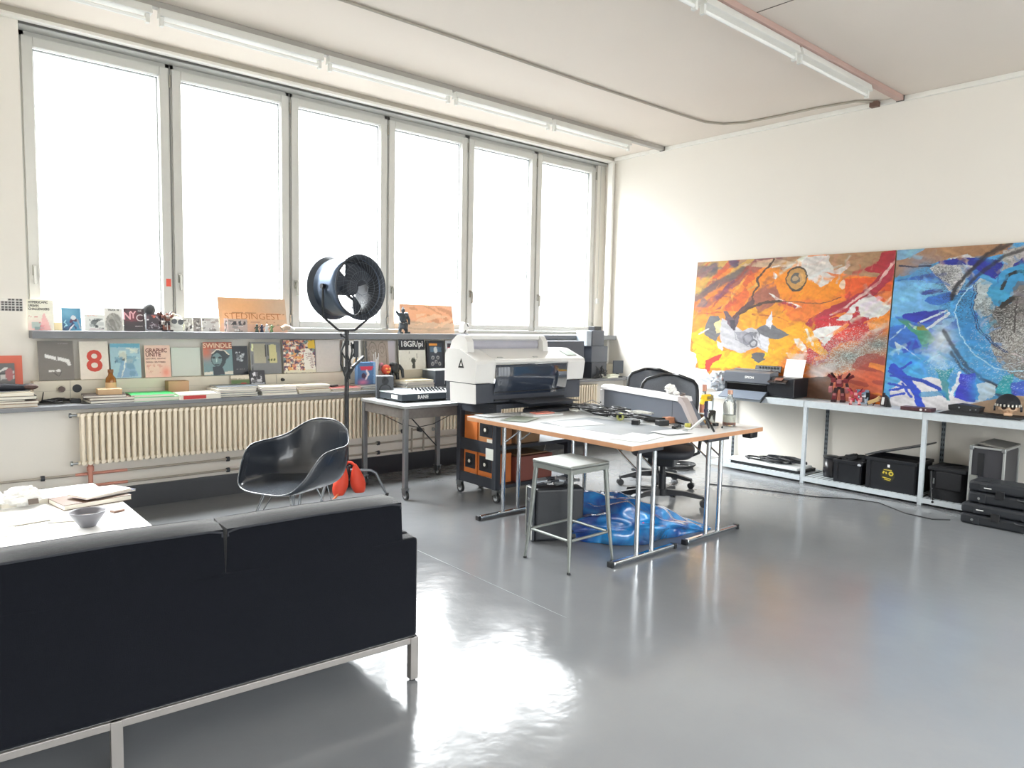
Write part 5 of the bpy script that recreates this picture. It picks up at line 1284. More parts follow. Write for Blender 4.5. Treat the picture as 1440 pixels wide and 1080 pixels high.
def hardcase(label, x0, y0, x1, y1, z0, h_):
    t = thing('hard_case', label, 'hard case', ((x0+x1)/2, (y0+y1)/2, z0), 0, 'stacked black hard cases')
    zm = z0+h_*.52
    obj('lower_shell', MB().box(x0, y0, z0, x1, y1, zm-.002), HC, t, True, bev=.02, seg=3)
    obj('lid', MB().box(x0, y0, zm+.002, x1, y1, z0+h_), HC, t, True, bev=.022, seg=3)
    for k in (.13, .50, .87):
        yv = y0+(y1-y0)*k; rb = MB()
        rb.box(x0-.006, yv-.022, z0+.008, x0-.0002, yv+.022, zm-.01).box(x0-.006, yv-.022, zm+.01, x0-.0002, yv+.022, z0+h_-.02).box(x0+.02, yv-.022, z0+h_+.0002, x1-.02, yv+.022, z0+h_+.004)
        obj('rib', rb, HC, t, True, bev=.002)
    for k in (.22, .72):
        yv = y0+(y1-y0)*k
        obj('latch', MB().box(x0-.016, yv-.03, zm-.035, x0-.0065, yv+.03, zm+.03), mat('latch_black_gloss', '15161a', .3), t, True, bev=.003)
    obj('handle', MB().tube([(x0-.002, y0+(y1-y0)*.38, zm-.012), (x0-.026, y0+(y1-y0)*.40, zm-.016), (x0-.026, y0+(y1-y0)*.55, zm-.016), (x0-.002, y0+(y1-y0)*.57, zm-.012)], .009, 8), BLACK, t, True)
    obj('purge_valve', MB().cyl((x0-.0065, y0+(y1-y0)*.90, z0+.04), (x0-.010, y0+(y1-y0)*.90, z0+.04), .010, n=12), STEEL, t, True)
    obj('white_print', MB().box(x0-.007, y1-.16, zm+.035, x0-.0062, y1-.11, zm+.042), mat('print_white', 'e6e6e4', .5), t, True)
hardcase('black ribbed hard case on the floor, lower one of the pair', 6.39, 1.02, 6.76-.10, 1.885, 0, .165)
hardcase('black ribbed hard case stacked on top of the other one', 6.42, 1.06, 6.66, 1.85, .170, .175)
cab = [(5.9, 3.9, .005), (6.1, 3.45, .005), (6.25, 3.0, .005), (6.45, 2.75, .005), (6.5, 2.55, .005), (6.3, 2.25, .005), (6.28, 2.05, .005), (6.38, 1.95, .005)]
single('floor_cable', 'thin black cable lying in a curve on the floor before the shelving', 'cable', MB().tube([(a-6.2, b-2.8, c) for a, b, c in cab], .0048, 6), CAB[0], (6.2, 2.8, 0))
# ================================================================ STANDING PRINTS ON THE UPPER LEDGE
ZL = 1.3845; YL = 6.42
def stand(name, label, cat, art, x0, x1, h_, z, y, lean=8, th=.008, rz=0., edge=None, rough=.35, group=None):
    o = cover(name, label, cat, art, x1-x0, h_, th, ((x0+x1)/2, y, z), lean, rz, edge, rough, group); return o
INK = mat('lettering_black', '2c2c2a', .6)
def wr(parent, s, size, m, u, v, w_, h_, lean=8, sx=1., bold=0., align='CENTER'):
    """lettering on a leaning cover; u,v measured from the top left corner"""
    zz = h_*(1-v); L_ = R(lean); e = .0012
    return text('lettering', s, size, m, parent, ((u-.5)*w_, zz*math.sin(L_)-e*math.cos(L_), zz*math.cos(L_)+e*math.sin(L_)), (90-lean, 0, 0), .0003, align, sx, bold)

a = Art(30, 40, 'f1eedd', .01); a.haze((.35, .95), .5, .3, 'efb6b4', .9); a.blocks(10, 3, ['8fa7a6', 'd3787f', 'b9c7c0'], .15, .72, .75, 1.); a.poly([(.6, .45), (.66, .45), (.9, 1), (.45, 1)], 'f0a4a6', .7); a.line([(0, .55), (.4, .56)], .02, 'cf6a6a')
o = stand('poster_card', 'tall cream card with three lines of dark lettering at the pier end of the ledge', 'card', a, .757, .925, .232, ZL, YL, 6, .004)
for k, s in enumerate(['HYPERSCAPIC', 'URBAN', 'CHALLENGERS']): wr(o, s, .024, INK, .05, .09+k*.11, .168, .232, 6, .84, .0006, 'LEFT')
single('small_box', 'small khaki brown box between the cream card and the blue comic card', 'box', MB().box(-.03, 0, 0, .03, .04, .062), mat('khaki_box', 'a79a7d', .7), (.957, 6.46, ZL), bev=.002)
a = Art(30, 40, '4d8fb2', .02); a.haze((.3, .2), .6, .3, '7cb4cc', .8); a.haze((.1, .9), .4, .4, '2a3f66', .9); a.line([(.45, .6), (.6, .5), (.75, .55)], .16, '5b3550'); a.dot((.6, .42), .13, .10, 'dfe6ea'); a.line([(.35, .95), (.55, .65), (.7, .9)], .09, '3a3f66'); a.line([(.8, .5), (.95, .9)], .08, '9aa7b6'); a.line([(.2, .55), (.12, .65), (.25, .75), (.1, .85)], .05, 'a7dbe6'); a.line([(.35, .98), (.6, .75)], .06, 'e6e6ea')
stand('comic_card', 'blue comic card with a dark striding figure standing on the ledge', 'card', a, .978, 1.106, .176, ZL, YL)
a = Art(26, 24, 'e6e8e4', .02); a.blocks(24, 8, ['6e7474', 'a9aeac', '4c5252', 'c9cdca'], .2, .25, .95, .9); a.line([(.1, .06), (.6, .06)], .04, 'e8b9ad'); a.line([(.2, .9), (.9, .92)], .05, 'd8c7cd')
stand('print_card', 'pale card with grey ink figures beside the blue comic card', 'card', a, 1.130, 1.268, .128, ZL, YL-.01)
a = Art(28, 34, 'e3e1da', .01)
for k, c in enumerate(['8f8d87', '9a9891', '7f7d77']): a.dot((.48-.03*k, .62+.05*k), .42-.07*k, .42-.08*k, c)
a.poly([(.1, .6), (.95, .6), (.95, 1), (.1, 1)], '8c8a84', .6); a.streaks((.5, .7), .5, .5, 60, 14, 'b0aea7', .55, 3, .7)
o = stand('photo_book', 'white book with a round grey portrait photograph and tiny title', 'book', a, 1.270, 1.400, .180, ZL, YL, 7, .012)
wr(o, 'TRUCK  10', .018, INK, .5, .07, .13, .18, 7, .9, .0006)
a = Art(32, 36, '2b2527', .02); a.haze((.35, .35), .5, .35, '8a3f4c', .9); a.poly([(.1, .55), (1, .6), (1, 1), (0, 1)], '3c3437', .8); a.blocks(6, 5, ['5d2f3a', '3e4a4a'], .1, .1, .9, .5, .6)
o = stand('graffiti_book', 'dark red and black book with slanted white NYC lettering', 'book', a, 1.408, 1.560, .186, ZL, YL, 7, .014, edge=BLACK)
wr(o, 'N', .085, mat('lettering_pink', 'e9b3b8', .5), .16, .35, .152, .186, 7, .9, .002); wr(o, 'Y', .085, mat('lettering_pink', 'e9b3b8', .5), .45, .30, .152, .186, 7, .9, .001); wr(o, 'C', .08, mat('lettering_cream', 'd9cfcd', .5), .75, .43, .152, .186, 7, 1., .0)
wr(o, 'NE', .022, mat('lettering_cream', 'd9cfcd', .5), .78, .11, .152, .186, 7); wr(o, 'GRAFFITI', .014, mat('lettering_cream', 'd9cfcd', .5), .7, .79, .152, .186, 7)
t = thing('helmet', 'small dark domed helmet behind the silver framed picture', 'helmet', (1.617, 6.52, ZL))
obj('dome', MB().ell((0, 0, .175), (.05, .035, .055)), mat('helmet_dark', '3f4042', .5), t); obj('stand', MB().cyl((0, 0, 0), (0, 0, .13), .02, n=12), DGREY, t)
a = Art(28, 28, '3c3038', .02); a.dot((.45, .12), .14, .12, 'cf6a52'); a.blocks(8, 2, ['5a4650', '2a2430'], 0, 0, 1, 1); a.line([(.55, .1), (1, .6)], .07, '9a8f96'); a.dot((.12, .35), .06, .05, 'e8e6ea'); a.speck((.5, .75), .5, .3, 'cfc9cf', .12, 4)
t = thing('framed_picture', 'small dark picture in a rounded silver frame on the ledge', 'picture frame', (1.637, YL, ZL))
flat('picture', a, .135, .135, .006, [paintmat('printed_gloss', .35, .03), BLACK], (0, 0, .008), 0, 6, t)
m = MB().tube([(-.072, -.004, .15), (-.072, -.004, .02), (-.058, -.004, .006), (.058, -.004, .006), (.066, -.004, .02), (.066, -.004, .15)], .0055, 8)
obj('silver_frame', m, mat('silver_frame', 'b9bac2', .3, .7), t)
robot('small red brown toy robot with raised arm beside the silver frame', 1.725, 6.40, ZL, .72, 10, (mat('toy_brown', '7a4a3c', .4), mat('toy_grey', '9a938c', .4), RK))
# white skull like headphones
t = thing('gas_mask_toy', 'white mask like object with two dark round lenses on the ledge', 'mask', (1.795, 6.40, ZL))
obj('mask_body', MB().ell((0, 0, .075), (.055, .035, .055)).cbox((.0, .01, .02), (.10, .05, .04)), mat('mask_white', 'dcdcd2', .4), t)
obj('lens', MB().cyl((-.024, -.026, .085), (-.024, -.040, .085), .021, n=20).cyl((.026, -.026, .080), (.026, -.040, .080), .023, n=20), mat('lens_dark', '2a2c2e', .15), t)
obj('head_strap', MB().tube([(-.05, 0, .10), (-.03, 0, .15), (.03, 0, .13), (.06, 0, .06), (.055, -.01, .01)], .006, 6), mat('strap_yellow_white', 'e6e5c8', .5), t)
def photoart(seed, bg='b9b6b0'):
    a = Art(30, 22, bg, .03); a.blocks(22, seed, ['6b6664', '8f8a86', 'dcdad6', '4b4646', 'a39a96'], 0, .1, 1, 1); return a
stand('photo_print', 'grey mixed photograph leaning behind the white mask', 'photograph', photoart(4), 1.862, 1.945, .122, ZL, 6.45, 10, .002)
stand('photo_print', 'dark half photograph with pale border next to the mask', 'photograph', photoart(9, '8b8480'), 1.947, 2.013, .122, ZL, 6.44, 10, .002)
stand('photo_print', 'pale grey landscape photograph leaning by the big tan panel', 'photograph', photoart(14, 'c5c3c0'), 2.022, 2.168, .124, ZL, 6.45, 10, .002)
# big tan panel with stencilled letters
a = Art(80, 42, 'dcb391', .01); a.haze((.30, .25), .5, .5, 'eeb27c', .8); a.haze((.95, .3), .3, .6, 'c9b29b', .8); a.poly([(.04, .40), (.97, .44), (.97, .62), (.04, .66)], 'f0b98c', .5)
a.line([(.04, .42), (.96, .47)], .008, 'a5714a'); a.line([(.1, .70), (.85, .72)], .008, 'b98a78'); a.line([(.70, .78), (.95, .82)], .02, '8f8470'); a.poly([(.02, .75), (.98, .80), (1, 1), (0, 1)], 'd3a99a', .6)
o = stand('stencil_panel', 'wide tan wooden panel with stencilled outline lettering on the ledge', 'panel', a, 2.174, 2.790, .313, ZL, 6.45, 12, .008, edge=mat('tan_panel_edge', 'a98a6c', .6), rough=.6)
wr(o, 'STEDINGEST', .082, mat('lettering_rust', 'b06c3c', .6), .49, .55, .616, .313, 12, 1.12, -.001)
stand('photo_print', 'narrow pink edged photo strip at the corner of the tan panel', 'photograph', photoart(21, 'e3c9c3'), 2.178, 2.212, .120, ZL, 6.36, 6, .002)
a = photoart(30, 'b9a79f'); a.dot((.35, .3), .1, .16, '3c3a3c'); a.dot((.62, .3), .07, .14, '4a4648'); a.dot((.85, .3), .06, .16, '524c4c')
stand('photo_print', 'photograph of three standing dark shapes before the tan panel', 'photograph', a, 2.216, 2.385, .116, ZL, 6.37, 7, .002)
for k, (lb, x, m, s) in enumerate([('tiny dark green figurine, first in the row before the tan panel', 2.46, '2f3f35', 1.0), ('tiny navy figurine standing second before the tan panel', 2.505, '27324a', .95), ('tiny pale silver figurine, third before the tan panel', 2.55, 'c9cccb', 1.0), ('tiny leafy green figurine, last before the tan panel', 2.595, '5f7a4c', .9)]):
    t = thing('figurine', lb, 'figurine', (x, 6.35, ZL), 0, 'tiny figurines before the tan panel'); mm = mat('figurine_%s' % m, m, .4)
    obj('body', MB().lathe([(0, 0), (.016*s, 0), (.017*s, .01), (.009*s, .03), (.014*s, .045), (.006*s, .055)], n=14), mm, t)
    obj('head', MB().ell((0, 0, .064*s), .011*s), mm, t)
    obj('arm', MB().tube([(-.014, 0, .045), (-.022, -.004, .03)], .004, 6).tube([(.014, 0, .045), (.022, -.004, .058)], .004, 6), mm, t)
t = thing('spray_bottle', 'crumpled pale tube with white cap lying at the end of the tan panel', 'tube', (2.74, 6.36, ZL), 0)
obj('tube_body', MB().tube([(-.045, 0, .03), (-.01, 0, .05), (.03, -.01, .045)], [.025, .028, .018], 10), mat('tube_beige', 'b9a48f', .5), t); obj('cap', MB().cyl((.03, -.01, .05), (.065, -.02, .022), .014, n=12), PW, t)
# knight figurine
t = thing('warrior_figurine', 'dark armoured warrior statuette standing on the ledge beside the peach panel', 'statuette', (3.99, 6.36, ZL), 0)
KM = mat('statuette_dark_bronze', '3e4448', .45, .4, bump=.5, bscale=60)
obj('torso', MB().ell((0, 0, .165), (.045, .03, .055)).ell((-.035, 0, .195), (.028, .024, .024)).ell((.038, 0, .195), (.03, .024, .026)).lathe([(.028, .10), (.055, .045), (.0, .045)], n=14), KM, t)
obj('head', MB().ell((0, -.004, .238), (.019, .02, .026)).lathe([(.018, .245), (.010, .265), (0, .282)], n=12), KM, t)
obj('arm', MB().tube([(-.045, 0, .19), (-.075, -.01, .215), (-.095, -.03, .225)], [.016, .014, .011], 8), KM, t)
obj('arm', MB().tube([(.05, 0, .185), (.07, -.01, .14), (.065, -.02, .095)], [.018, .014, .010], 8), KM, t)
obj('leg', MB().tube([(-.022, 0, .11), (-.034, -.005, .055), (-.035, 0, .015)], [.022, .018, .016], 8).cbox((-.037, -.012, .009), (.034, .055, .018)), KM, t)
obj('leg', MB().tube([(.025, 0, .11), (.042, 0, .055), (.046, 0, .015)], [.022, .018, .016], 8).cbox((.05, -.012, .009), (.034, .055, .018)), KM, t)
obj('cape', MB().prism([(.02, .20), (.075, .10), (.068, .02), (.03, .03)], 'y', .015, .026), KM, t)
a = Art(80, 36, 'eeb795', .02); a.haze((.5, .35), .6, .35, 'f4b184', .8); a.poly([(0, .62), (1, .60), (1, 1), (0, 1)], 'dac0a4', .8)
a.streaks((.5, .4), .6, .35, 25, 26, 'c98a68', .66, 2, .6); a.streaks((.5, .6), .6, .3, -20, 22, 'f5cda8', .66, 7, .7); a.streaks((.5, .72), .6, .2, 5, 20, 'b39a84', .7, 8, .5)
stand('painted_panel', 'wide peach painted panel leaning in the fourth window', 'panel', a, 4.045, 4.722, .315, ZL, 6.45, 12, .010, edge=mat('tan_panel_edge', 'a98a6c', .6), rough=.6)
t = thing('white_gadget', 'white and black angular gadget on the ledge behind the large printer', 'gadget', (4.81, 6.40, ZL), 15)
obj('gadget_body', MB().cbox((0, 0, .065), (.09, .07, .12), (0, 8, 0)), PW, t, bev=.012, seg=3)
obj('black_marks', MB().cbox((.02, -.037, .10), (.012, .003, .045), (0, -35, 0)).cbox((-.02, -.037, .03), (.012, .003, .035), (0, 40, 0)).cbox((-.01, -.037, .12), (.02, .003, .01), (0, 8, 0)), BLACK, t)

# ================================================================ ROW STANDING ON THE TRUNKING
ZT, YT = 1.008, 6.355
a = Art(46, 60, '79746f', .006); a.haze((.5, .5), .7, .7, '827d78', .6)
a.poly([(.18, .33), (.50, .40), (.52, .50), (.20, .42)], 'f0efec'); a.poly([(.55, .40), (.86, .47), (.92, .62), (.84, .64), (.78, .55), (.55, .49)], 'f0efec')
a.poly([(.28, .74), (.44, .73), (.44, .78), (.28, .79)], 'eceae6'); a.poly([(.46, .73), (.62, .73), (.60, .79), (.50, .79)], 'eceae6'); a.line([(.4, .80), (.55, .90), (.62, .80)], .02, '4c4844'); a.line([(.55, .06), (.85, .07)], .012, 'a8a39e')
stand('gun_book', 'large grey book with a white cut out pistol shape on its cover', 'book', a, .808, 1.040, .300, ZT, YT, 8, .018, rough=.5)
a = Art(36, 52, 'ece2d6', .004); 
o = stand('eight_book', 'cream book with a big red figure eight on its cover', 'book', a, 1.080, 1.278, .298, ZT, YT, 8, .012, rough=.5)
wr(o, '8', .235, mat('lettering_red', 'c9402f', .5), .50, .55, .198, .298, 8, 1.0, .004)
a = Art(40, 52, '9dc0cc', .02); a.poly([(0, 0), (1, 0), (1, .12), (0, .10)], '5fa3bd'); a.dot((.42, .38), .14, .13, '4d5c60'); a.poly([(.35, .5), (.7, .5), (.9, .95), (.2, .98)], '7fa4c4'); a.line([(.5, .5), (.35, .95)], .04, 'dfe6df'); a.dot((.2, .5), .07, .05, '2a3a44'); a.line([(.55, .15), (.95, .22)], .05, 'dfe3d6'); a.blocks(10, 6, ['c7ddd8', '5d8ba6', 'e3e6d8'], .05, .15, .95, .95, .7)
stand('comic_book', 'pale blue comic with a round headed figure beside the figure eight book', 'comic', a, 1.291, 1.510, .280, ZT, YT, 8, .006)
a = Art(36, 48, 'f0cdbc', .006)
for k in range(6): a.line([(.08, .62+k*.045), (.62+.05*(k % 2), .62+k*.045)], .012, 'd68d7c')
a.haze((.8, .85), .2, .2, 'f08a74', .8)
o = stand('graphic_poster', 'pink poster with bold dark GRAPHIC lettering on the trunking', 'poster', a, 1.540, 1.738, .265, ZT, YT, 8, .004, rough=.6)
RUST = mat('lettering_maroon', '7a4440', .6)
wr(o, 'GRAPHIC', .046, RUST, .04, .17, .198, .265, 8, .86, .001, 'LEFT'); wr(o, 'UNITE', .046, RUST, .04, .30, .198, .265, 8, .9, .001, 'LEFT')
wr(o, 'LEKTORAL  GRAPHIC', .017, RUST, .04, .42, .198, .265, 8, .95, .0003, 'LEFT'); wr(o, 'DESIGN  SPUTTERED', .017, RUST, .04, .53, .198, .265, 8, .95, .0003, 'LEFT')
single('blank_canvas', 'blank pale mint board leaning beside the pink poster', 'board', MB().box(-.118, 0, 0, .118, .012, .243), mat('mint_board', 'd2d9cf', .5, var=.02), (1.867, 6.385, ZT), bev=.002)
bpy.data.objects['blank_canvas'].rotation_euler = (R(-6), 0, 0)
a = Art(56, 64, '6e8c8e', .008); a.poly([(0, 0), (1, 0), (1, .22), (0, .22)], 'a5543c'); a.haze((.1, .3), .3, .25, 'c96a4a', .9)
a.dot((.52, .50), .26, .27, '26343a'); a.dot((.46, .52), .17, .20, '6f8a8a'); a.poly([(.30, .34), (.5, .22), (.78, .28), (.92, .42), (.80, .52), (.74, .42), (.5, .30), (.32, .40)], '2b3a40'); a.line([(.30, .34), (.48, .225), (.72, .26), (.88, .38)], .035, 'e6dccb')
a.dot((.36, .47), .06, .03, '1c262b'); a.dot((.57, .47), .06, .03, '1c262b'); a.dot((.45, .68), .09, .03, '33464a'); a.line([(.46, .5), (.44, .6)], .03, 'b9cfc9'); a.poly([(.3, .74), (.62, .72), (.72, .98), (.32, 1)], '22303a')
a.poly([(0, .90), (.3, .88), (.3, .97), (0, .98)], 'd8d4c6'); a.poly([(.7, .90), (1, .88), (1, .98), (.7, .98)], 'd8d4c6')
o = stand('swindle_magazine', 'magazine with rust band titled SWINDLE and a capped portrait', 'magazine', a, 2.002, 2.250, .292, ZT, YT, 8, .010)
wr(o, 'SWINDLE', .056, mat('lettering_peach', 'f3d6b8', .5), .5, .115, .248, .292, 8, 1.02, .0012)
a = Art(28, 48, '2e3238', .01); a.blocks(26, 3, ['8d9498', 'b9bec0', '5c6266'], .2, .2, .8, .55, sz=.5); a.line([(.2, .8), (.8, .82)], .02, '7c7876')
stand('dark_book', 'narrow black book with a white smoke shape beside the magazine', 'book', a, 2.256, 2.388, .255, ZT, YT+.01, 8, .012, edge=BLACK)
a = Art(52, 52, '7d7e80', .006); a.poly([(.1, .05), (.5, .05), (.5, .66), (.1, .66)], 'a9a48e'); a.poly([(.62, .08), (.85, .08), (.88, .66), (.62, .66)], 'cfc892'); a.poly([(.04, .05), (.10, .05), (.10, .28), (.04, .28)], 'e3e8b4'); a.line([(.5, .1), (.5, .45)], .03, '3b3b36'); a.line([(.58, .08), (.58, .42)], .03, '4b4b42')
for k in range(3): a.dot((.60+k*.09, .56), .035, .035, '56603c')
a.line([(.05, .36), (.05, .95)], .02, '3a3d40')
stand('map_book', 'grey and olive book with two pale yellow blocks on its cover', 'book', a, 2.410, 2.690, .290, ZT, YT, 8, .012)
a = Art(64, 60, '5a4458', .02)
a.blocks(420, 17, ['c96a52', 'e8cfae', '3a3348', 'd98a6a', '6f8f8a', 'f0e6d6', '8b4a5a', 'e0a35c'], 0, 0, .97, .92, sz=.42); a.poly([(.78, .02), (1, 0), (1, .26), (.78, .27)], 'e6c032'); a.poly([(.62, .38), (.78, .28), (.92, .36), (1, .95), (.64, .98)], 'efeade')
for k in range(9): a.line([(.66+.03*k % .3, .42+.055*k), (.8+.02*(k % 3), .40+.055*k), (.92, .46+.05*k)], .016, '8a5a5a')
a.poly([(0, .92), (1, .90), (1, 1), (0, 1)], 'e3dcc2')
stand('graffiti_magazine', 'busy multicoloured graffiti magazine with a yellow top corner', 'magazine', a, 2.712, 3.030, .312, ZT, YT, 7, .010)
a = Art(8, 8, 'dcd6ce'); stand('beige_board', 'plain beige board standing beside the graffiti magazine', 'board', a, 3.045, 3.298, .308, ZT, YT+.03, 5, .006, rough=.7)
a = Art(26, 44, 'f0eee6', .01); a.dot((.75, .75), .2, .18, 'efcf9a'); a.line([(0, .03), (0, 1)], .06, '6b6b68'); a.line([(.3, .9), (.9, .6)], .02, 'c9a27a')
stand('tan_print', 'white print with a yellow patch half hidden by the stand', 'print', a, 3.318, 3.515, .304, ZT, YT, 7, .004)
a = Art(44, 50, 'a39488', .01); a.poly([(0, 0), (.10, 0), (.10, 1), (0, 1)], '50504e')
for cx_ in (.34, .74):
    a.dot((cx_, .30), .17, .26, '5f574f', 1, .12); a.poly([(cx_-.17, .3), (cx_+.17, .3), (cx_+.17, .85), (cx_-.17, .85)], 'b3a497', .6); a.line([(cx_-.17, .3), (cx_-.17, .9)], .02, '5f574f'); a.line([(cx_+.17, .3), (cx_+.17, .9)], .02, '5f574f'); a.dot((cx_, .30), .08, .13, '6b6158', 1, .2)
stand('ornate_book', 'brown book showing two arched windows behind the red and blue box', 'book', a, 3.560, 3.830, .304, ZT, YT, 7, .012)
single('pale_sheet', 'pale lilac sheet standing between the arch book and the black and white poster', 'sheet', MB().box(-.05, 0, 0, .05, .004, .30), mat('lilac_sheet', 'd6cfd6', .6), (3.885, 6.42, ZT))
a = Art(44, 44, 'eeece2', .006); a.poly([(0, 0), (1, 0), (1, .36), (0, .36)], '2c2d33')
a.line([(.40, .40), (.38, .62), (.48, .78), (.52, .80), (.60, .76), (.68, .62), (.66, .40)], .010, '9a988e'); a.poly([(.44, .70), (.50, .60), (.53, .66), (.56, .60), (.62, .70), (.58, .82), (.60, .96), (.47, .96), (.49, .82)], '45483f')
o = stand('record_poster', 'poster with black header of white lettering above a necklace picture', 'poster', a, 3.952, 4.282, .322, ZT, YT, 7, .006)
wr(o, '18GR/pi', .085, TW_, .5, .17, .33, .322, 7, 1.0, .002)
a = Art(40, 50, '2a2c33', .006); a.poly([(.15, .08), (.88, .08), (.88, .94), (.15, .94)], '39414b'); a.blocks(8, 3, ['e0913a', 'd9a04a'], .15, .10, .85, .18); a.poly([(.2, .22), (.82, .22), (.82, .4), (.2, .4)], '5f7f9a', .7); a.dot((.5, .33), .10, .12, 'd6dadd')
for px_, py_ in ((.33, .6), (.62, .6), (.5, .75), (.3, .82), (.7, .82)): a.dot((px_, py_), .09, .07, 'a5a8ab'); a.dot((px_, py_+.01), .04, .03, '3a3c42')
stand('skull_poster', 'dark framed poster with orange title and grey skulls', 'poster', a, 4.300, 4.530, .302, ZT, YT, 6, .012, edge=BLACK)
a = Art(30, 44, 'd9dde0', .006); a.poly([(.12, .1), (.95, .1), (.95, .95), (.12, .95)], '3a3038'); a.poly([(.12, .25), (.5, .25), (.5, .6), (.12, .6)], 'b94a56'); a.blocks(8, 9, ['e3dfe0', 'a53a4a', '6f6870'], .2, .3, .95, .95)
stand('framed_print', 'white framed red and dark print half behind the large printer', 'print', a, 4.548, 4.740, .306, ZT, YT, 6, .016)

# ================================================================ THINGS LYING AND STANDING ON THE DEEP SILL
ZS = .8515
_before = set(COL.objects)
# coral framed picture at the pier
t = thing('coral_framed_picture', 'picture in a wide coral red frame leaning on the pier at the sill end', 'picture frame', (.50, 6.40, ZS))
a = Art(44, 36, '5c5856', .01); a.dot((.2, .75), .2, .35, '9a9a84'); a.blocks(16, 12, ['c9c6c2', '3a3836', '8f8b88', 'e3e0dc'], .2, .2, 1, 1); a.line([(.45, .5), (.85, .15)], .05, 'dedbd6'); a.dot((.9, .35), .08, .2, 'a55a5a')
flat('picture', a, .33, .235, .004, [paintmat('printed_gloss', .35, .03), BLACK], (0, -.004, .055), 0, 5, t)
flat('frame', None, .43, .345, .010, [mat('coral_frame', 'd8684f', .5), mat('coral_frame', 'd8684f', .5)], (0, .006, 0), 0, 5, t)
# black and white tiled strip on the pier
a = Art(64, 24, 'c9c6c0', 0)
rs_ = np.random.RandomState(3)
for i in range(12):
    for j in range(5):
        if j == 0 and i < 8: continue
        a.poly([(i/12+.008, j/5+.02), ((i+1)/12-.010, j/5+.02), ((i+1)/12-.010, (j+1)/5-.04), (i/12+.008, (j+1)/5-.04)], ['1f1d1d', '2c2626', '3a2c2c'][rs_.randint(3)])
a.poly([(0, -.1), (.655, -.1), (.655, .19), (0, .19)], 'e2ded6')
o = cover('sticker_sheet', 'sheet of small black square stickers stuck on the white pier', 'sticker sheet', a, .27, .092, .001, (.598, 6.4488, 1.525), 0, '-y')
# stacked books helper
def stack(x, y, items, z=ZS):
    for nm_, lb, w_, d_, h_, rz, m, dx, dy in items:
        slab(nm_, lb, 'magazine' if nm_ == 'magazine' else 'book' if 'book' in nm_ else nm_.replace('_', ' '), (x+dx, y+dy, z), w_, d_, h_, rz, m); z += h_+.0004
    return z
C = lambda n, h, r=.4, v=.08: mat('cover_'+n, h, r, var=v)
# stack A (pier end)
stack(.56, 6.06, [
 ('book', 'pale tan thick book at the bottom of the pier end stack', .36, .27, .024, 3, C('tan', 'b59c80'), 0, 0),
 ('book', 'grey brown book second from the bottom of the pier end stack', .34, .25, .018, -4, C('greybrown', '7b6c60'), .03, 0),
 ('book', 'white thin book in the pier end stack', .28, .24, .010, 2, C('offwhite', 'd9d3c6'), -.03, 0),
 ('book', 'black thick book in the pier end stack', .36, .26, .024, 0, C('black', '25262a'), .0, 0),
 ('book', 'cream board book in the pier end stack above the black one', .34, .25, .026, -2, C('cream', 'cdbfa8'), .0, 0),
 ('magazine', 'dark blue magazine on top of the pier end stack', .30, .22, .009, 5, C('darkblue', '2f3442'), -.01, 0)])
t = thing('dark_cloth', 'black and brown cloth bundle on top of the pier end stack', 'cloth', (.60, 6.02, ZS+.1135), 0)
obj('cloth_fold', MB().tube([(-.16, 0, .018), (-.05, .01, .024), (.06, -.01, .02), (.13, .01, .026)], [.02, .026, .022, .018], 8), mat('cloth_navy', '2b2d35', .8), t)
obj('brown_end', MB().ell((.115, -.02, .022), (.045, .03, .02)), mat('cloth_brown', '4f3a35', .7), t)
t = thing('cable_heap', 'black cables and plug lying beside the pier end stack', 'cables', (.90, 6.12, ZS))
rs = random.Random(14)
for k in range(7):
    cx_, cy_ = rs.uniform(.80, 1.04), rs.uniform(6.02, 6.2)
    obj('cord', MB().tube([(cx_+.05*math.cos(i*.9+k), cy_+.05*math.sin(i*.9+k), ZS+.006+.006*k*.5+.006*abs(math.sin(i+k))) for i in range(10)], .0055, 6), CAB[0], t, True)
obj('cord', MB().tube([(.80, 6.2, ZS+.01), (.82, 6.25, ZS+.085), (.93, 6.262, .945)], .004, 6), CAB[0], t, True)
obj('plug', MB().box(.96, 6.06, ZS, 1.03, 6.11, ZS+.03), BLACK, t, True, bev=.006)
# stack B
zb = stack(1.20, 6.03, [
 ('book', 'white edged book at the bottom of the stack under the wooden box', .31, .24, .022, 2, C('charcoalblue', '3b3f48'), .01, 0),
 ('book', 'brown book in the stack beneath the wooden box', .30, .23, .020, -2, C('brown', '6f5648'), .01, 0),
 ('book', 'dark brown book on top of the stack, below the wooden box', .28, .22, .016, -6, C('darkbrown', '4b403c'), -.03, 0)])
single('wooden_box', 'small pale wooden box on top of the brown books', 'box', MB().box(-.08, -.06, 0, .08, .06, .042), mat('wood_box_pale', 'c9a983', .6, var=.1, scale=16), (1.205, 6.02, zb), -3, bev=.002)
t = thing('amber_bottle', 'amber glass bottle with brown cap standing by the cable hole', 'bottle', (1.255, 6.20, ZS))
AMB = mat('amber_glass', 'b9762e', .1, Transmission_Weight=.5, var=.05)
obj('bottle_body', MB().lathe([(0, 0), (.036, 0), (.038, .006), (.038, .15), (.034, .175), (.018, .195), (.016, .215), (0, .215)], n=24), AMB, t)
obj('label', MB().lathe([(.0386, .04), (.0386, .14)], n=24), mat('amber_label', 'd9b98c', .6), t)
obj('cap', MB().cyl((0, 0, .2155), (0, 0, .240), .02, n=18), mat('cap_brown', '8a5a36', .5), t)
stack(1.50, 6.03, [
 ('book', 'green edged pale book under the bright green book', .33, .25, .030, 1, C('mint', '9fd0a8'), .01, 0),
 ('book', 'bright green book lying on the sill between box stack and white book', .31, .24, .024, -4, C('green', '22b45a', .35, .12), -.01, 0)])
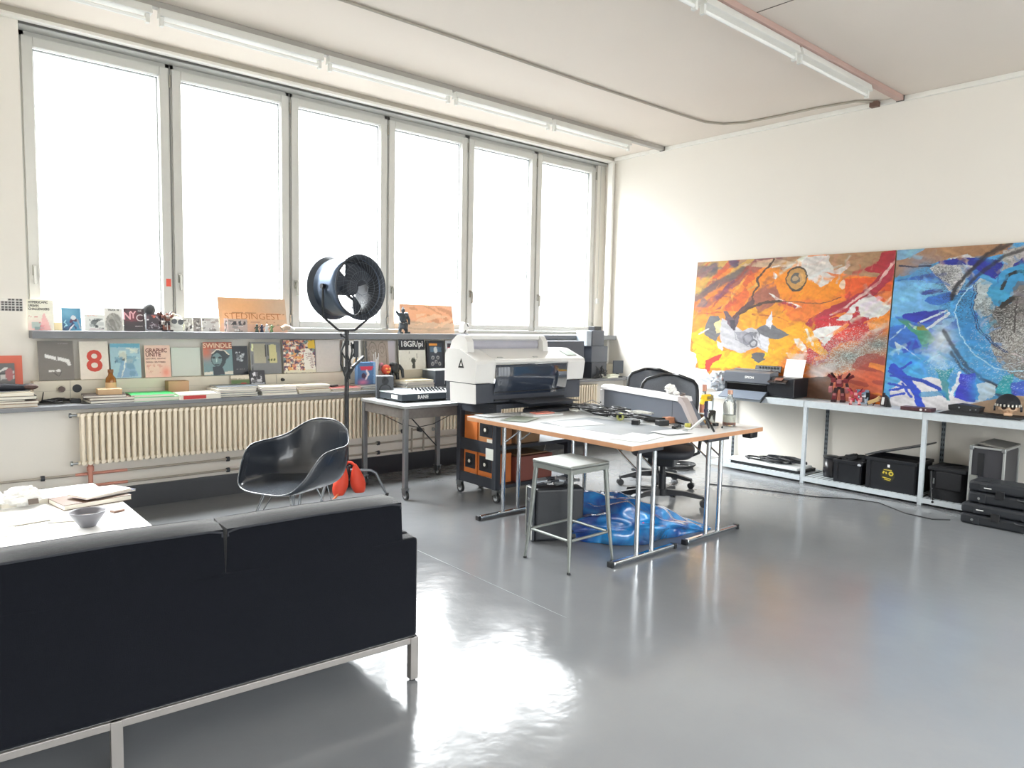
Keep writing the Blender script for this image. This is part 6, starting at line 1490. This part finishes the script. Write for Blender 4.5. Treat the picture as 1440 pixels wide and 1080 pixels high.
single('cardboard_box', 'small kraft cardboard box behind the white and red book', 'box', MB().box(-.08, -.05, 0, .08, .05, .135), KRAFT, (1.742, 6.22, ZS), bev=.003)
t = slab('book', 'white thick book with a red spine label on the sill', 'book', (1.82, 6.00, ZS), .32, .25, .042, 2, C('white', 'e6e2da'))
obj('red_spine', MB().box(-.135, -.1265, .004, .04, -.1252, .032), mat('spine_red', 'b9312e', .5), t)
slab('magazine', 'white magazine lying on the white and red book', 'magazine', (1.81, 6.02, ZS+.0425), .29, .22, .006, -4, C('white', 'e6e2da'))
MC = ['c9bfae', '6f6a70', 'd8c9a4', '4c4650', 'b9aeb6', '8c7f74', 'd9d5cf', '9a6a62', '7c8a8f', 'e3ded2', 'a34c4a', '596068']
def magstack(x, y, w_, n, hs, desc, seed, z=ZS):
    rs = random.Random(seed); names = ['bottom', 'second', 'third', 'fourth', 'fifth', 'sixth', 'seventh']
    for k in range(n):
        c_ = MC[(seed*3+k*5) % len(MC)]; top = (k == n-1)
        lb = ('top magazine' if top else 'bottom magazine' if k == 0 else '%s magazine from the bottom' % names[k])+' of the '+desc
        h_ = hs*rs.uniform(.8, 1.2)
        o = slab('magazine', lb, 'magazine', (x+rs.uniform(-.012, .012), y+rs.uniform(-.01, .01), z), w_, .25, h_, rs.uniform(-4, 4), mat('cover_mag_'+c_, c_, .35, var=.3, scale=14), group='magazine stacks on the sill')
        z += h_+.0004
    return z
zc_ = magstack(2.13, 6.03, .33, 5, .018, 'tall stack after the white red book', 1)
stand('photo_card', 'small green and red landscape card leaning on the trunking', 'card', Art(26, 16, 'a39a86', .02).poly([(0, 0), (1, 0), (1, .35), (0, .3)], 'e3d9c6').poly([(0, .45), (1, .4), (1, .75), (0, .8)], '5f7a4c').dot((.7, .85), .2, .15, 'c2453c'), 2.200, 2.362, .100, ZS+.062, 6.27, 14, .003)
a = Art(26, 26, '3c3c42', .02); a.blocks(26, 2, ['e6e6ea', 'c9c9ce', '6a6a70'], .05, .1, .8, .75); a.dot((.3, .45), .12, .12, '3a3a40'); a.dot((.6, .45), .12, .12, '3a3a40'); a.poly([(.05, .8), (.95, .8), (.95, 1), (.05, 1)], 'a9acb3')
stand('ink_card', 'small dark card with white ink splashes beside the landscape card', 'card', a, 2.366, 2.502, .140, ZS+.060, 6.26, 14, .010, edge=BLACK)
magstack(2.475, 6.02, .31, 4, .017, 'stack under the ink splash card', 2)
magstack(2.80, 6.03, .31, 4, .018, 'stack before the graffiti magazine', 3)
magstack(3.12, 6.03, .30, 3, .012, 'low stack beside the fan stand', 4)
magstack(3.40, 6.04, .25, 3, .014, 'low stack under the blue toy carton', 5)
single('remote_control', 'small black gadget lying on the low magazine stack', 'gadget', MB().cbox((0, 0, .008), (.10, .03, .016)), BLACK, (3.03, 6.00, ZS+.040), 25, bev=.004)
a = Art(34, 36, '4a6f9a', .01); a.poly([(.12, .18), (.88, .18), (.8, .36), (.2, .36)], 'c9304a'); a.line([(.5, .36), (.6, .55), (.45, .75)], .10, 'ece6e6'); a.dot((.35, .6), .12, .12, '3a1f3c'); a.haze((.3, .9), .3, .15, 'e68ab0', .9); a.poly([(.88, 0), (1, 0), (1, 1), (.88, 1)], '7fa3c9')
t = thing('toy_box', 'blue carton with a red banner standing on the sill by the stand', 'box', (3.425, 6.10, ZS+.0445))
flat('box_front', a, .195, .215, .055, [paintmat('printed_gloss', .35, .03), mat('box_side_blue', '5c86b0', .5)], (0, 0, 0), 0, 0, t)
# spiky flowers and figures behind the loudspeaker
t = thing('tin_can_brushes', 'tin with thin white sticks and small flowers behind the loudspeaker', 'tin', (3.60, 6.22, ZS))
obj('tin', MB().lathe([(0, 0), (.04, 0), (.04, .11), (.037, .11), (.037, .008), (0, .008)], n=22), mat('tin_pinkish', 'c9a4a6', .4), t)
m = MB()
for k, (dx, h_) in enumerate(((-.03, .33), (-.01, .35), (.01, .30), (.025, .34), (.0, .28))): m.tube([(dx*.4, 0, .01), (dx, 0, h_)], .0038, 6)
obj('white_stick', m, TW_, t)
m = MB()
for k, (dx, z_) in enumerate(((-.06, .24), (.05, .22), (.07, .17), (-.035, .20))): m.tube([(dx*.3, 0, .02), (dx, -.01, z_)], .002, 5); m.ell((dx, -.01, z_+.01), (.022, .014, .016))
obj('flower', m, mat('flower_pink', 'd98fa0', .5, var=.4, scale=30), t)
t = thing('toy_bust', 'small orange red toy head on the sill beside the black toy', 'toy', (3.70, 6.20, ZS))
obj('pedestal', MB().cyl((0, 0, 0), (0, 0, .13), .028, .022, n=16), mat('pedestal_grey', '8f8b88', .5), t)
obj('head', MB().ell((0, 0, .175), (.052, .042, .052)), mat('toy_orange_red', 'cf4a34', .4, var=.2, scale=30), t)
obj('face_marks', MB().ell((-.018, -.038, .185), (.012, .008, .008)).ell((.02, -.038, .185), (.012, .008, .008)).cbox((0, -.042, .155), (.035, .006, .01)), mat('toy_yellow', 'e6b45a', .4), t)
t = thing('black_toy_figure', 'stooping black toy figure with hanging arms behind the magazine pile', 'toy figure', (3.80, 6.20, ZS+.0))
KB = mat('toy_black_satin', '1e2124', .35)
obj('body', MB().ell((0, 0, .185), (.055, .035, .06)).ell((-.035, -.01, .225), (.032, .028, .024)), KB, t)
obj('arm', MB().tube([(.045, 0, .215), (.08, -.01, .17), (.085, -.02, .09)], [.02, .018, .014], 8), KB, t)
obj('arm', MB().tube([(-.045, 0, .21), (-.06, -.01, .16), (-.055, -.02, .11)], [.02, .016, .012], 8), KB, t)
obj('leg', MB().tube([(-.02, 0, .14), (-.03, 0, .07), (-.03, -.005, .012)], [.022, .018, .016], 8), KB, t)
obj('leg', MB().tube([(.025, 0, .14), (.035, 0, .07), (.035, -.005, .012)], [.022, .018, .016], 8), KB, t)
magstack(3.92, 6.04, .33, 5, .015, 'stack between black loudspeaker and pale topped speaker', 6)
single('small_tripod_head', 'small black knob like gadget beside the pale topped speaker', 'gadget', MB().lathe([(0, 0), (.02, 0), (.012, .02), (.022, .035), (.0, .05)], n=14), BLACK, (4.13, 6.13, ZS))

# ================================================================ ELECTRONICS IN THE ROOM CORNER (far end of sill and ledge)
EL = mat('electronics_charcoal', '3c4048', .45)
single('amplifier', 'long dark amplifier on the sill under the last window', 'amplifier', MB().box(-.36, -.13, .0, .36, .10, .30), mat('amp_slate', '454b57', .45), (6.02, 6.17, ZS+.165), bev=.006)
single('equipment_crate', 'plain dark crate beneath the long dark amplifier', 'crate', MB().box(-.34, -.12, .0, .34, .10, .164), EL, (6.02, 6.17, ZS))
t = thing('stacked_recorder', 'lowest dark device of the electronics tower in the corner', 'device', (6.62, 6.12, ZS))
obj('housing', MB().box(-.14, -.12, 0, .14, .12, .20), EL, t, bev=.004)
m = MB(); rs = random.Random(6)
for k in range(10): m.tube([(rs.uniform(-.13, .1), -.125, rs.uniform(.02, .18)), (rs.uniform(-.15, .14), -.15, rs.uniform(.0, .1)), (rs.uniform(-.2, .15), -.17, .008)], .005, 5)
obj('cables', m, CAB[0], t)
single('stacked_speaker', 'square charcoal box in the middle of the electronics tower', 'device', MB().box(-.15, -.12, 0, .15, .12, .20), mat('device_slate', '50555f', .5), (6.62, 6.12, ZS+.2005), bev=.004)
t = thing('stacked_monitor', 'dark monitor speaker on top of the electronics tower', 'device', (6.62, 6.13, ZS+.401))
obj('housing', MB().box(-.11, -.10, 0, .11, .10, .195), mat('device_slate', '50555f', .5), t, bev=.004)
obj('pale_side_panel', MB().box(-.20, -.09, 0, -.112, .09, .19), mat('device_pale_blue', '9fa9b4', .5), t, bev=.004)
obj('black_top_box', MB().box(-.03, -.06, .196, .10, .05, .245), BLACK, t, bev=.004)
t = thing('small_monitor', 'small dark square monitor on the sill by the painting wall corner', 'monitor', (6.95, 5.98, ZS), -15)
obj('stand', MB().box(-.05, -.03, 0, .05, .05, .012).box(-.015, .0, .012, .015, .02, .05), DGREY, t)
obj('screen_body', MB().box(-.075, -.012, .05, .075, .012, .215), mat('monitor_bluegrey', '414852', .4), t, bev=.004)
t = thing('white_clutter', 'pale papers and white gadgets at the corner end of the sill', 'papers', (6.75, 5.95, ZS))
obj('papers', MB().cbox((0, 0, .01), (.25, .12, .02), (0, 0, 10)).cbox((.10, .02, .03), (.14, .08, .018), (0, 0, -15)), mat('paper_pale_yellow', 'dfe0d2', .6), t)
obj('gadget', MB().cbox((-.12, .02, .035), (.06, .05, .03), (0, 0, 30)), PW, t, bev=.005)
t = thing('light_switch', 'small white switch box with a cable on the window reveal', 'switch', (7.08, 6.555, 1.83))
obj('switch_box', MB().box(7.115, 6.53, 1.80, 7.165, 6.5595, 1.87), PW, t, True, bev=.004)
obj('switch_cable', MB().cyl((7.14, 6.545, 1.87), (7.14, 6.545, 3.60), .004, n=6), WGREY, t, True)

# things on the sill stand a little farther in from its front edge
for o in [q for q in COL.objects if q not in _before and q.parent is None and q.name.split('.')[0] not in ('sticker_sheet', 'coral_framed_picture', 'light_switch', 'toy_box')]:
    y0 = o.location.y
    if y0 < 6.17:
        ny = min(y0+.085, 6.19); o.location.x *= ny/y0; o.location.y = ny
# ================================================================ THE TWO PAINTINGS
def board(name, label, art, y0, y1, grp):
    art.brush(5, .30); art.c = art.c**1.12*.80
    Hh = 1.465; zb = ST+.001
    t = thing(name, label, 'painting', (7.078, (y0+y1)/2, zb), -90, grp)
    o = flat('painted_front', art, y0-y1, Hh, .018, [paintmat('painted_surface', .5, .07), mat('chipboard_edge', 'a98a6a', .7)], (0, 0, .0), 0, 4.6, t)
    return t
H1 = [0.000987856, 9.60729e-05, -0.111628, 7.6735e-05, 0.00126071, -0.183893, 0.000195553, 1.4261e-05]
H2 = [0.000673879, 6.97968e-05, -0.039727, 6.50737e-05, 0.00107314, -0.0637252, 0.00016612, 1.26191e-05]
a = Art(520, 345, 'f08a24', .006, 20, H1)
rs = random.Random(3)
a.haze((650, 300), .25, .25, 'f9a424', .8); a.haze((300, 200), .3, .2, 'e8862c', .5); a.haze((500, 560), .3, .25, 'fbb01f', .8)
a.poly([(90, 130), (810, 85), (780, 160), (600, 150), (380, 175), (180, 190), (95, 210)], 'b98f6c')
a.poly([(930, 80), (1300, 60), (1410, 60), (1400, 240), (1240, 240), (1100, 230), (980, 190)], 'b6926f')
a.poly([(790, 100), (955, 92), (985, 190), (1095, 150), (1050, 205), (905, 305), (800, 235), (770, 170), (640, 185), (700, 150)], 'dfd8d2')
a.poly([(910, 205), (1240, 240), (1000, 235)], 'e58a5c')
a.poly([(610, 250), (820, 240), (900, 300), (1010, 240), (1050, 300), (960, 380), (700, 400), (560, 300)], 'f79a1c')
a.poly([(1030, 250), (1370, 240), (1370, 420), (1200, 340), (1080, 380)], 'e8662c'); a.poly([(1230, 320), (1368, 330), (1366, 410)], 'f08c4c')
a.streaks((330, 260), .30, .30, -33, 26, '8a4f5c', .62, 5, .75); a.streaks((250, 250), .22, .25, -33, 30, 'd9b25a', .66, 9, .8); a.streaks((200, 330), .25, .28, -38, 22, 'd9582a', .62, 12, .7)
a.line([(80, 370), (250, 270), (400, 190)], .030, '5f5960', .85, .01); a.line([(90, 200), (180, 195)], .05, '66606a', .8, .012); a.line([(200, 165), (215, 185)], .03, '5c5660', .9, .01); a.line([(320, 130), (345, 150)], .03, '5a4a6a', .9, .01)
a.line([(230, 370), (330, 270)], .022, '7a3f5f', .9); a.line([(100, 440), (130, 400)], .04, '6b6a72', .8, .01); a.line([(180, 440), (450, 150)], .010, 'a64a2c', .8); a.line([(250, 450), (420, 230)], .012, 'f2b04a', .9)
a.poly([(60, 480), (240, 450), (380, 460), (420, 500), (260, 560), (150, 600), (60, 620)], 'f39a2c'); a.line([(70, 480), (260, 465)], .008, 'c9552a', .7)
a.poly([(360, 460), (480, 420), (520, 560), (400, 580)], 'fbb62a')
a.poly([(640, 400), (900, 380), (960, 470), (820, 540), (700, 520)], 'f28a34'); a.line([(460, 480), (620, 500), (760, 560)], .008, 'b9602c', .8)
a.poly([(50, 600), (140, 560), (240, 660), (250, 720), (440, 735), (640, 730), (620, 830), (100, 830), (60, 700)], 'fcc21c')
a.poly([(560, 640), (700, 540), (820, 600), (700, 700), (640, 800), (520, 800)], 'fbb822')
# red fields
a.poly([(1300, 68), (1410, 60), (1402, 120), (1330, 190), (1290, 215), (1200, 207), (1185, 185), (1270, 150)], 'b32c3a')
a.line([(1400, 120), (1330, 230), (1250, 320), (1130, 400), (1000, 450), (880, 510), (820, 560)], .045, 'b53446')
a.line([(1385, 130), (1290, 270), (1180, 350), (1050, 440), (960, 480)], .010, 'e6bdb6')
a.poly([(850, 520), (1010, 500), (1200, 500), (1250, 560), (1180, 640), (1060, 660), (970, 700), (940, 780), (880, 805), (800, 800), (790, 600)], 'c9283a')
a.haze((1080, 600), .12, .10, 'e8503a', .6); a.speck((1080, 620), .12, .1, 'f0a08a', .25, 3)
a.poly([(1215, 345), (1365, 430), (1340, 490), (1230, 505), (1165, 530), (1005, 522), (1100, 430)], 'e6e3e0')
a.poly([(1128, 430), (1145, 430), (1160, 495), (1215, 500), (1200, 560), (1050, 570), (1100, 510)], 'b92c40')
a.poly([(825, 600), (900, 565), (1045, 552), (1000, 590), (965, 640), (975, 655), (925, 680), (880, 640)], 'f1efed'); a.dot((905, 632), .012, .006, 'b92c40')
a.poly([(680, 520), (790, 530), (860, 620), (945, 735), (900, 770), (820, 700), (730, 600)], 'fdb51c'); a.line([(800, 580), (850, 680)], .01, 'f6efe4')
a.poly([(720, 640), (760, 640), (805, 690), (800, 735), (740, 690)], 'efeae4'); a.poly([(660, 730), (800, 740), (830, 810), (700, 790)], 'e6cdbd'); a.streaks((740, 760), .06, .05, 30, 40, 'd98a6a', .55, 2, .8)
a.poly([(810, 690), (920, 760), (870, 830), (800, 800)], 'cc3a3a'); a.line([(870, 770), (920, 760)], .02, 'f08a3a')
a.poly([(560, 335), (640, 380), (770, 430), (740, 445), (600, 385)], 'f4efe8'); a.line([(650, 400), (730, 435)], .014, 'b9404a')
a.poly([(380, 160), (600, 110), (760, 150), (600, 180)], 'dcc0a0', .8); a.line([(590, 170), (780, 150)], .01, 'f2e9df')
a.poly([(590, 210), (620, 225), (610, 250), (585, 240)], 'f2ece6')
a.streaks((1200, 640), .16, .12, -28, 24, 'f29a4a', .62, 6, .8); a.poly([(1210, 540), (1350, 470), (1345, 540), (1230, 600)], 'f19a3a'); a.line([(1130, 710), (1340, 560)], .02, 'c9503a', .8)
a.poly([(1220, 585), (1330, 540), (1345, 555), (1235, 605)], 'e6d8cc', .8)
a.dabs(260, 3, 40, .10, .010); a.dabs(160, 8, 20, .05, .006, 40)
# branch and eye
a.line([(598, 115), (545, 190), (490, 250), (500, 290), (455, 340), (462, 395), (405, 450), (340, 490)], .012, '5c4030'); a.line([(460, 400), (340, 490), (320, 560)], .026, '6b4a48')
a.line([(360, 480), (450, 435), (540, 400), (640, 393)], .013, '5c4030'); a.line([(640, 393), (760, 402), (900, 412), (1040, 368)], .005, '8a5a3a')
a.dot((745, 245), .052, .088, '5a4c3c'); a.dot((745, 245), .045, .075, 'cf9f5c'); a.dot((742, 243), .028, .045, '6f6a64'); a.dot((738, 243), .014, .022, 'b9a080'); a.poly([(760, 200), (790, 210), (790, 260), (765, 280)], 'e0b070', .7)
a.dot((1045, 285), .014, .030, 'f2d3b8')
# grey creature
a.poly([(180, 490), (235, 490), (270, 560), (240, 610), (215, 660), (140, 610), (150, 540)], '77777b'); a.poly([(200, 540), (240, 510), (265, 520), (255, 590), (215, 600)], 'efd9a4')
a.poly([(255, 500), (330, 540), (380, 590), (440, 565), (490, 590), (520, 650), (470, 700), (370, 735), (250, 690), (240, 600)], 'cdccd2')
a.poly([(270, 460), (290, 455), (330, 520), (360, 480), (370, 500), (330, 590), (290, 540)], '75606a')
a.poly([(480, 580), (560, 530), (600, 560), (690, 610), (620, 650), (540, 640), (500, 640)], '7b7c82'); a.poly([(588, 455), (575, 575), (535, 545)], 'ecebf0')
a.poly([(500, 610), (560, 640), (548, 735), (480, 690)], 'e3e3ea'); a.blocks(0, 1, ['000000'])
for p, q in (((330, 560), (345, 650)), ((345, 650), (430, 690)), ((470, 600), (505, 690)), ((560, 560), (650, 600))): a.line([p, q], .004, '8a8a92', .7)
a.poly([(340, 600), (400, 590), (450, 620), (430, 680), (370, 670)], '9a9aa4', .8); a.poly([(430, 600), (480, 600), (470, 640)], '6f7078', .8)
a.dot((420, 640), .028, .045, '8a8a94', 1, .35); a.dot((455, 670), .02, .03, '7a7a84', 1, .4); a.poly([(300, 520), (335, 520), (340, 590), (310, 570)], '4c4450')
a.line([(100, 610), (165, 580)], .008, 'e9e4e0'); a.poly([(225, 660), (260, 670), (250, 720), (225, 700)], 'd8d5da')
a.poly([(448, 735), (532, 735), (525, 765), (542, 768), (492, 797), (443, 765), (455, 762)], '6d6d70')
a.poly([(150, 780), (245, 740), (230, 780), (190, 800), (175, 850), (140, 870)], 'e23f2c')
a.poly([(0, 690), (90, 740), (75, 830), (150, 840), (165, 880), (200, 850), (300, 855), (330, 1040), (0, 1040)], 'e6e5e8'); a.poly([(90, 1040), (100, 900), (280, 880), (330, 1040)], 'b9bec6', .7)
# lower right haze
a.haze((1100, 760), .14, .10, '7a827f', 1); a.haze((1280, 680), .09, .09, '7f8784', 1); a.haze((960, 820), .10, .06, '858a88', .9)
a.speck((1150, 720), .2, .14, 'cfe0dc', .22, 5); a.speck((1000, 800), .15, .12, 'c3cfcb', .2, 8)
a.poly([(960, 900), (1100, 850), (1330, 740), (1325, 1060), (960, 1060)], 'b9665a', .75); a.haze((1240, 900), .08, .12, 'e06a42', .9)
a.streaks((1230, 900), .10, .16, 10, 46, 'a3423c', .6, 4, .7); a.streaks((1290, 880), .06, .14, 10, 40, 'f0963c', .66, 14, .8)
a.haze((880, 880), .05, .05, 'd3cfd0', .9); a.poly([(800, 900), (960, 880), (990, 1060), (800, 1060)], '57524f', .85); a.line([(840, 850), (900, 850), (960, 830)], .02, 'cfc6c4', .7, .02)
a.line([(1404, 60), (1400, 1100)], .004, '4a2a2e')
board('painting', 'big orange yellow and red abstract painting leaning on the wall above the shelving', a, 5.018, 2.812, 'two large abstract paintings')

b_ = a
a = Art(520, 345, '5aa9dd', .004, 18, H2)
a.poly([(30, 50), (760, 5), (700, 75), (560, 112), (470, 88), (315, 122), (230, 150), (130, 205), (30, 225)], 'b48c6a')
a.haze((190, 200), .08, .10, '6aa9d6', .9)
a.streaks((200, 350), .22, .35, -12, 20, '3a6fd0', .58, 3, .8); a.streaks((160, 300), .2, .3, -8, 26, '86c4ea', .6, 6, .8)
a.poly([(180, 310), (300, 290), (330, 310), (200, 335)], '4450a8', .9); a.poly([(75, 450), (200, 425), (350, 420), (320, 510), (250, 510), (140, 495), (80, 475)], '3340b4')
a.poly([(320, 130), (480, 80), (535, 110), (480, 225), (410, 330), (380, 320), (330, 250), (250, 165)], 'd9d9d8'); a.speck((340, 240), .05, .1, '4a4a50', .5, 3); a.speck((300, 200), .08, .08, '6a6a6a', .35, 4)
a.line([(60, 150), (130, 155), (260, 150)], .006, '3a3c58'); a.poly([(300, 122), (480, 100), (690, 118), (685, 245), (570, 205), (500, 150), (310, 138)], '2f3aa0'); a.poly([(440, 135), (480, 150), (470, 180)], 'cfe0ee')
a.poly([(690, 60), (900, 10), (1400, 0), (1400, 60), (900, 190), (700, 235)], 'c4c0bd'); a.poly([(755, 155), (830, 95), (835, 150), (790, 178)], '34389c'); a.speck((760, 120), .08, .1, '6a6a6a', .25, 6)
a.poly([(560, 230), (650, 265), (650, 330), (640, 440), (560, 470), (510, 400), (510, 270)], 'c9d4d6'); a.speck((590, 410), .04, .06, '3a4044', .45, 7)
a.line([(200, 490), (360, 425)], .008, 'd8e6f2'); a.line([(240, 530), (370, 440)], .010, 'e3edf5'); a.line([(120, 500), (0, 600)], .006, 'b9dcf0')
a.poly([(40, 470), (100, 480), (240, 545), (285, 605), (210, 650), (165, 580)], '4f9f86'); a.poly([(180, 490), (245, 545), (170, 548)], '9a9a40'); a.poly([(110, 500), (170, 520), (165, 545)], 'b9d9c0')
a.haze((320, 600), .05, .12, 'dbe5ea', 1); a.haze((290, 700), .05, .08, 'c9dbe6', .9); a.poly([(60, 640), (160, 600), (190, 650), (80, 690)], '3f55c4'); a.poly([(30, 610), (75, 640), (55, 700)], 'd4e6f2'); a.line([(75, 640), (190, 720)], .004, 'd4e6f2')
a.haze((120, 740), .12, .07, '3f9fe6', .9)
a.poly([(400, 330), (520, 300), (520, 520), (640, 660), (800, 690), (800, 800), (640, 780), (480, 640), (410, 480)], '4a9fd6'); a.haze((480, 560), .05, .10, '3d8fd0', .7); a.speck((430, 350), .06, .12, '34404c', .4, 9)
a.dot((930, 540), .17, .30, '8b8683'); a.haze((700, 480), .045, .16, '4a4644', .95); a.speck((760, 560), .10, .2, 'e6e6e2', .45, 10); a.speck((760, 480), .08, .1, '3c3a3a', .4, 11)
a.line([(780, 340), (765, 560)], .006, '5a5654')
a.line([(690, 345), (690, 280), (740, 220), (821, 200), (1000, 240), (1050, 330)], .07, '4aa3d4'); a.line([(640, 310), (700, 350)], .05, '4ea9d2')
a.line([(690, 290), (720, 215), (790, 185), (900, 190)], .012, '33383c'); a.line([(765, 290), (790, 255), (850, 260)], .014, '6a7f92'); a.line([(690, 400), (760, 340), (830, 315)], .016, '3c3836')
a.dabs(300, 5, 5, .09, .008, 45); a.dabs(200, 9, -40, .05, .006, 60)
# black sprayed arcs
for pts, w_ in (([(740, 15), (620, 80), (520, 160), (450, 230), (400, 300), (375, 350)], .009), ([(680, 25), (560, 110), (470, 200), (410, 280), (370, 350)], .007), ([(830, 45), (700, 90), (600, 170), (520, 230), (480, 270)], .008),
                ([(335, 545), (370, 620), (420, 700), (480, 780), (560, 840), (660, 890), (760, 930)], .009), ([(375, 680), (440, 775), (540, 870), (600, 905), (680, 950)], .005), ([(560, 845), (640, 885), (740, 930)], .008)):
    a.line(pts, w_, '36343a', .75, .006)
a.line([(560, 245), (470, 300), (420, 370), (405, 440), (430, 580), (520, 700), (640, 775), (740, 795), (900, 780)], .004, 'b9e2f6')
for o_ in (0, 14): a.line([(520+o_, 260), (505+o_, 340), (505+o_, 430), (535+o_, 530), (610+o_, 620), (700+o_, 680)], .003, '2a4a78')
# lower part
a.poly([(0, 905), (70, 855), (250, 830), (330, 850), (385, 940), (430, 960), (640, 985), (640, 1100), (0, 1100)], 'e3e1e4')
a.line([(20, 770), (110, 850), (165, 920), (190, 1015)], .030, '2d55cc'); a.line([(90, 830), (200, 850), (300, 900), (350, 960)], .014, '3050b8')
for p, q in (((0, 870), (140, 900)), ((0, 910), (150, 880)), ((0, 945), (90, 930)), ((10, 820), (130, 830)), ((60, 790), (130, 740)), ((0, 790), (110, 870)), ((80, 870), (130, 950))): a.line([p, q], .010, '3558c8')
a.poly([(275, 780), (330, 790), (400, 770), (350, 850), (372, 975), (345, 975), (320, 900)], '3a9aa4', .9); a.speck((330, 780), .05, .05, 'cfe6ea', .3, 12)
a.line([(200, 935), (330, 930)], .022, '3d94c0', .8); a.line([(380, 940), (430, 810)], .014, 'e6edf4')
a.poly([(430, 820), (520, 805), (520, 985), (470, 985), (400, 955)], '4248c8'); a.speck((470, 850), .03, .05, '7a86e6', .4, 13); a.haze((530, 900), .03, .1, '4aa0e0', .9)
a.poly([(580, 860), (650, 890), (640, 930), (600, 960), (540, 990), (530, 880)], 'cfdfe6', .8)
a.poly([(640, 930), (690, 830), (760, 810), (740, 940)], '3aaab4'); a.poly([(740, 870), (900, 840), (900, 960), (740, 950)], '4c58c8', .8)
a.speck((760, 800), .10, .12, 'd8eef8', .10, 14)
a.poly([(480, 1000), (560, 980), (700, 945), (1400, 930), (1400, 1200), (480, 1200)], 'bba188')
a.poly([(30, 60), (52, 60), (44, 250), (26, 250)], 'b08a6a', .0)
board('painting', 'big blue and white abstract painting leaning on the wall, nearer the camera', a, 2.800, .592, 'two large abstract paintings')

# ================================================================ DAYLIGHT
SOUTH, NORTH = 86., 80.
wd = bpy.data.worlds.new('overcast_daylight'); sc.world = wd; wd.use_nodes = True
nt = wd.node_tree; bgd = nt.nodes['Background']; tc = nt.nodes.new('ShaderNodeTexCoord'); sp = nt.nodes.new('ShaderNodeSeparateXYZ')
nt.links.new(tc.outputs['Generated'], sp.inputs['Vector'])
rp = nt.nodes.new('ShaderNodeValToRGB'); e = rp.color_ramp.elements
SKY = [(0.0, .03), (.46, .045), (.50, .055), (.60, .065), (.66, .12), (.70, .27), (.76, .42), (.82, .6), (.87, 1.0), (1.0, 1.0)]
mr = nt.nodes.new('ShaderNodeMapRange'); mr.inputs['From Min'].default_value = -1; mr.inputs['From Max'].default_value = 1
nt.links.new(sp.outputs['Z'], mr.inputs['Value']); nt.links.new(mr.outputs['Result'], rp.inputs['Fac'])
TINT = (.955, .99, 1.0)
e[0].position = SKY[0][0]; e[0].color = (*[SKY[0][1]*t_ for t_ in TINT], 1)
e[1].position = SKY[-1][0]; e[1].color = (*[SKY[-1][1]*t_ for t_ in TINT], 1)
for p_, v_ in SKY[1:-1]:
    q = e.new(p_); q.color = (*[v_*t_ for t_ in TINT], 1)
# the sky behind the camera has its own strength, raised as added fill
my = nt.nodes.new('ShaderNodeMapRange'); my.inputs['From Min'].default_value = -.10; my.inputs['From Max'].default_value = .10
my.inputs['To Min'].default_value = SOUTH; my.inputs['To Max'].default_value = NORTH
nt.links.new(sp.outputs['Y'], my.inputs['Value'])
nt.links.new(rp.outputs['Color'], bgd.inputs['Color']); nt.links.new(my.outputs['Result'], bgd.inputs['Strength'])
# sky light enters through each casement: portals guide the sampling of the sky
for i in range(8):
    ld = bpy.data.lights.new('window_portal', 'AREA'); ld.shape = 'RECTANGLE'; ld.size = .92; ld.size_y = 2.05
    ld.cycles.is_portal = True
    lo = bpy.data.objects.new('window_portal', ld); COL.objects.link(lo)
    lo.location = ((EDGES[i]+EDGES[i+1])/2 if i < 6 else (-1.92, -.84)[i-6], 6.72, 2.5); lo.rotation_euler = (R(-90), 0, 0)
for k in range(4):
    ld = bpy.data.lights.new('window_portal', 'AREA'); ld.shape = 'RECTANGLE'; ld.size = 2.13; ld.size_y = 2.85; ld.cycles.is_portal = True
    lo = bpy.data.objects.new('window_portal', ld); COL.objects.link(lo)
    lo.location = ((SE[k+1]+SE[k+2])/2, Y0-.12, 1.975); lo.rotation_euler = (R(90), 0, 0)

# ================================================================ CAMERA
cd = bpy.data.cameras.new('camera'); cam = bpy.data.objects.new('camera', cd); COL.objects.link(cam); sc.camera = cam
yaw, pit, rol = 0.71319008, -0.08300849, 0.0203198
f = Vector((math.sin(yaw)*math.cos(pit), math.cos(yaw)*math.cos(pit), math.sin(pit)))
r = f.cross(Vector((0, 0, 1))).normalized(); u = r.cross(f)
r2 = r*math.cos(rol)+u*math.sin(rol); u2 = -r*math.sin(rol)+u*math.cos(rol)
M4 = Matrix((r2, u2, -f)).transposed().to_4x4(); M4.translation = (0, 0, 1.5); cam.matrix_world = M4
cd.sensor_width = 36; cd.lens = 36*1004.4/1440; cd.clip_start = .05
vs = sc.view_settings; vs.view_transform = 'Standard'; vs.look = 'None'; vs.gamma = 1; vs.exposure = 0.10; vs.use_curve_mapping = False
sc.display_settings.display_device = 'sRGB'
sc.cycles.max_bounces = 10; sc.cycles.diffuse_bounces = 5; sc.cycles.glossy_bounces = 4; sc.cycles.transmission_bounces = 6; sc.cycles.transparent_max_bounces = 8
sc.cycles.use_denoising = True; sc.cycles.caustics_reflective = False; sc.cycles.caustics_refractive = False
sc.cycles.sample_clamp_indirect = 8
